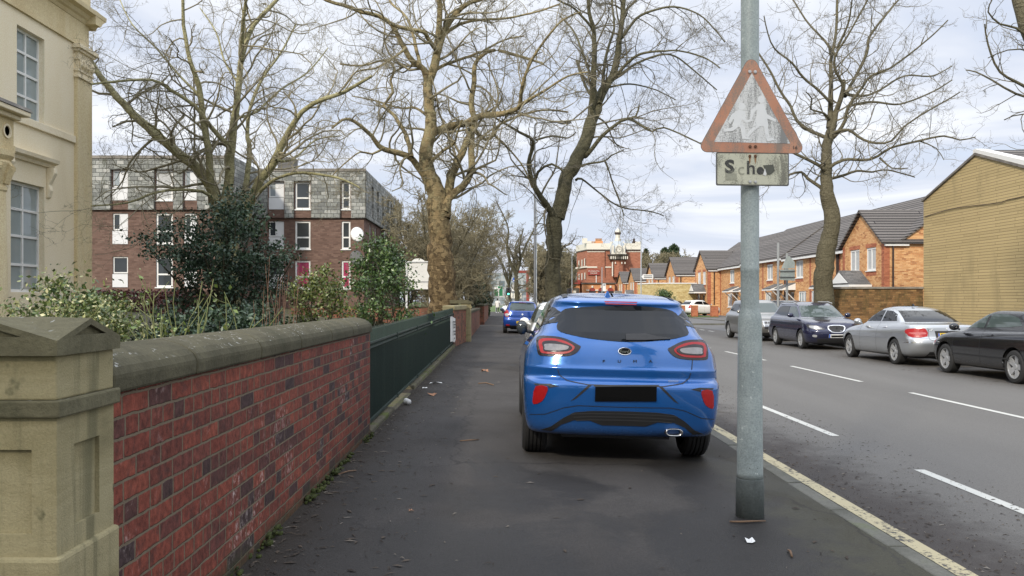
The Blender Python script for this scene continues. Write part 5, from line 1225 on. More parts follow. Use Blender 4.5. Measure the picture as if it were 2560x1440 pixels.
for i in range(4):
    for j in range(6):
        u0, v0 = -.40+j*.135, .52+i*.067; cs.decal('front', [(u0,v0),(u0+.12,v0),(u0+.12,v0+.052),(u0,v0+.052)], M['black_plastic'], 'grille_gap', .013, .1, parent=gg)
cs.lens('front', [([(.5,.74),(.82,.82),(.84,.92),(.6,.86)], 'clear_lens')], 'headlight'); cs.decal('front', [(-.26,.38),(.26,.38),(.26,.48),(-.26,.48)], M['white_plate'], 'number_plate', .014)
cs.decal('front', [(-.6,.22),(.6,.22),(.66,.34),(-.66,.34)], M['black_plastic'], 'bumper_trim', .006); cs.mirror_pods(2.85, 1.15, .98, GREY); wheel_seams(cs, (1.93, 3.0), 1.1); cs.place(9.82+hw, 33.5+L, pi, 0, ZR)

# --- cars on the house drives
L, H, hw = 3.95, 1.48, .86
cf = Car('parked_car', 'white hatchback side on between brick gate piers of the drive', hatch_rows(L,H,hw,1.0,.95,rake=.35), dict(r=.30, w=.18, yr=.70, yf=3.19, n=5), WHITEP, L, hw, group='cars on the house drives')
cf.decal('right', [(.65,1.10),(1.7,1.05),(1.68,1.34),(1.2,1.35),(.9,1.30)], M['car_glass'], 'side_window', .005, .05, mirror=True); cf.decal('right', [(1.76,1.05),(2.75,1.0),(2.35,1.25),(1.74,1.34)], M['car_glass'], 'side_window', .005, .05, mirror=True)
cf.lens('rear', [([(.58,.74),(.80,.78),(.80,1.0),(.68,1.04)], 'red_lens')], 'tail_light'); cf.decal('right', [(.1,.80),(.36,.86),(.40,.98),(.2,1.02)], M['red_lens'], 'tail_light', .008, .03, mirror=True)
cf.decal('rear', [(-.58,1.05),(.58,1.05),(.5,1.32),(-.5,1.32)], M['car_glass'], 'rear_window', .005, .06); cf.decal('rear', [(-.26,.6),(.26,.6),(.26,.7),(-.26,.7)], M['yellow_plate'], 'number_plate', .012)
cf.mirror_pods(2.5, 1.03, .93, WHITEP); wheel_seams(cf, (1.73,2.72), 1.0); cf.place(16.9, 79.2, -R(62), 0, .06)
L, H, hw = 4.5, 1.44, .88
cg = Car('parked_car', 'silver saloon tail glimpsed over the shoulder of near blue car', saloon_rows(L,H,hw), dict(r=.31, w=.2, yr=1.0, yf=3.7), SILVER, L, hw, group='cars on the house drives')
cg.decal('rear', [(-.64,1.05),(.64,1.05),(.53,1.32),(-.53,1.32)], M['car_glass'], 'rear_window', .005, .06); cg.lens('rear', [([(.48,.74),(.82,.74),(.84,.90),(.52,.90)], 'red_lens')], 'tail_light'); cg.decal('left', [(1.2,1.07),(3.0,1.03),(2.5,1.3),(1.6,1.3)], M['car_glass'], 'side_window', .005, .06, mirror=True)
cg.place(14.75, 75.5, -R(8), 0, -.05)
L, H, hw = 4.2, 1.50, .87
cd = Car('parked_car', 'dark hatchback on the drive behind the white one', hatch_rows(L,H,hw), dict(r=.31, w=.2, yr=.75, yf=3.3), BLACKP, L, hw, group='cars on the house drives')
cd.decal('right', [(.65,1.10),(2.75,1.0),(2.35,1.27),(1.2,1.36)], M['clear_glass'], 'side_window', .005, .06, mirror=True); cd.decal('rear', [(-.58,1.05),(.58,1.05),(.5,1.34),(-.5,1.34)], M['car_glass'], 'rear_window', .005, .06)
cd.place(16.0, 83.5, -R(40), 0, .0)
ce = Car('parked_car', 'dark car roof showing between the grey crossover and navy estate', hatch_rows(4.2,1.5,.87), dict(r=.31, w=.2, yr=.75, yf=3.3), BLACKP, 4.2, .87, group='cars on the house drives')
ce.decal('right', [(.65,1.10),(2.75,1.0),(2.35,1.27),(1.2,1.36)], M['clear_glass'], 'side_window', .005, .06, mirror=True); ce.place(17.5, 56.5, -R(75), 0, .0)
ch = Car('parked_car', 'small white car waiting on the road beyond the walker', hatch_rows(3.9,1.5,.85), dict(r=.3, w=.18, yr=.65, yf=3.1), WHITEP, 3.9, .85)
ch.decal('front', [(-.66,1.0),(.66,1.0),(.52,1.34),(-.52,1.34)], M['car_glass'], 'windscreen', .005, .06); ch.lens('front', [([(.45,.62),(.74,.66),(.72,.76),(.5,.72)], 'clear_lens')], 'headlight'); ch.place(2.2, 118, pi-R(20), 0, ZR)
# ------------------------------------------------------------------ lamp columns and signs
def lean(o, deg): o.rotation_euler = (0, R(deg), 0)
PXX, PYY = 1.70, 5.85; gz = zpave(PXX)
lp = thing('lamp_column', 'galvanised steel lamp column with thick foot carrying the school warning sign', 'lamp post', (PXX, PYY, gz))
MB().lathe([(.094,-.05),(.094,.19),(.091,.255),(.089,.26)], 32, (PXX,PYY,gz)).build('foot', M['galv_base'], lp, smooth=True)
MB().lathe([(.0885,.26),(.087,.3),(.079,1.28),(.0785,1.335),(.074,1.365),(.064,1.40),(.061,1.42),(.061,1.66),(.0625,1.665),(.0625,1.69),(.061,1.695),(.060,5),(.05,9.2),(.001,9.2)], 32, (PXX,PYY,gz)).build('column', M['galv'], lp, smooth=True)
m = MB().tube([(PXX,PYY,9.1),(PXX+.1,PYY,9.4),(PXX+.5,PYY,9.6),(PXX+1.3,PYY,9.65)], .03, 8); m.build('bracket_arm', M['galv'], lp)
MB().ball((PXX+1.6,PYY,9.64), .36,.14,.08).build('lantern', M['lamp_steel'], lp, smooth=True)
MB().lathe([(.0795,.0),(.0795,.003)], 24, (PXX,PYY,gz+1.16)).box(PXX-.03,PXX+.03,PYY-.0835,PYY-.08,gz+.34,gz+.345).build('access_door_seam', M['galv_base'], lp)

def sign_paint(name, c1, c2, dirt, th, scale=9, stretch=(1,1,.4), streak=None):
    m, t, b = new_mat(name); co = objco(t)
    n = t.noise(t.node('ShaderNodeMapping', Vector=co, Scale=stretch).outputs[0], scale, 6, .7, .4); g = t.noise(co, 110, 4, .75); n2 = t.noise(co, 6, 4)
    c = t.mix(n2, c1, c2); k = t.step(t.m('ADD', t.m('MULTIPLY', n, .62), t.m('MULTIPLY', g, .42)), th, th+.13)
    c = t.mix(t.m('MULTIPLY', k, .85), c, dirt)
    t.put(b.inputs['Base Color'], c); b.inputs['Roughness'].default_value = .6; return m
M['sign_red_faded'] = sign_paint('faded_red_border', (.43,.165,.092), (.53,.29,.19), (.22,.19,.16), .485)
M['sign_white_dirty'] = sign_paint('grimy_sign_white', (.72,.72,.71), (.62,.63,.63), (.15,.15,.145), .47, 6, (1.3,1,.22))
M['sign_figure'] = sign_paint('worn_figure_white', (.76,.77,.77), (.68,.69,.70), (.22,.22,.22), .56)
M['sign_cream'] = sign_paint('stained_plate', (.60,.59,.46), (.48,.48,.38), (.13,.125,.10), .50, 8)
M['sign_edge'] = plain('grimy_edge', (.13,.13,.12), .8, var=.4, scale=60)
M['sign_black'] = sign_paint('worn_black', (.028,.029,.027), (.06,.06,.056), (.26,.26,.21), .52, 14)
M['rust'] = plain('rusty_bolt', (.12,.055,.03), .8, var=.4, scale=80); M['bolt'] = plain('bolt', (.5,.5,.5), .4, .6)
SY = 5.755
def sg(cx, cy): return (PX(1680+cx/3.79, SY), PZ(120+cy/3.79, SY))
def round_tri(pts, r, k=6):
    out = []; n = len(pts)
    for i in range(n):
        p, a, b = [np.array(pts[j % n], float) for j in (i, i-1, i+1)]
        u, v = (a-p)/np.linalg.norm(a-p), (b-p)/np.linalg.norm(b-p); ang = math.acos(np.clip(u@v, -1, 1)); d = r/math.tan(ang/2)
        c = p+(u+v)/np.linalg.norm(u+v)*r/math.sin(ang/2); p0, p1 = p+u*d-c, p+v*d-c
        a0, a1 = math.atan2(p0[1],p0[0]), math.atan2(p1[1],p1[0]); da = (a1-a0+pi) % (2*pi)-pi
        out += [(c[0]+r*cos(a0+da*t), c[1]+r*sin(a0+da*t)) for t in np.linspace(0,1,k)]
    return out
ts = thing('warning_sign', 'faded red triangle school children warning sign on the lamp column', 'road sign', (PX(1880,SY), SY, PZ(380,SY)))
outer = [sg(752,40), sg(1282,1003), sg(232,985)]
MB().prism(round_tri(outer, .043), 'y', SY+.003, SY+.006).build('plate', M['sign_edge'], ts)
MB().prism(round_tri([(a*.988+sg(752,700)[0]*.012, b*.988+sg(752,700)[1]*.012) for a,b in outer], .040), 'y', SY+.0005, SY+.003).build('border', M['sign_red_faded'], ts)
MB().prism([sg(756,236), sg(1122,906), sg(397,889)], 'y', SY-.001, SY+.0005).build('panel', M['sign_white_dirty'], ts)
def circ(c, r, k=16, sy=1): return [(c[0]+r*cos(a), c[1]+sy*r*sin(a)) for a in np.linspace(0, 2*pi, k, endpoint=False)]
def figure(polys, name):
    m = MB()
    for i, pl in enumerate(polys): m.prism([sg(*q) for q in pl], 'y', SY-.0012-.0004*(i+1), SY-.001)
    m.build(name, M['sign_figure'], ts)
figure([circ((660,552),33), [(606,596),(640,585),(690,602),(703,650),(655,692),(640,742),(566,738),(588,680),(560,640)], [(678,636),(706,686),(760,668),(768,690),(700,712),(662,672)], [(738,672),(745,590),(757,570),(764,600),(758,680)],
        [(604,600),(560,636),(532,700),(552,722),(585,665)], [(600,722),(556,760),(490,768),(492,794),(580,786),(640,740)], [(618,724),(648,764),(664,862),(735,868),(728,850),(698,842),(690,760),(660,704)]], 'boy_figure')
figure([circ((843,488),32), [(822,462),(838,452),(868,462),(880,490),(868,515)], [(800,532),(868,528),(888,600),(915,742),(768,740),(800,640)], [(868,545),(902,628),(988,680),(976,700),(888,664)],
        [(802,538),(752,596),(744,662),(760,668),(776,612),(822,572)], [(790,738),(738,780),(700,832),(716,852),(762,800),(832,742)], [(868,738),(886,850),(903,888),(972,872),(958,858),(922,850),(906,738)]], 'girl_figure')
m = MB()
for cx, cy in ((735,226),(786,228)): m.lathe([(.012,-.006),(.010,-.009),(.001,-.010)], 12, (sg(cx,cy)[0], SY, sg(cx,cy)[1]), 'y')
m.build('bolt', M['bolt'], ts)
m = MB()
for cx, cy in ((738,935),(790,935)): m.lathe([(.011,-.004),(.009,-.008),(.001,-.008)], 12, (sg(cx,cy)[0], SY, sg(cx,cy)[1]), 'y')
m.build('bolt', M['rust'], ts)
sd = [0]
o = text_mb('16', .034, (sg(1165,945)[0], SY-.001, sg(1165,945)[1]), extrude=.0012); o.build('lettering', M['sign_black'], ts)
sp = thing('sign_plate', 'stained cream plate reading School with peeling letters below the triangle', 'road sign', (PX(1882,SY), SY, PZ(465,SY)))
def rrect(a, b, c, d, r): return round_tri([sg(a,b), sg(c,b+6), sg(c,d), sg(a,d-6)], r, 5)
MB().prism(rrect(418,985,1110,1308,.012), 'y', SY+.004, SY+.008).build('plate', M['sign_edge'], sp)
MB().prism(rrect(430,998,1098,1296,.010), 'y', SY+.001, SY+.004).build('face', M['sign_cream'], sp)
def stx(ch, cx, cy, size, mat, wx=1, bold=0): 
    c = sg(cx, cy); q = text_mb(ch, size, (c[0], SY, c[1]), extrude=.0012, bold=bold); q.v = [((x-c[0])*wx+c[0], y, z) for x,y,z in q.v]; q.build('letter', mat, sp)
FAINT = plain('faint_letter', (.33,.33,.26), .8, var=.3, scale=60)
stx('S', 545, 1130, .12, M['sign_black'], 1.15, .005); stx('c', 655, 1150, .115, FAINT); stx('h', 748, 1140, .125, M['sign_black'], 1.05, .002); stx('o', 838, 1155, .105, M['sign_black']); stx('o', 920, 1155, .105, FAINT); stx('l', 1005, 1140, .12, FAINT)
M['tape'] = plain('dark_sticker', (.085,.088,.07), .5, var=.25, scale=30)
m = MB(); m.prism([sg(862,1112),(sg(960,1105)),sg(973,1165),sg(940,1195),sg(905,1203)], 'y', SY-.002, SY+.001); m.build('sticker', M['tape'], sp)
m = MB(); m.prism(circ(sg(836,1157), .022), 'y', SY-.0015, SY+.001); m.build('sticker', M['sign_black'], sp)
m = MB(); m.prism([sg(505,1170),sg(560,1185),sg(612,1190),sg(612,1250),sg(508,1252)], 'y', SY-.0010, SY+.001); m.build('patch', FAINT, sp)
m = MB(); m.prism([sg(862,1200),sg(880,1140),sg(895,1195),sg(884,1212)], 'y', SY-.003, SY+.001); m.build('torn_edge', M['white_plate'], sp)
RS = plain('rust_streak', (.30,.17,.085), .9, var=.4, scale=50)
m = MB(); 
for cx in (738, 790): m.prism([sg(cx-12,1010),sg(cx+12,1010),sg(cx+5,1080),sg(cx,1100),sg(cx-7,1070)], 'y', SY-.0008, SY+.001)
m.build('rust_streak', RS, sp)
m = MB()
for cx, cy in ((738,1268),(790,1270)): m.lathe([(.011,-.002),(.009,-.007),(.001,-.008)], 12, (sg(cx,cy)[0], SY, sg(cx,cy)[1]), 'y')
m.build('bolt', M['bolt'], sp)
m = MB()
for cx in (738,790): m.lathe([(.010,-.001),(.008,-.006),(.001,-.006)], 12, (sg(cx,1026)[0], SY, sg(cx,1026)[1]), 'y')
m.build('bolt', M['rust'], sp)

def lamp(x, y, hgt, arm, mat, label, r=.09):
    l = thing('lamp_column', label, 'lamp post', (x,y,0), 'street lamps along the road'); z0 = -.1
    MB().lathe([(r,z0),(r,1.3),(r*.72,1.4),(r*.42,hgt-.1),(.001,hgt-.1)], 14, (x,y,0)).build('column', mat, l, smooth=True)
    MB().tube([(x,y,hgt-.15),(x+.04*arm,y,hgt-.03),(x+arm*.15,y,hgt),(x+arm,y,hgt+.02)], .032, 6).build('bracket_arm', mat, l)
    sg_ = 1 if arm > 0 else -1
    MB().ball((x+arm+sg_*.1,y,hgt+.0), .38,.15,.075).build('lantern', mat, l, smooth=True)
lamp(PX(1337,45), 45, PZ(307,45), 1.45, M['dark_steel'], 'tall dark lamp column rising between the plane trees')
lamp(12.3, 75, PZ(516,75), -1.6, M['lamp_steel'], 'pale lamp column with the white pointed sign', .075)
lamp(12.3, 147, PZ(629,147), -1.3, M['lamp_steel'], 'distant lamp column in front of brown trees by the public house')
lamp(PX(1341,88), 88, PZ(470,88), 1.4, M['lamp_steel'], 'thin far lamp column just past the dark one')
ds = thing('direction_sign', 'white pointed direction sign fixed to the pale lamp column', 'road sign', (12.9,74.8,3.4))
xa, xb, za, zb = PX(1604,74.8), PX(1633,74.8), PZ(697.5,74.8), PZ(686,74.8)
MB().prism([(xa,(za+zb)/2),(xa+.13,za),(xb,za),(xb,zb),(xa+.13,zb)], 'y', 74.8, 74.84).build('panel', M['white_paint'], ds)
m = MB()
for zz in (.63,.28): m.box(xa+.2,xb-.08,74.78,74.797,za+(zb-za)*zz,za+(zb-za)*zz+.06)
m.build('lettering', M['dark_steel'], ds)
bs = thing('bus_stop', 'white bus stop flag on a thin grey pole before the public house', 'sign', (PX(1505,100),100,0))
MB().tube([(PX(1505,100),100,-.1),(PX(1505,100),100,PZ(668,100))], .05, 8).build('pole', M['lamp_steel'], bs)
MB().box(PX(1506.5,100),PX(1514.5,100),99.97,100.02,PZ(728,100),PZ(709,100)).build('flag', M['white_paint'], bs)
MB().box(PX(1508,100),PX(1513,100),99.94,99.968,PZ(714,100),PZ(710.5,100)).build('emblem', M['lamp_steel'], bs)
bk = thing('road_sign', 'grey backs of two road sign plates on twin posts before the terraced houses', 'road sign', (12.4,38,0)); Y = 38
m = MB().tube([(PX(1945,Y),Y,-.1),(PX(1945.5,Y),Y,PZ(607,Y))], .055, 8).tube([(PX(1973,Y),Y+.3,-.1),(PX(1973,Y),Y+.3,PZ(632,Y))], .055, 8); m.build('post', M['lamp_steel'], bk)
MB().add([(PX(1951,Y),Y-.1,PZ(672,Y)),(PX(1985,Y),Y-.1,PZ(671,Y)),(PX(1985,Y),Y-.1,PZ(655,Y)),(PX(1972,Y),Y-.1,PZ(641,Y)),(PX(1966,Y),Y-.1,PZ(641,Y))], [(0,1,2,3,4)]).add([(PX(1948,Y),Y-.1,PZ(700,Y)),(PX(1985,Y),Y-.1,PZ(702,Y)),(PX(1985,Y),Y-.1,PZ(673,Y)),(PX(1949,Y),Y-.1,PZ(674,Y))], [(0,1,2,3)]).build('plate', M['galv'], bk).modifiers.new('s','SOLIDIFY').thickness = .02
MB().box(PX(1945,Y),PX(1986,Y),Y-.15,Y-.125,PZ(694,Y),PZ(692,Y)).box(PX(1945,Y),PX(1986,Y),Y-.15,Y-.125,PZ(679,Y),PZ(677,Y)).build('channel', M['dark_steel'], bk)
# notice board in the flats' garden
nb = thing('notice_board', 'blank white arched notice board standing behind the plane trunk', 'notice board', (-3.1,33,0)); Y = 33
xa, xb = PX(1014,Y), PX(1077,Y)
MB().box(xa+.03,xb-.03,Y,Y+.05,PZ(703,Y),PZ(657,Y)).prism([(xa+.25,PZ(657,Y)+.001)]+[( (xa+xb)/2+.26*cos(a), PZ(657,Y)+.17*sin(a)) for a in np.linspace(pi,0,12)], 'y', Y, Y+.05).box(xa+.03,xb-.03,Y,Y+.05,PZ(723,Y),PZ(706,Y)).build('panel', M['white_paint'], nb)
m = MB()
for x in (xa, xb-.07): m.box(x,x+.07,Y-.03,Y+.08,.0,PZ(655,Y))
m.box(xa-.02,xb+.02,Y-.04,Y+.07,PZ(656,Y),PZ(653,Y)); m.box(xa+.07,xb-.07,Y-.02,Y+.06,PZ(706,Y),PZ(704,Y)); m.build('frame', M['spandrel'], nb)
# junction furniture, all far off
M['go'] = plain('green_lamp', (.10,.9,.6), .4, emit=3)
def signal(px, Y, top, label):
    x = PX(px, Y); s = thing('traffic_light', label, 'traffic light', (x,Y,0), 'traffic lights at the junction')
    z = PZ(top, Y); MB().tube([(x,Y,-.1),(x,Y,z)], .06, 8).build('pole', M['dark_steel'], s)
    MB().box(x-.3,x+.3,Y-.25,Y-.12,z-1.0,z).build('backing_board', M['black_plastic'], s)
    for k, mt in enumerate(('dark_lens','dark_lens','go')): MB().lathe([(.001,-.3),(.11,-.3),(.11,-.25)], 12, (x,Y,z-.2-.3*k), 'y').build('signal_lamp', M[mt], s)
signal(1271, 108, 719, 'traffic light showing green over the far blue hatchback'); signal(1423, 104, 721, 'traffic light showing green left of the public house')
cs_ = thing('cycle_sign', 'round blue cycle route sign on a thin post over the far pavement', 'road sign', (PX(1285,95),95,0)); x = PX(1285,95)
MB().tube([(x-.1,95,-.1),(x-.1,95,PZ(668,95))], .05, 8).build('pole', M['lamp_steel'], cs_)
SB = plain('sign_blue', (.015,.09,.42), .5); MB().lathe([(.001,-.05),(.25,-.05),(.25,0)], 20, (x+.08,94.9,PZ(699.5,95)), 'y').build('disc', SB, cs_)
m = MB(); zc = PZ(701,95)
for dx in (-.09,.09): m.lathe([(.07,-.07),(.07,-.055),(.045,-.055)], 10, (x+.08+dx,94.9,zc-.02), 'y')
m.box(x+.0,x+.16,94.83,94.845,zc+.02,zc+.05); m.build('emblem', M['white_paint'], cs_); MB().box(x-.22,x+.06,94.85,94.9,PZ(728,95),PZ(712,95)).build('plate', M['white_paint'], cs_)
gs = thing('direction_sign', 'green direction sign with white route arrows at the junction', 'road sign', (PX(1246,110),110,0)); Y = 110
SG = plain('sign_green', (.01,.16,.06), .5); xa, xb, za, zb = PX(1236,Y), PX(1256.5,Y), PZ(741,Y), PZ(714.5,Y)
MB().box(xa,xb,Y,Y+.06,za,zb).build('panel', SG, gs); MB().tube([(xa+.2,Y+.1,-.1),(xa+.2,Y+.1,zb)], .05, 6).tube([(xb-.2,Y+.1,-.1),(xb-.2,Y+.1,zb)], .05, 6).build('post', M['lamp_steel'], gs)
m = MB(); m.box(xa+.48,xa+.6,Y-.02,Y-.003,za+.1,zb-.3).tube([(xa+.2,Y-.025,za+.55),(xa+.54,Y-.025,zb-.5)], .05, 4).tube([(xa+.54,Y-.027,zb-.55),(xa+.82,Y-.027,zb-.25)], .05, 4).box(xa-.0,xa+.42,Y-.03,Y-.005,zb-.45,zb-.1).box(xa,xb,Y-.01,Y-.002,za,za+.05).box(xa,xb,Y-.01,Y-.002,zb-.05,zb); m.build('route_arrows', M['white_paint'], gs)
# brick gate piers
for px, w_, lb in ((1704,.55,'left brick gate pier of the drive beside the silver tail'),(1736.5,.52,'middle brick gate pier standing before the white hatchback'),(1786,.62,'right brick gate pier by the nose of white hatchback')):
    x = PX(px, 76.4); g = thing('gate_pier', lb, 'pier', (x,76.4,0), 'brick gate piers'); MB().box(x-w_/2,x+w_/2,76.2,76.7,-.1,.98).build('shaft', M['house_quoin'], g)
    MB().box(x-w_/2-.03,x+w_/2+.03,76.17,76.73,.98,1.06).build('cap', M['house_brick'], g, bevel=.01)
# walker in a pale coat
Y = 104.0; x0 = PX(1244, Y)
pn = thing('person', 'person in a long pale coat walking away on the far pavement', 'person', (x0, Y, 0)); zg = zpave(x0)
def skin_body(name, verts, edges, rad, mat, par):
    me = bpy.data.meshes.new(name); me.from_pydata(verts, edges, []); o = bpy.data.objects.new(name, me); COL.objects.link(o); me.materials.append(mat)
    sk = o.modifiers.new('s', 'SKIN'); o.modifiers.new('d', 'SUBSURF').levels = 1; o.modifiers['d'].render_levels = 1
    for i, r in enumerate(rad): me.skin_vertices[0].data[i].radius = (r, r)
    me.skin_vertices[0].data[0].use_root = True; o.parent = par; return o
vs = [(0,0,.92),(0,.02,1.15),(0,0,1.38),(0,.01,1.50),(0,-.01,1.64),(0,-.01,1.72),(.09,0,.88),(.10,.10,.48),(.10,.06,.07),(.10,-.10,.04),(-.09,0,.88),(-.10,-.06,.48),(-.11,-.16,.08),(-.11,-.30,.05),
      (.19,0,1.40),(.25,-.03,1.12),(.24,.10,.88),(.24,.14,.80),(-.19,0,1.40),(-.25,.02,1.12),(-.24,.10,.90),(-.24,.14,.82)]
ed = [(0,1),(1,2),(2,3),(3,4),(4,5),(0,6),(6,7),(7,8),(8,9),(0,10),(10,11),(11,12),(12,13),(2,14),(14,15),(15,16),(16,17),(2,18),(18,19),(19,20),(20,21)]
ra = [.15,.13,.13,.055,.10,.07,.085,.06,.045,.04,.085,.06,.045,.04,.06,.05,.04,.035,.06,.05,.04,.035]
skin_body('body', [(a,b,c+zg) for a,b,c in vs], ed, ra, plain('dark_trousers', (.03,.03,.035), .9), pn)
COAT = plain('pale_coat', (.60,.58,.54), .9, var=.12); m = MB()
m.lathe([(.23,.62),(.24,.75),(.22,.95),(.21,1.15),(.22,1.36),(.12,1.46),(.06,1.48)], 14); m.v = [(a*1.0, b*.75, c) for a,b,c in m.v]
for s in (-1,1): m.tube([(s*.20,0,1.40),(s*.27,-.0,1.12),(s*.26,.10,.86)], [.075,.07,.055], 8)
m.v = [(a+x0, b+Y, c+zg) for a,b,c in m.v]; m.build('coat', COAT, pn, smooth=True)
m = MB().ball((x0,Y-.02,zg+1.66), .115,.125,.135, 12); m.build('hair', M['black_plastic'], pn, smooth=True)
for s in (-1,1): MB().ball((x0+s*.105,Y+(-.04 if s > 0 else -.24),zg+.05), .05,.13,.05, 10).build('shoe', M['white_paint'], pn, smooth=True)
# ------------------------------------------------------------------ trees
def bark_mat(name, low, mid, high, z0, z1, flake=9, amt=1.0):
    m, t, b = new_mat(name); co = objco(t); z = t.sep(co)[2]
    n = t.noise(t.node('ShaderNodeMapping', Vector=co, Scale=(1,1,.45)).outputs[0], 5, 6, .65, .8); g = t.noise(co, 26, 4, .7)
    f = t.step(t.m('ADD', z, t.m('MULTIPLY', t.m('SUBTRACT', n, .5), 3.0)), z0, z1)
    c = t.mix(f, t.mix(n, low, mid), t.mix(n, mid, high))
    c = t.mix(.6, c, t.ramp(g, [(.3,.2),(.7,.85)]), 'OVERLAY')
    vo = t.node('ShaderNodeTexVoronoi', Vector=t.comb(t.m('ADD', t.sep(co)[0], t.m('MULTIPLY', n, .35)), t.m('ADD', t.sep(co)[1], t.m('MULTIPLY', g, .12)), t.m('MULTIPLY', z, .8)), Scale=flake)
    fr = t.sep(vo.outputs['Color'])[0]; c = t.mix(t.m('MULTIPLY', t.step(fr, .60, .66), .5*amt), c, tuple(min(1, q*1.55) for q in mid)); c = t.mix(t.m('MULTIPLY', t.step(fr, .26, .20), .55*amt), c, tuple(q*.5 for q in low))
    wr = t.noise(t.node('ShaderNodeMapping', Vector=co, Scale=(.8,.8,4.5)).outputs[0], 2.2, 5, .6, 1.0); c = t.mix(t.m('MULTIPLY', t.step(wr, .40, .33), .55*amt), c, tuple(q*.45 for q in low))
    t.put(b.inputs['Base Color'], c); b.inputs['Roughness'].default_value = .9; b.inputs['Specular IOR Level'].default_value = .2
    t.put(b.inputs['Normal'], t.bump(t.m('ADD', t.m('ADD', t.m('MULTIPLY', n, 1.5), t.m('MULTIPLY', wr, 2.0)), t.m('ADD', g, fr)), .8, .04)); return m
def tubes(paths, rad, S):
    """paths (N,K,3), rad (N,K) -> verts, quads"""
    N, K, _ = paths.shape
    T = np.gradient(paths, axis=1); T /= np.linalg.norm(T, axis=2, keepdims=True)+1e-9
    ref = np.where(np.abs(T[:,:1,2:3]) > .8, np.array([1.,.2,0]), np.array([.1,.2,1.])); ref = np.repeat(ref, K, 1)
    A = np.cross(T, ref); A /= np.linalg.norm(A, axis=2, keepdims=True)+1e-9; B = np.cross(A, T)
    a = 2*pi*np.arange(S)/S
    V = paths[:,:,None]+(A[:,:,None]*np.cos(a)[:,None]+B[:,:,None]*np.sin(a)[:,None])*rad[:,:,None,None]
    i = np.arange(N)[:,None,None]*K*S; k = np.arange(K-1)[None,:,None]*S; s = np.arange(S)[None,None]; s2 = (s+1) % S
    F = np.stack([i+k+s, i+k+s2, i+k+S+s2, i+k+S+s], -1).reshape(-1, 4)
    return V.reshape(-1, 3), F
def grow(p, d, L, r, K, wig, up, rg, taper=.35, curl=0):
    N = len(p); out = np.empty((N, K+1, 3)); out[:,0] = p; d = d.copy(); st = (L/K)[:,None]
    bend = rg.normal(size=(N,3))*curl
    for k in range(K):
        d = d+rg.normal(size=(N,3))*wig+bend*(1 if k < K/2 else -1)+np.array([0,0,up*(k+1)/K]); d /= np.linalg.norm(d, axis=1, keepdims=True); out[:,k+1] = out[:,k]+d*st
    return out, r[:,None]*np.linspace(1, taper, K+1)[None]
def spawn(paths, rad, L, per, ang, lf, rf, rmin, rg, tmin=.15):
    N, K, _ = paths.shape; idx = np.repeat(np.arange(N), rg.poisson(per, N)); n = len(idx)
    t = tmin+(1-tmin)*rg.random(n)**.85; q = np.clip(t*(K-1), 0, K-1.001); k = q.astype(int); f = (q-k)[:,None]
    p = paths[idx,k]*(1-f)+paths[idx,k+1]*f; T = paths[idx,k+1]-paths[idx,k]; T /= np.linalg.norm(T, axis=1, keepdims=True)+1e-9
    v = rg.normal(size=(n,3)); v -= T*(v*T).sum(1, keepdims=True); v /= np.linalg.norm(v, axis=1, keepdims=True)+1e-9
    a = (ang[0]+(ang[1]-ang[0])*rg.random(n))[:,None]; d = T*np.cos(a)+v*np.sin(a)
    Lc = L[idx]*lf*(1.15-.6*t)*(.55+.7*rg.random(n)); r = np.maximum((rad[idx,k]*(1-f[:,0])+rad[idx,k+1]*f[:,0])*rf, rmin)
    return p, d, Lc, r
def cr_path(pts, step):
    pts = [np.array(p, float) for p in pts]; out = []
    for i in range(len(pts)-1):
        p0, p1, p2, p3 = pts[max(i-1,0)], pts[i], pts[i+1], pts[min(i+2,len(pts)-1)]; k = max(2, int(np.linalg.norm((p2-p1)[:3])/step))
        for t in np.arange(k)/k: out.append(.5*((2*p1)+(-p0+p2)*t+(2*p0-5*p1+4*p2-p3)*t*t+(-p0+3*p1-3*p2+p3)*t**3))
    out.append(pts[-1]); return np.array(out)
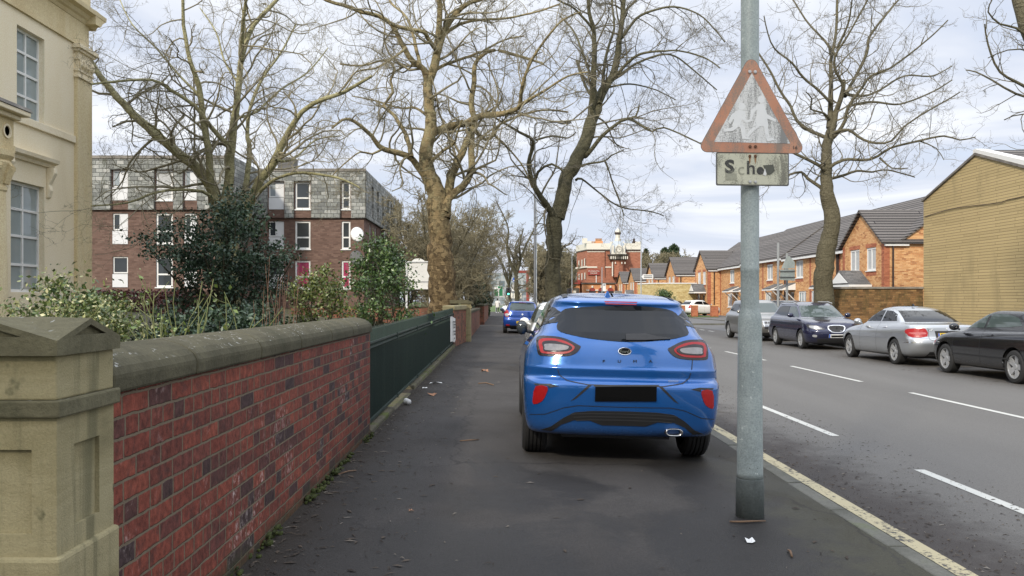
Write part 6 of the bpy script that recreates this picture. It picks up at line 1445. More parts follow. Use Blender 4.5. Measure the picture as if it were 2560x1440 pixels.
def finish_tree(root, limbs, bark, twigmat, rg, l1, l2, l3, l4=None, up=.05, spacing=.33, sides=10, wig=.22, curl=.12, rmin=.004, knob=.04):
    """limbs: arrays (n,4) of x,y,z,radius"""
    V, F, o = [], [], 0
    c = None; s1 = []
    for lb in limbs:
        n = len(lb); jit = 1+knob*np.convolve(rg.normal(size=n+4), np.ones(5)/5, 'valid')*2.2
        v, f = tubes(lb[None,:,:3], (lb[:,3]*jit)[None], sides); V.append(v); F.append(f+o); o += len(v)
        # first order branches
        seg = np.linalg.norm(np.diff(lb[:,:3], axis=0), axis=1); tot = seg.sum(); cum = np.concatenate([[0], np.cumsum(seg)])
        thin = lb[:,3].max()
        if thin > .6*l1.get('maxr', 9): start = l1.get('trunk_free', 0)
        else: start = .12*tot
        u = np.arange(start+rg.random()*spacing, tot, spacing)
        u = np.clip(u+rg.normal(size=len(u))*spacing*.3, 0, tot-1e-3)
        if not len(u): continue
        k = np.clip(np.searchsorted(cum, u, 'right')-1, 0, n-2); fr = ((u-cum[k])/seg[k])[:,None]
        p = lb[k,:3]*(1-fr)+lb[k+1,:3]*fr; T = lb[k+1,:3]-lb[k,:3]; T /= np.linalg.norm(T, axis=1, keepdims=True)
        w = rg.normal(size=(len(u),3)); w -= T*(w*T).sum(1, keepdims=True); w /= np.linalg.norm(w, axis=1, keepdims=True)
        a = (R(35)+R(45)*rg.random(len(u)))[:,None]; d = T*np.cos(a)+w*np.sin(a)
        rr = lb[k,3]; ln = l1['len']*(.45+.8*rg.random(len(u)))*np.clip(.55+.45*(1-u/tot)+.0, .4, 1.2)
        s1.append((p, d, ln, np.clip(rr*.42, rmin*2.6, l1.get('rcap', .05))))
    np_mesh('trunk', np.concatenate(V), np.concatenate(F), bark, root, smooth=True)
    p, d, L, r = [np.concatenate([s[i] for s in s1]) for i in range(4)]
    TV, TF, o = [], [], 0
    def emit(paths, rad, S):
        nonlocal o
        v, f = tubes(paths, rad, S); TV.append(v); TF.append(f+o); o += len(v)
    pa, ra = grow(p, d, L, r, 9, wig, up, rg, .3, curl); emit(pa, ra, 5)
    for lv, sd in ((l2, 4), (l3, 3), (l4, 3)):
        if not lv: break
        p, d, L, r = spawn(pa, ra, L, lv['per'], (R(28),R(75)), lv['lf'], .55, rmin if lv is not (l4 or l3) else rmin*.75, rg)
        pa, ra = grow(p, d, L, r, lv.get('K', 6), wig*1.15, up*1.3, rg, .4, curl*1.2); emit(pa, ra, sd)
    np_mesh('crown', np.concatenate(TV), np.concatenate(TF), twigmat, root)
    return sum(len(f) for f in TF)
def traced_tree(name, label, base, Y, limbs, seed, bark, twig, dspread=2.5, group=None, **kw):
    """limbs measured from the photograph; every limb runs to its own depth"""
    rg = np.random.default_rng(seed); root = thing(name, label, 'tree', base, group); L = []
    ends = {}
    for li, lb in enumerate(limbs):
        d0, d1 = lb.get('d', (0, rg.uniform(-dspread, dspread))); pts = lb['p']; w0, w1 = lb.get('w', (1, 1)); n = len(pts)
        q = []
        for i, (px, py) in enumerate(pts):
            f = i/(n-1); y = Y+d0+(d1-d0)*f; v = P(px, py, y); q.append((*v, (lb['ws'][i] if 'ws' in lb else (w0+(w1-w0)*f**.6)*.95)/2*y/FPX))
        if lb.get('base'): q[0] = (*base, q[0][3])
        a = cr_path(q, .22); a[2:-1,:3] += rg.normal(size=(len(a)-3,3))*a[2:-1,3:4]*.10
        L.append(a)
    finish_tree(root, L, bark, twig, rg, **kw); return root
PLANE = bark_mat('plane_bark', (.075,.049,.026), (.19,.138,.072), (.37,.345,.20), 2.5, 7.0)
PLANE2 = bark_mat('plane_bark_green', (.17,.15,.075), (.30,.28,.15), (.40,.38,.24), 1.0, 8.0, 8, .5)
DARKB = bark_mat('dark_bark', (.055,.05,.032), (.095,.088,.055), (.16,.15,.095), 2, 9, 16, .4)
GREYB = bark_mat('grey_olive_bark', (.085,.075,.047), (.12,.106,.068), (.15,.135,.09), 1, 8, 18, .35)
TW1 = plain('plane_twigs', (.215,.19,.125), .9, var=.35, scale=1.5); TW2 = plain('dark_twigs', (.135,.12,.083), .9, var=.3, scale=1.5); TW3 = plain('grey_twigs', (.17,.152,.11), .9, var=.3, scale=1.5)
TWB = plain('hedge_twigs', (.20,.175,.108), .9, var=.4, scale=.8)
CFG = dict(l2=dict(per=5.8, lf=.52, K=8), l3=dict(per=4.8, lf=.54, K=7), l4=dict(per=3.0, lf=.55, K=5))

traced_tree('plane_tree', 'many stemmed plane tree spreading behind the holly, olive yellow bark', (-6.3,20,.6), 20, [
    dict(p=[(575,860),(570,700),(566,600),(562,500)], w=(70,58), d=(0,0), base=1),
    dict(p=[(552,560),(545,500),(500,430),(430,370),(350,300),(290,240),(250,190),(226,150),(190,110)], w=(40,11), d=(0,1.0)),
    dict(p=[(548,545),(528,459),(520,370),(507,296),(496,211),(475,153),(459,63),(457,0),(452,-70)], w=(26,7), d=(0,-1.5)),
    dict(p=[(566,520),(570,475),(578,370),(586,296),(597,211),(607,132),(634,63),(692,0),(730,-50)], w=(32,8), d=(0,.6)),
    dict(p=[(604,150),(605,95),(608,53),(615,0),(618,-60)], w=(14,7), d=(.3,-1)),
    dict(p=[(590,540),(612,475),(623,380),(618,327),(628,259),(660,190),(702,132),(740,60)], w=(20,4), d=(0,2.2)),
    dict(p=[(610,560),(639,470),(681,412),(713,348),(739,301),(781,259),(860,230),(930,190)], w=(30,8), d=(0,-1.6)),
    dict(p=[(572,380),(570,364),(528,317),(486,264),(422,222),(380,200),(296,203),(227,211)], w=(19,5), d=(.2,-2.2)),
    dict(p=[(620,540),(639,491),(686,449),(739,433),(800,436),(860,449),(900,470)], w=(15,4), d=(0,-2.6)),
    dict(p=[(540,560),(528,491),(475,475),(396,480),(317,507),(227,515)], w=(13,4), d=(0,-2)),
    dict(p=[(500,440),(470,390),(440,385),(400,330),(372,310)], w=(10,5), d=(.3,-1.4)),
    dict(p=[(586,296),(640,280),(700,225),(770,180),(820,120)], w=(9,3), d=(.3,2.5)),
    dict(p=[(500,240),(450,190),(390,120),(330,60),(300,0)], w=(8,3), d=(-.6,2)),
    dict(p=[(690,400),(730,400),(790,350),(850,340)], w=(9,3), d=(-.8,1)),
    dict(p=[(597,211),(560,150),(540,80),(500,20)], w=(8,3), d=(.3,2)),
    ], 3, PLANE2, TW1, spacing=.31, l1=dict(len=2.7, rcap=.036, maxr=.33, trunk_free=3.0), rmin=.0029, wig=.17, curl=.22, **CFG)
traced_tree('plane_tree', 'large plane tree with brown flaking trunk just behind the green railing', (-1.98,30,0), 30, [
    dict(p=[(1108,850),(1107,780),(1105,700),(1100,600),(1095,530),(1084,470),(1068,424),(1068,361),(1077,318),(1073,253),(1070,213),(1084,173),(1097,119),(1113,72),(1138,36),(1174,7),(1240,-10)], ws=(88,78,67,62,56,43,37,32,29,25,23,22,20,17,14,11,8), d=(0,0), base=1),
    dict(p=[(1093,110),(1098,72),(1100,22),(1095,-20),(1090,-80)], w=(20,11), d=(0,-1)),
    dict(p=[(1112,545),(1118,506),(1127,452),(1145,401),(1171,347),(1185,307),(1178,260),(1185,202),(1186,163),(1207,137),(1236,125),(1300,141),(1360,160)], w=(32,6), d=(-.1,1.5)),
    dict(p=[(1110,530),(1124,495),(1156,466),(1178,430),(1178,383),(1180,335)], w=(28,15), d=(-.2,.6)),
    dict(p=[(1080,335),(1091,329),(1127,314),(1171,307)], w=(22,17), d=(0,.6)),
    dict(p=[(1171,307),(1196,293),(1250,285),(1286,275),(1300,262),(1302,233),(1314,187),(1333,144),(1368,93),(1407,50),(1450,30)], w=(22,4), d=(.6,-2.6)),
    dict(p=[(1297,266),(1330,245),(1364,225),(1420,190),(1470,180)], w=(12,4), d=(-1.2,-3)),
    dict(p=[(1184,320),(1195,335),(1214,349),(1236,336),(1250,311),(1300,289),(1360,275),(1420,280)], w=(14,4), d=(.5,2.5)),
    dict(p=[(1070,450),(1044,415),(1019,390),(979,379),(947,365),(929,340),(900,314),(874,298),(855,300),(830,320)], w=(24,6), d=(0,-2.4)),
    dict(p=[(1028,395),(1026,379),(1015,336),(986,289),(959,264),(983,231),(976,202),(986,170),(960,150),(907,164),(850,160)], w=(16,4), d=(-.6,1.8)),
    dict(p=[(1072,215),(1059,173),(1033,155),(1012,123),(994,87),(979,61),(947,40),(903,29),(860,14),(815,0),(770,-30)], w=(20,8), d=(0,-1.8)),
    dict(p=[(1090,135),(1088,123),(1068,94),(1058,80),(1005,69),(979,60)], w=(15,9), d=(0,-1.2)),
    dict(p=[(1082,180),(1095,170),(1131,155),(1178,139),(1207,128),(1260,100),(1310,90)], w=(13,4), d=(0,2.6)),
    dict(p=[(1075,410),(1084,397),(1109,376),(1135,358),(1142,336),(1155,300)], w=(13,5), d=(0,-1.5)),
    dict(p=[(1015,120),(990,140),(940,170),(890,180),(850,230)], w=(9,3), d=(-.8,-3)),
    dict(p=[(1080,300),(1040,270),(1000,270),(930,250),(880,240)], w=(9,3), d=(0,2.5)),
    dict(p=[(1105,90),(1150,60),(1200,50),(1270,45),(1340,30),(1400,10)], w=(11,4), d=(0,2)),
    dict(p=[(1050,160),(1020,50),(980,10),(950,-40)], w=(10,5), d=(-.3,2)),
    dict(p=[(960,370),(930,385),(900,380),(860,410),(830,440)], w=(8,3), d=(-1.5,-3)),
    dict(p=[(1236,338),(1270,370),(1310,420),(1330,470)], w=(8,2.5), d=(1.0,2)),
    ], 5, PLANE, TW1, spacing=.38, l1=dict(len=3.5, rcap=.055, maxr=.6, trunk_free=6.8), rmin=.0040, wig=.17, curl=.22, **CFG)
traced_tree('street_tree', 'dark leaning lime tree standing at the kerb right behind the near blue car', (2.1,34,-.05), 34, [
    dict(p=[(1383,850),(1384,740),(1385,640),(1386,560),(1390,536)], ws=(48,41,38,39,41), d=(0,0), base=1),
    dict(p=[(1392,545),(1403,505),(1419,439),(1442,397),(1465,350),(1489,272),(1508,229),(1535,179),(1547,117),(1553,66),(1559,0),(1562,-80)], ws=(40,38,38,36,33,28,24,18,15,13,11,8), d=(0,.5)),
    dict(p=[(1478,300),(1481,253),(1483,194),(1487,128),(1483,66),(1473,31),(1470,-50)], w=(22,8), d=(.2,-1.2)),
    dict(p=[(1384,550),(1376,529),(1353,494),(1333,459),(1322,408),(1333,354),(1298,330),(1240,296)], w=(26,5), d=(0,-2)),
    dict(p=[(1335,465),(1345,430),(1380,410),(1410,430)], w=(10,5), d=(-.4,-1)),
    dict(p=[(1462,390),(1473,381),(1504,342),(1535,315),(1570,297),(1605,315),(1631,329),(1660,319),(1741,354),(1790,380)], w=(14,3), d=(.2,-2.2)),
    dict(p=[(1570,297),(1590,290),(1598,262)], w=(8,4), d=(-.8,-.8)),
    dict(p=[(1536,190),(1543,187),(1570,156),(1598,136),(1648,128),(1706,128),(1769,148),(1800,170)], w=(11,3), d=(.3,-2)),
    dict(p=[(1530,200),(1547,190),(1590,159),(1648,138),(1687,140),(1738,179),(1792,225)], w=(10,3), d=(.3,2)),
    dict(p=[(1552,95),(1559,89),(1590,47),(1629,27),(1687,17),(1745,35),(1784,70),(1812,105)], w=(11,3), d=(.4,-1)),
    dict(p=[(1484,240),(1473,233),(1454,190),(1442,152)], w=(10,6), d=(0,1)),
    dict(p=[(1498,260),(1490,230),(1458,136),(1434,78),(1400,40)], w=(11,4), d=(0,2.5)),
    dict(p=[(1484,80),(1477,66),(1446,31),(1427,15),(1395,0),(1360,-30)], w=(10,4), d=(-.6,-2.4)),
    dict(p=[(1505,235),(1515,140),(1535,70),(1530,0),(1540,-50)], w=(10,4), d=(.2,2)),
    dict(p=[(1560,30),(1590,0),(1620,-30)], w=(8,4), d=(.4,1)),
    dict(p=[(1455,415),(1469,410),(1512,402),(1528,389),(1560,375)], w=(8,3), d=(0,-1.5)),
    dict(p=[(1512,402),(1520,420),(1535,467),(1551,509),(1560,540)], w=(6,2.5), d=(-.8,-1.5)),
    dict(p=[(1440,450),(1454,447),(1493,478),(1551,517),(1629,529),(1660,540)], w=(7,2.5), d=(0,1.5)),
    dict(p=[(1340,350),(1380,340),(1420,345),(1440,330)], w=(6,3), d=(-1,-2)),
    dict(p=[(1515,220),(1575,210),(1640,225),(1690,250)], w=(6,2.5), d=(.3,1.5)),
    ], 8, DARKB, TW2, spacing=.36, l1=dict(len=3.0, rcap=.045, maxr=.34, trunk_free=3.2), rmin=.0041, wig=.13, curl=.12, up=-.02, dspread=2, **CFG)
traced_tree('street_tree', 'knobbly grey street tree across the road in front of brown yard wall', (12.3,32.4,-.05), 32.5, [
    dict(p=[(2062,860),(2058,720),(2064,640),(2079,560),(2068,480),(2065,417),(2070,350),(2082,313),(2090,283),(2107,230),(2110,200)], ws=(60,52,44,41,32,28,24,18,14,11,8), d=(0,0), base=1),
    dict(p=[(2074,320),(2077,267),(2078,200),(2077,150),(2090,83),(2093,0),(2095,-60)], w=(17,5), d=(0,1)),
    dict(p=[(2092,275),(2100,257),(2107,213),(2090,180),(2087,140),(2113,100),(2147,40),(2180,-20)], w=(11,4), d=(0,-1.5)),
    dict(p=[(2080,345),(2093,333),(2113,300),(2120,267),(2147,230),(2177,190),(2220,173),(2277,133),(2337,83),(2370,50)], w=(13,3), d=(0,-1.6)),
    dict(p=[(2112,240),(2127,213),(2167,133),(2173,93),(2210,43),(2243,3),(2270,-30)], w=(11,4), d=(0,1.8)),
    dict(p=[(2075,335),(2090,330),(2120,325),(2160,350),(2193,358),(2227,353),(2260,317),(2310,283),(2373,247),(2400,230)], w=(10,3), d=(0,-2.2)),
    dict(p=[(2066,425),(2077,417),(2107,400),(2177,398),(2227,370),(2293,353),(2360,340),(2400,350),(2437,343)], w=(13,3), d=(0,-1.4)),
    dict(p=[(2068,452),(2077,447),(2113,437),(2143,427),(2180,430),(2220,425),(2287,443)], w=(11,3), d=(0,1.2)),
    dict(p=[(2066,430),(2060,423),(2027,403),(1987,383),(1950,350),(1900,330),(1850,310)], w=(13,4), d=(0,-1.0)),
    dict(p=[(2062,480),(2050,467),(2020,447),(2003,430),(1973,437),(1930,445),(1890,460),(1840,440)], w=(12,3), d=(0,.8)),
    dict(p=[(2070,350),(2063,343),(2027,327),(1993,303),(1977,267),(1950,227),(1923,173),(1893,127),(1880,90)], w=(13,4), d=(0,1.4)),
    dict(p=[(2076,262),(2073,253),(2040,220),(2007,193),(1980,157),(1937,123),(1920,85),(1910,40)], w=(10,3), d=(0,-1.8)),
    dict(p=[(2074,300),(2060,283),(2027,273),(2030,247),(2015,230)], w=(8,3), d=(0,-1.2)),
    dict(p=[(2090,140),(2060,100),(2020,57),(1983,0),(1960,-30)], w=(8,3), d=(0,2)),
    dict(p=[(2093,120),(2120,60),(2130,0),(2135,-40)], w=(7,3), d=(.4,-1)),
    dict(p=[(2110,235),(2160,240),(2200,225),(2260,190),(2330,190),(2380,165)], w=(9,3), d=(0,2.4)),
    dict(p=[(2200,395),(2230,420),(2270,420)], w=(6,2.5), d=(-.5,-1.5)),
    dict(p=[(2300,353),(2340,370),(2360,400)], w=(4,2), d=(-.8,-1)),
    dict(p=[(2120,265),(2180,255),(2250,260),(2330,230),(2380,200)], w=(8,3), d=(0,1.0)),
    ], 12, GREYB, TW3, spacing=.30, l1=dict(len=2.2, rcap=.038, maxr=.38, trunk_free=6.0), rmin=.0040, wig=.15, curl=.14, dspread=1.6, up=.10, l2=dict(per=5.5, lf=.52, K=7), l3=dict(per=4, lf=.5, K=5), l4=dict(per=1.5, lf=.55, K=4))
traced_tree('street_tree', 'street tree cut off by the picture edge above buff building', (12.9,19.4,-.05), 19.4, [
    dict(p=[(2680,1000),(2675,700),(2655,420),(2620,200),(2570,60),(2545,-20),(2530,-90)], w=(70,30), d=(0,.3), base=1),
    dict(p=[(2640,330),(2600,250),(2560,215),(2500,180),(2470,110),(2462,60)], w=(13,4), d=(0,-.8)),
    dict(p=[(2600,250),(2540,235),(2480,200),(2440,180),(2415,175)], w=(8,3), d=(-.3,.6)),
    dict(p=[(2650,400),(2610,330),(2560,285),(2510,300)], w=(7,2.5), d=(0,.6)),
    dict(p=[(2590,110),(2540,70),(2500,60),(2470,30),(2480,0)], w=(8,3), d=(0,-.8)),
    dict(p=[(2620,180),(2580,130),(2520,125),(2470,145)], w=(7,2.5), d=(0,1.2)),
    dict(p=[(2640,300),(2700,200),(2760,100),(2800,-50)], w=(40,14), d=(0,1.2)),
    ], 15, GREYB, TW3, spacing=.42, l1=dict(len=1.35, rcap=.03, maxr=.3, trunk_free=7.0), rmin=.0042, wig=.18, curl=.12, up=.05, l2=dict(per=4.5, lf=.55, K=7), l3=dict(per=3, lf=.55, K=5))

# unseen plane copies added behind the viewer; their branches thin the sun on the near pavement and show in the glass
for src, x, y, a in (('plane_tree.001',-5.5,-7,1.1),('plane_tree.001',-1.9,-15,2.6),('plane_tree.001',-10.5,-15,4.0),('plane_tree.001',-5.5,-23,.4),('plane_tree.001',1.9,-25,5.2),('plane_tree.001',6,-34,3.3)):
    c = copy_tree(bpy.data.objects[src]); c.location = (x, y, 0); c.rotation_euler = (0, 0, a); tag(c, 'bare plane tree added behind the viewer to thin the sun', 'tree', 'plane trees added behind the viewer')
def bare_tree(name, label, base, H, spread, seed, bark, twig, stems=3, r0=.16, rmin=.008, spacing=.5, len1=1.8, group=None, fork=.25, cat='tree', l2=6, l3=5, up=.06, wig=.22):
    rg = np.random.default_rng(seed); root = thing(name, label, cat, base, group); L = []; b = np.array(base)
    fk = b+np.array([rg.normal()*.1, rg.normal()*.1, H*fork])
    L.append(cr_path([(*b, r0*1.25),(*((b+fk)/2+rg.normal(size=3)*.05), r0),(*fk, r0*.85)], .3))
    for s in range(stems):
        a = 2*pi*(s+rg.random()*.6)/stems; out = spread*(.5+.6*rg.random()); top = H*(.72+.28*rg.random())
        q = [(*fk, r0*.7)]
        for f in (.3,.6,1.0): q.append((*(fk+np.array([cos(a)*out*f**1.2, sin(a)*out*f**1.2, (top-H*fork)*f])+rg.normal(size=3)*.12*H*.15), r0*(.62-.5*f)))
        L.append(cr_path(q, .3))
    finish_tree(root, L, bark, twig, rg, l1=dict(len=len1, rcap=r0*.4, maxr=99), l2=dict(per=l2, lf=.5, K=6), l3=dict(per=l3, lf=.52, K=5), spacing=spacing, rmin=rmin, sides=7, wig=wig, up=up); return root
GT = 'bare thorn trees along the left pavement'
for i, (x, y, h_, sp, lb) in enumerate(((-3.0,40,6.3,2.4,'bare thorny tree right behind the plane trunk, dense with fine twigs'),(-2.5,49,7.2,2.6,'second bare thorn tree overhanging the left pavement'),(-2.4,60,7.6,3.0,'third bare thorn tree, brownish and twiggy, over far brick wall'),
        (-5.6,52,7.0,2.6,'bare tree filling the gap between flats and plane trunk'),(-4.3,68,8.5,3.2,'tall bare tree behind the thorn trees'),(-1.7,76,8.0,2.8,'bare tree at the end of the far brick wall'))):
    bare_tree('thorn_tree', lb, (x,y,.1), h_, sp, 40+i, GREYB, TWB, 9, .10, .0105, .16, 1.9, GT, .10, l2=9, l3=6)
bare_tree('street_tree', 'tall bare street tree over the far pavement near junction', (1.7,86,-.05), 11.5, 3.2, 60, DARKB, TW2, 5, .24, .011, .4, 2.2, None, .35)
bare_tree('street_tree', 'bare roadside tree past the junction signals', (1.4,132,-.05), 13, 4.5, 61, DARKB, TW2, 6, .26, .016, .5, 2.6, None, .3)
for i, (x, y, h_, sp, lb) in enumerate(((7.5,140,10,3.5,'brown bare tree left of the far lamp column'),(9.2,150,9.5,3.2,'brown bare tree just left of the public house'),(11.5,158,9.8,3.0,'brown bare tree touching the public house side'),(6.2,128,9,3,'brown bare tree behind the leaning lime trunk'))):
    bare_tree('bare_tree', lb, (x,y,-.2), h_, sp, 70+i, GREYB, TWB, 10, .16, .032, .2, 2.3, 'brown trees beside the public house', .1, l2=9, l3=6)
for i, (x, y, h_, sp) in enumerate(((32,195,13,5),(36.5,200,14,5),(41,198,12.5,4.5),(46,205,12,5),(11,190,15,5),(14.5,195,14,5))):
    bare_tree('bare_tree', ['brown bare tree right behind the public house','brown bare tree beside the dark evergreens','brown bare tree over the house roofs','farthest brown bare tree over the house roofs','brown bare tree rising behind the pub porch','brown bare tree peeping over the public house parapet'][i], (x,y,-.2), h_, sp, 80+i, GREYB, TWB, 11, .2, .045, .2, 3.2, 'brown trees beyond the roofs', .1, l2=9, l3=6)

# ------------------------------------------------------------------ leafy plants
def leaves(C, size, rg, elong=1.8, fold=.25, droop=0):
    """one small folded leaf at every point of C"""
    n = len(C); d = rg.normal(size=(n,3)); d[:,2] -= droop; d /= np.linalg.norm(d, axis=1, keepdims=True)
    s = np.cross(d, rg.normal(size=(n,3))); s /= np.linalg.norm(s, axis=1, keepdims=True); u = np.cross(d, s)
    L = (size*(.6+.8*rg.random(n)))[:,None]; w = L/elong*.5
    V = np.stack([C, C+d*L*.45+s*w+u*w*fold, C+d*L, C+d*L*.45-s*w+u*w*fold], 1).reshape(-1,3); b = np.arange(n)[:,None]*4
    return V, np.concatenate([b+np.array([0,1,2]), b+np.array([0,2,3])])
def leafy(root, C, size, mat, rg, **kw):
    V, F = leaves(C, size, rg, **kw); return np_mesh('foliage', V, F, mat, root)
def stems(root, base, tips, r, mat, rg, n=None, sway=.15):
    tips = tips[rg.permutation(len(tips))[:n]] if n else tips; k = len(tips); t = np.linspace(0,1,7)
    b = np.array(base)+rg.normal(size=(k,3))*np.array([.12,.12,0]); P_ = b[:,None]*(1-t)[:,None]+tips[:,None]*t[:,None]
    P_[:,1:-1] += np.cumsum(rg.normal(size=(k,5,3))*sway*.35, 1)*np.sin(t[1:-1]*pi)[:,None]; P_[:,:,2] += (np.sin(t*pi)*.10)[None]
    v, f = tubes(P_, np.full((k,1), r)*np.linspace(1,.4,7)[None], 4); np_mesh('stem', v, f, mat, root)
def shrub(name, label, base, H, rx, ry, nc, per, cs, lsize, mat, seed, stemmat=None, cat='shrub', zlo=.05, shape=.8, group=None, ns=40, **kw):
    rg = np.random.default_rng(seed); root = thing(name, label, cat, base, group)
    d = rg.normal(size=(nc,3)); d /= np.linalg.norm(d, axis=1, keepdims=True); rr = (.45+.6*rg.random(nc))[:,None]
    q = d*rr; q[:,2] = np.abs(q[:,2])**.8*np.sign(q[:,2]); z = (q[:,2]+1)/2
    wv = 1-shape*np.clip(z-.35,0,1)**1.3
    C = np.stack([q[:,0]*rx*wv, q[:,1]*ry*wv, zlo*H+z*H*(1-zlo)], 1)+np.array(base)
    pts = np.repeat(C, per, 0)+rg.normal(size=(nc*per,3))*cs*np.array([1,1,.8])*(.5+.8*rg.random(nc).repeat(per))[:,None]
    leafy(root, pts, lsize, mat, rg, **kw); stems(root, base, C, .012, stemmat or DARKB, rg, ns); return root
HOLLY = leaf_mat('holly_leaf', [(0,(.018,.036,.020)),(.5,(.032,.060,.033)),(.9,(.050,.085,.048)),(1,(.075,.115,.068))], .42, .4)
LAUREL = leaf_mat('laurel_leaf', [(0,(.03,.06,.018)),(.5,(.055,.10,.028)),(.85,(.085,.14,.04)),(1,(.14,.19,.06))], .35, .5)
PRIVET = leaf_mat('yellow_green_leaf', [(0,(.05,.07,.018)),(.5,(.10,.13,.03)),(.85,(.17,.20,.05)),(1,(.26,.28,.09))], .4, .5)
VARIE = leaf_mat('variegated_leaf', [(0,(.04,.07,.02)),(.45,(.09,.13,.035)),(.65,(.19,.22,.08)),(.88,(.34,.34,.16)),(1,(.50,.48,.28))], .4, .5)
ROSE = leaf_mat('rose_leaf', [(0,(.06,.10,.02)),(.6,(.13,.19,.04)),(.9,(.20,.26,.07)),(1,(.30,.12,.06))], .45)
IVY = leaf_mat('ivy_leaf', [(0,(.014,.03,.012)),(.6,(.03,.055,.018)),(1,(.06,.09,.03))], .4)
REDL = leaf_mat('dark_red_leaf', [(0,(.05,.014,.012)),(.6,(.09,.02,.018)),(1,(.14,.045,.03))], .5)
CANE = plain('green_cane', (.15,.17,.06), .6, var=.35, scale=8)
# the ragged holly, sampled inside the outline it has between two heights
rg = np.random.default_rng(21)
hb = thing('holly_tree', 'ragged dark glossy holly in front of the many stemmed plane tree', 'tree', (-5.1,16,.5))
tip = [(600,488,.1),(560,515,-.4),(645,520,.3),(505,535,.2),(590,545,-.6),(665,560,-.3),(450,560,-.2),(535,575,.7),(620,580,.8),(400,572,.1),(480,605,-.7),(355,598,-.3),(430,625,.6),(560,620,-.9),(690,610,.5),(380,632,-.6),(640,640,-.8),(737,638,-.5),(700,650,-.2),(500,650,.9),(600,660,.5),(445,672,-.5),(545,690,-.8),(655,690,.7),(470,715,.4),(590,720,-.6),(430,745,-.3),(690,735,-.3),(520,755,.7),(640,765,.4),(400,800,.3),(480,800,-.7),(570,800,.6),(660,815,-.5),(360,835,0),(710,700,.2)]
C = []
for px, py, dy in tip:
    e = np.array(P(px, py, 16+dy)); t0 = np.array((-5.05,16,np.clip(e[2]-.25-.25*abs(e[0]+5.05),.6,3.1))); m_ = (t0+e)/2+np.array([0,0,.12])
    for f in np.linspace(.30,1,int(4+5*np.linalg.norm(e-t0))):
        q = t0*(1-f)**2+2*m_*f*(1-f)+e*f*f; C += [q+rg.normal(size=3)*np.array([.07,.12,.045]) for _ in range(2)]
C = np.array(C)
pts = np.repeat(C, 21, 0)+rg.normal(size=(len(C)*21,3))*np.array([.12,.15,.07])
leafy(hb, pts, .068, HOLLY, rg, elong=1.7, fold=.5, droop=.3); stems(hb, (-5.1,16,.5), np.array([P(a,b,16+c) for a,b,c in tip]), .02, DARKB, rg, None, .12)
np_mesh('trunk', *tubes(np.array([[(-5.1,16,.3),(-5.05,16.02,1.2),(-5.12,16,2.2),(-5.0,16,3.2)]]), np.array([[.11,.09,.07,.03]]), 8), DARKB, hb)
shrub('laurel_shrub', 'small yellow green shrub in front of the pink curtained windows', (PX(795,14.5),14.5,.15), 2.0, .62,.6, 95, 46, .095, .058, PRIVET, 31, shape=.85)
shrub('laurel_shrub', 'tall mid green laurel leaning over the wall beside green railing', (PX(945,16.5),16.5,.15), 2.45, .80,.7, 150, 60, .11, .062, LAUREL, 32, shape=.75)
shrub('variegated_shrub', 'cream edged variegated shrub below the villa window', (PX(95,7.4),7.4,.3), 1.36, .95,.6, 110, 52, .085, .040, VARIE, 33, CANE, shape=.2)
shrub('variegated_shrub', 'smaller cream edged shrub right of the villa corner', (PX(262,7.9),7.9,.3), 1.22, .55,.5, 48, 50, .08, .038, VARIE, 34, CANE, shape=.3)
shrub('evergreen_shrub', 'low dark evergreen undergrowth at the foot of holly', (PX(520,10.5),10.5,.2), 1.1, 1.15,.7, 110, 42, .10, .06, HOLLY, 35, shape=.2)
shrub('evergreen_shrub', 'small dark evergreen bush between holly and yellow shrub', (PX(655,12),12,.2), 1.25, .6,.6, 70, 40, .10, .055, HOLLY, 36, shape=.4)
shrub('evergreen_shrub', 'green leafy clump beside the villa pilaster', (PX(215,9.5),9.5,.3), 1.42, .45,.5, 35, 36, .09, .075, LAUREL, 37, shape=.3)
hd = thing('hedge', 'dark red leaved hedge in front of the brown flats', 'hedge', (-11.5,27,.9))
pts = np.stack([rg.uniform(-12.9,-9.6,4200), 27+rg.normal(size=4200)*.35, .9+.85*rg.random(4200)**.7], 1); leafy(hd, pts, .09, REDL, rg)
fe = thing('picket_fence', 'low dark brown picket fence by the red hedge', 'fence', (-12,28.5,1)); m = MB()
for i in range(70): m.box(-17+i*.14,-16.91+i*.14,28.5,28.53,.6,1.75)
m.build('pickets', plain('brown_fence', (.06,.03,.02), .8), fe); MB().box(-17,-7.2,28.54,28.6,1.4,1.48).box(-17,-7.2,28.54,28.6,.9,.98).build('rail', plain('brown_rail', (.06,.03,.02), .8), fe)
gw = thing('brick_wall', 'low dark brick garden wall crossing behind the plane trunk', 'wall', (-5,37,0)); MB().box(-9,-1.75,37,37.25,.1,1.15).build('brickwork', M['red_brick'], gw); MB().box(-9.02,-1.72,36.97,37.28,1.15,1.22).build('coping', M['coping'], gw)
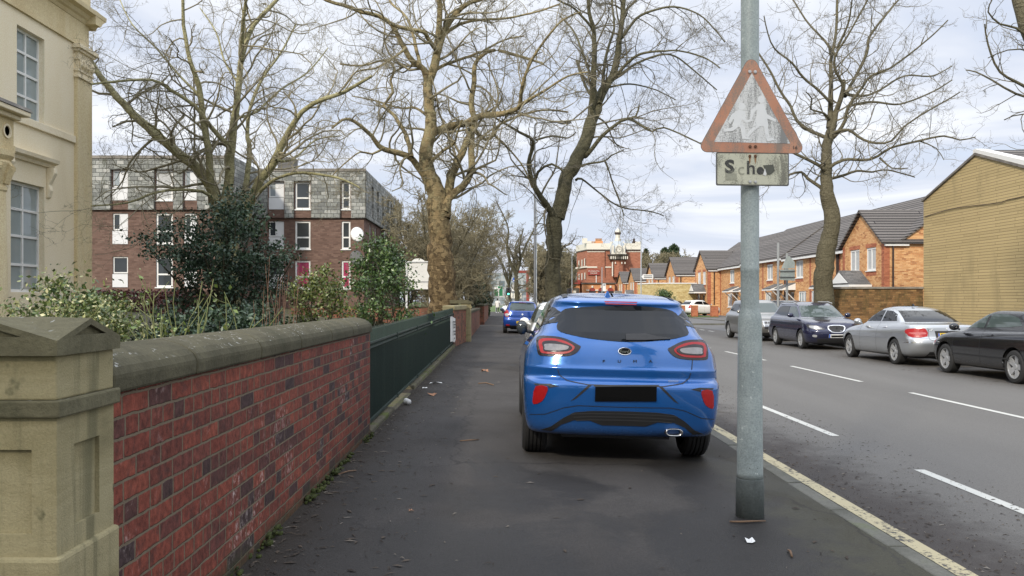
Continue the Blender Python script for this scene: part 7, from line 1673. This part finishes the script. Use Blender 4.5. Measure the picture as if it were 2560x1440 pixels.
# rose canes over the wall
rs = thing('rose_bush', 'leggy green rose canes sprouting above the mossy coping', 'plant', (-2.3,6.3,.3)); rg = np.random.default_rng(8)
K = 17; t = np.linspace(0,1,8); px = rg.uniform(330,640,K); yb = rg.uniform(5.6,6.9,K); top = 1.42+(753-rg.uniform(690,800,K))/2150*yb; xb = (px-1250)/2150*yb
P_ = np.stack([xb[:,None]+(rg.normal(size=(K,1))*.20+.06)*t**1.7+(rg.normal(size=(K,8))*.012), yb[:,None]+(rg.normal(size=(K,1))*.12)*t, .3+(top-.3)[:,None]*t**.9], -1)
cl = [P_]; rr = [np.full((K,1), .0052)*np.linspace(1,.6,8)]
p, d, L, r = spawn(P_, rr[0], top-.3, 1.8, (R(25),R(65)), .30, .75, .0028, rg, .4); pa, ra = grow(p, d, L, r, 7, .10, .12, rg, .6); 
v1, f1 = tubes(P_, rr[0], 5); v2, f2 = tubes(pa, ra, 4)
np_mesh('stem', np.concatenate([v1,v2]), np.concatenate([f1,f2+len(v1)]), CANE, rs)
tips = np.concatenate([pa[:,-1],pa[:,-3],P_[:,-1]]); leafy(rs, np.repeat(tips[::3], 3, 0)+rg.normal(size=(len(tips[::3])*3,3))*.02, .038, ROSE, rg, elong=1.5)
wd = thing('weed_stems', 'thin dry reddish stems standing behind the far coping end', 'plant', (-3.0,9.5,.2)); K = 16
px = rg.uniform(640,740,K); yb = rg.uniform(8.8,9.6,K); xb = (px-1250)/2150*yb; top = 1.42+(753-rg.uniform(640,760,K))/2150*yb
P_ = np.stack([xb[:,None]+rg.normal(size=(K,1))*.12*t**1.6, yb[:,None]+0*t, .2+(top-.2)[:,None]*t], -1); v1, f1 = tubes(P_, np.full((K,1), .0035)*np.linspace(1,.5,8), 4); np_mesh('stem', v1, f1, plain('dry_stem', (.20,.11,.07), .8), wd)
# ivy and far greenery
def ivy_mass(name, label, c, s, n, size, seed, mat=IVY, cat='ivy'):
    rg = np.random.default_rng(seed); o = thing(name, label, cat, (c[0],c[1],0)); q = rg.normal(size=(n,3)); q /= np.linalg.norm(q, axis=1, keepdims=True)
    q *= (.6+.4*rg.random(n)**.5)[:,None]*(1+.25*np.sin(q[:,:1]*9)*np.cos(q[:,2:]*8)); leafy(o, q*np.array(s)+np.array(c), size, mat, rg, elong=1.2); return o
ivy_mass('ivy_bush', 'dark ivy tumbling over the farthest brick wall', (-1.75,66,1.6), (.75,6,1.7), 9000, .16, 51)
ivy_mass('ivy_bush', 'ivy covered stump at the left pavement past the walls', (-1.6,79,1.4), (.8,2.5,1.9), 5000, .18, 52)
shrub('round_bush', 'rounded green bush in front of the pale yellow garage', (PX(1660,84),84,-.1), 2.6, 1.25,1.2, 160, 40, .17, .12, LAUREL, 53, shape=.75)
def conifer(x, y, H, w, seed, label):
    rg = np.random.default_rng(seed); o = thing('evergreen_tree', label, 'tree', (x,y,-.2), 'dark evergreens beyond the roofs')
    MB().tube([(x,y,-.2),(x,y,H*.9)], [.25,.06], 6).build('trunk', DARKB, o); n = 8000; z = rg.random(n)**.8; a = rg.random(n)*2*pi
    r = w*(1-z)**.5*(.35+.65*rg.random(n)**.5)*(1+.3*np.sin(z*28+a*2)); leafy(o, np.stack([x+r*np.cos(a), y+r*np.sin(a), 2+z*(H-2)], 1), .42, IVY, rg, elong=2.2, droop=.3)
conifer(PX(1685,205), 205, PZ(612,205), 3.6, 61, 'broad dark evergreen rising over the terrace roofs'); conifer(PX(1615,210), 210, PZ(624,210), 1.9, 62, 'narrow dark evergreen just right of the public house'); conifer(PX(1662,208), 208, PZ(620,208), 3.0, 63, 'small pointed evergreen left of the broad one')
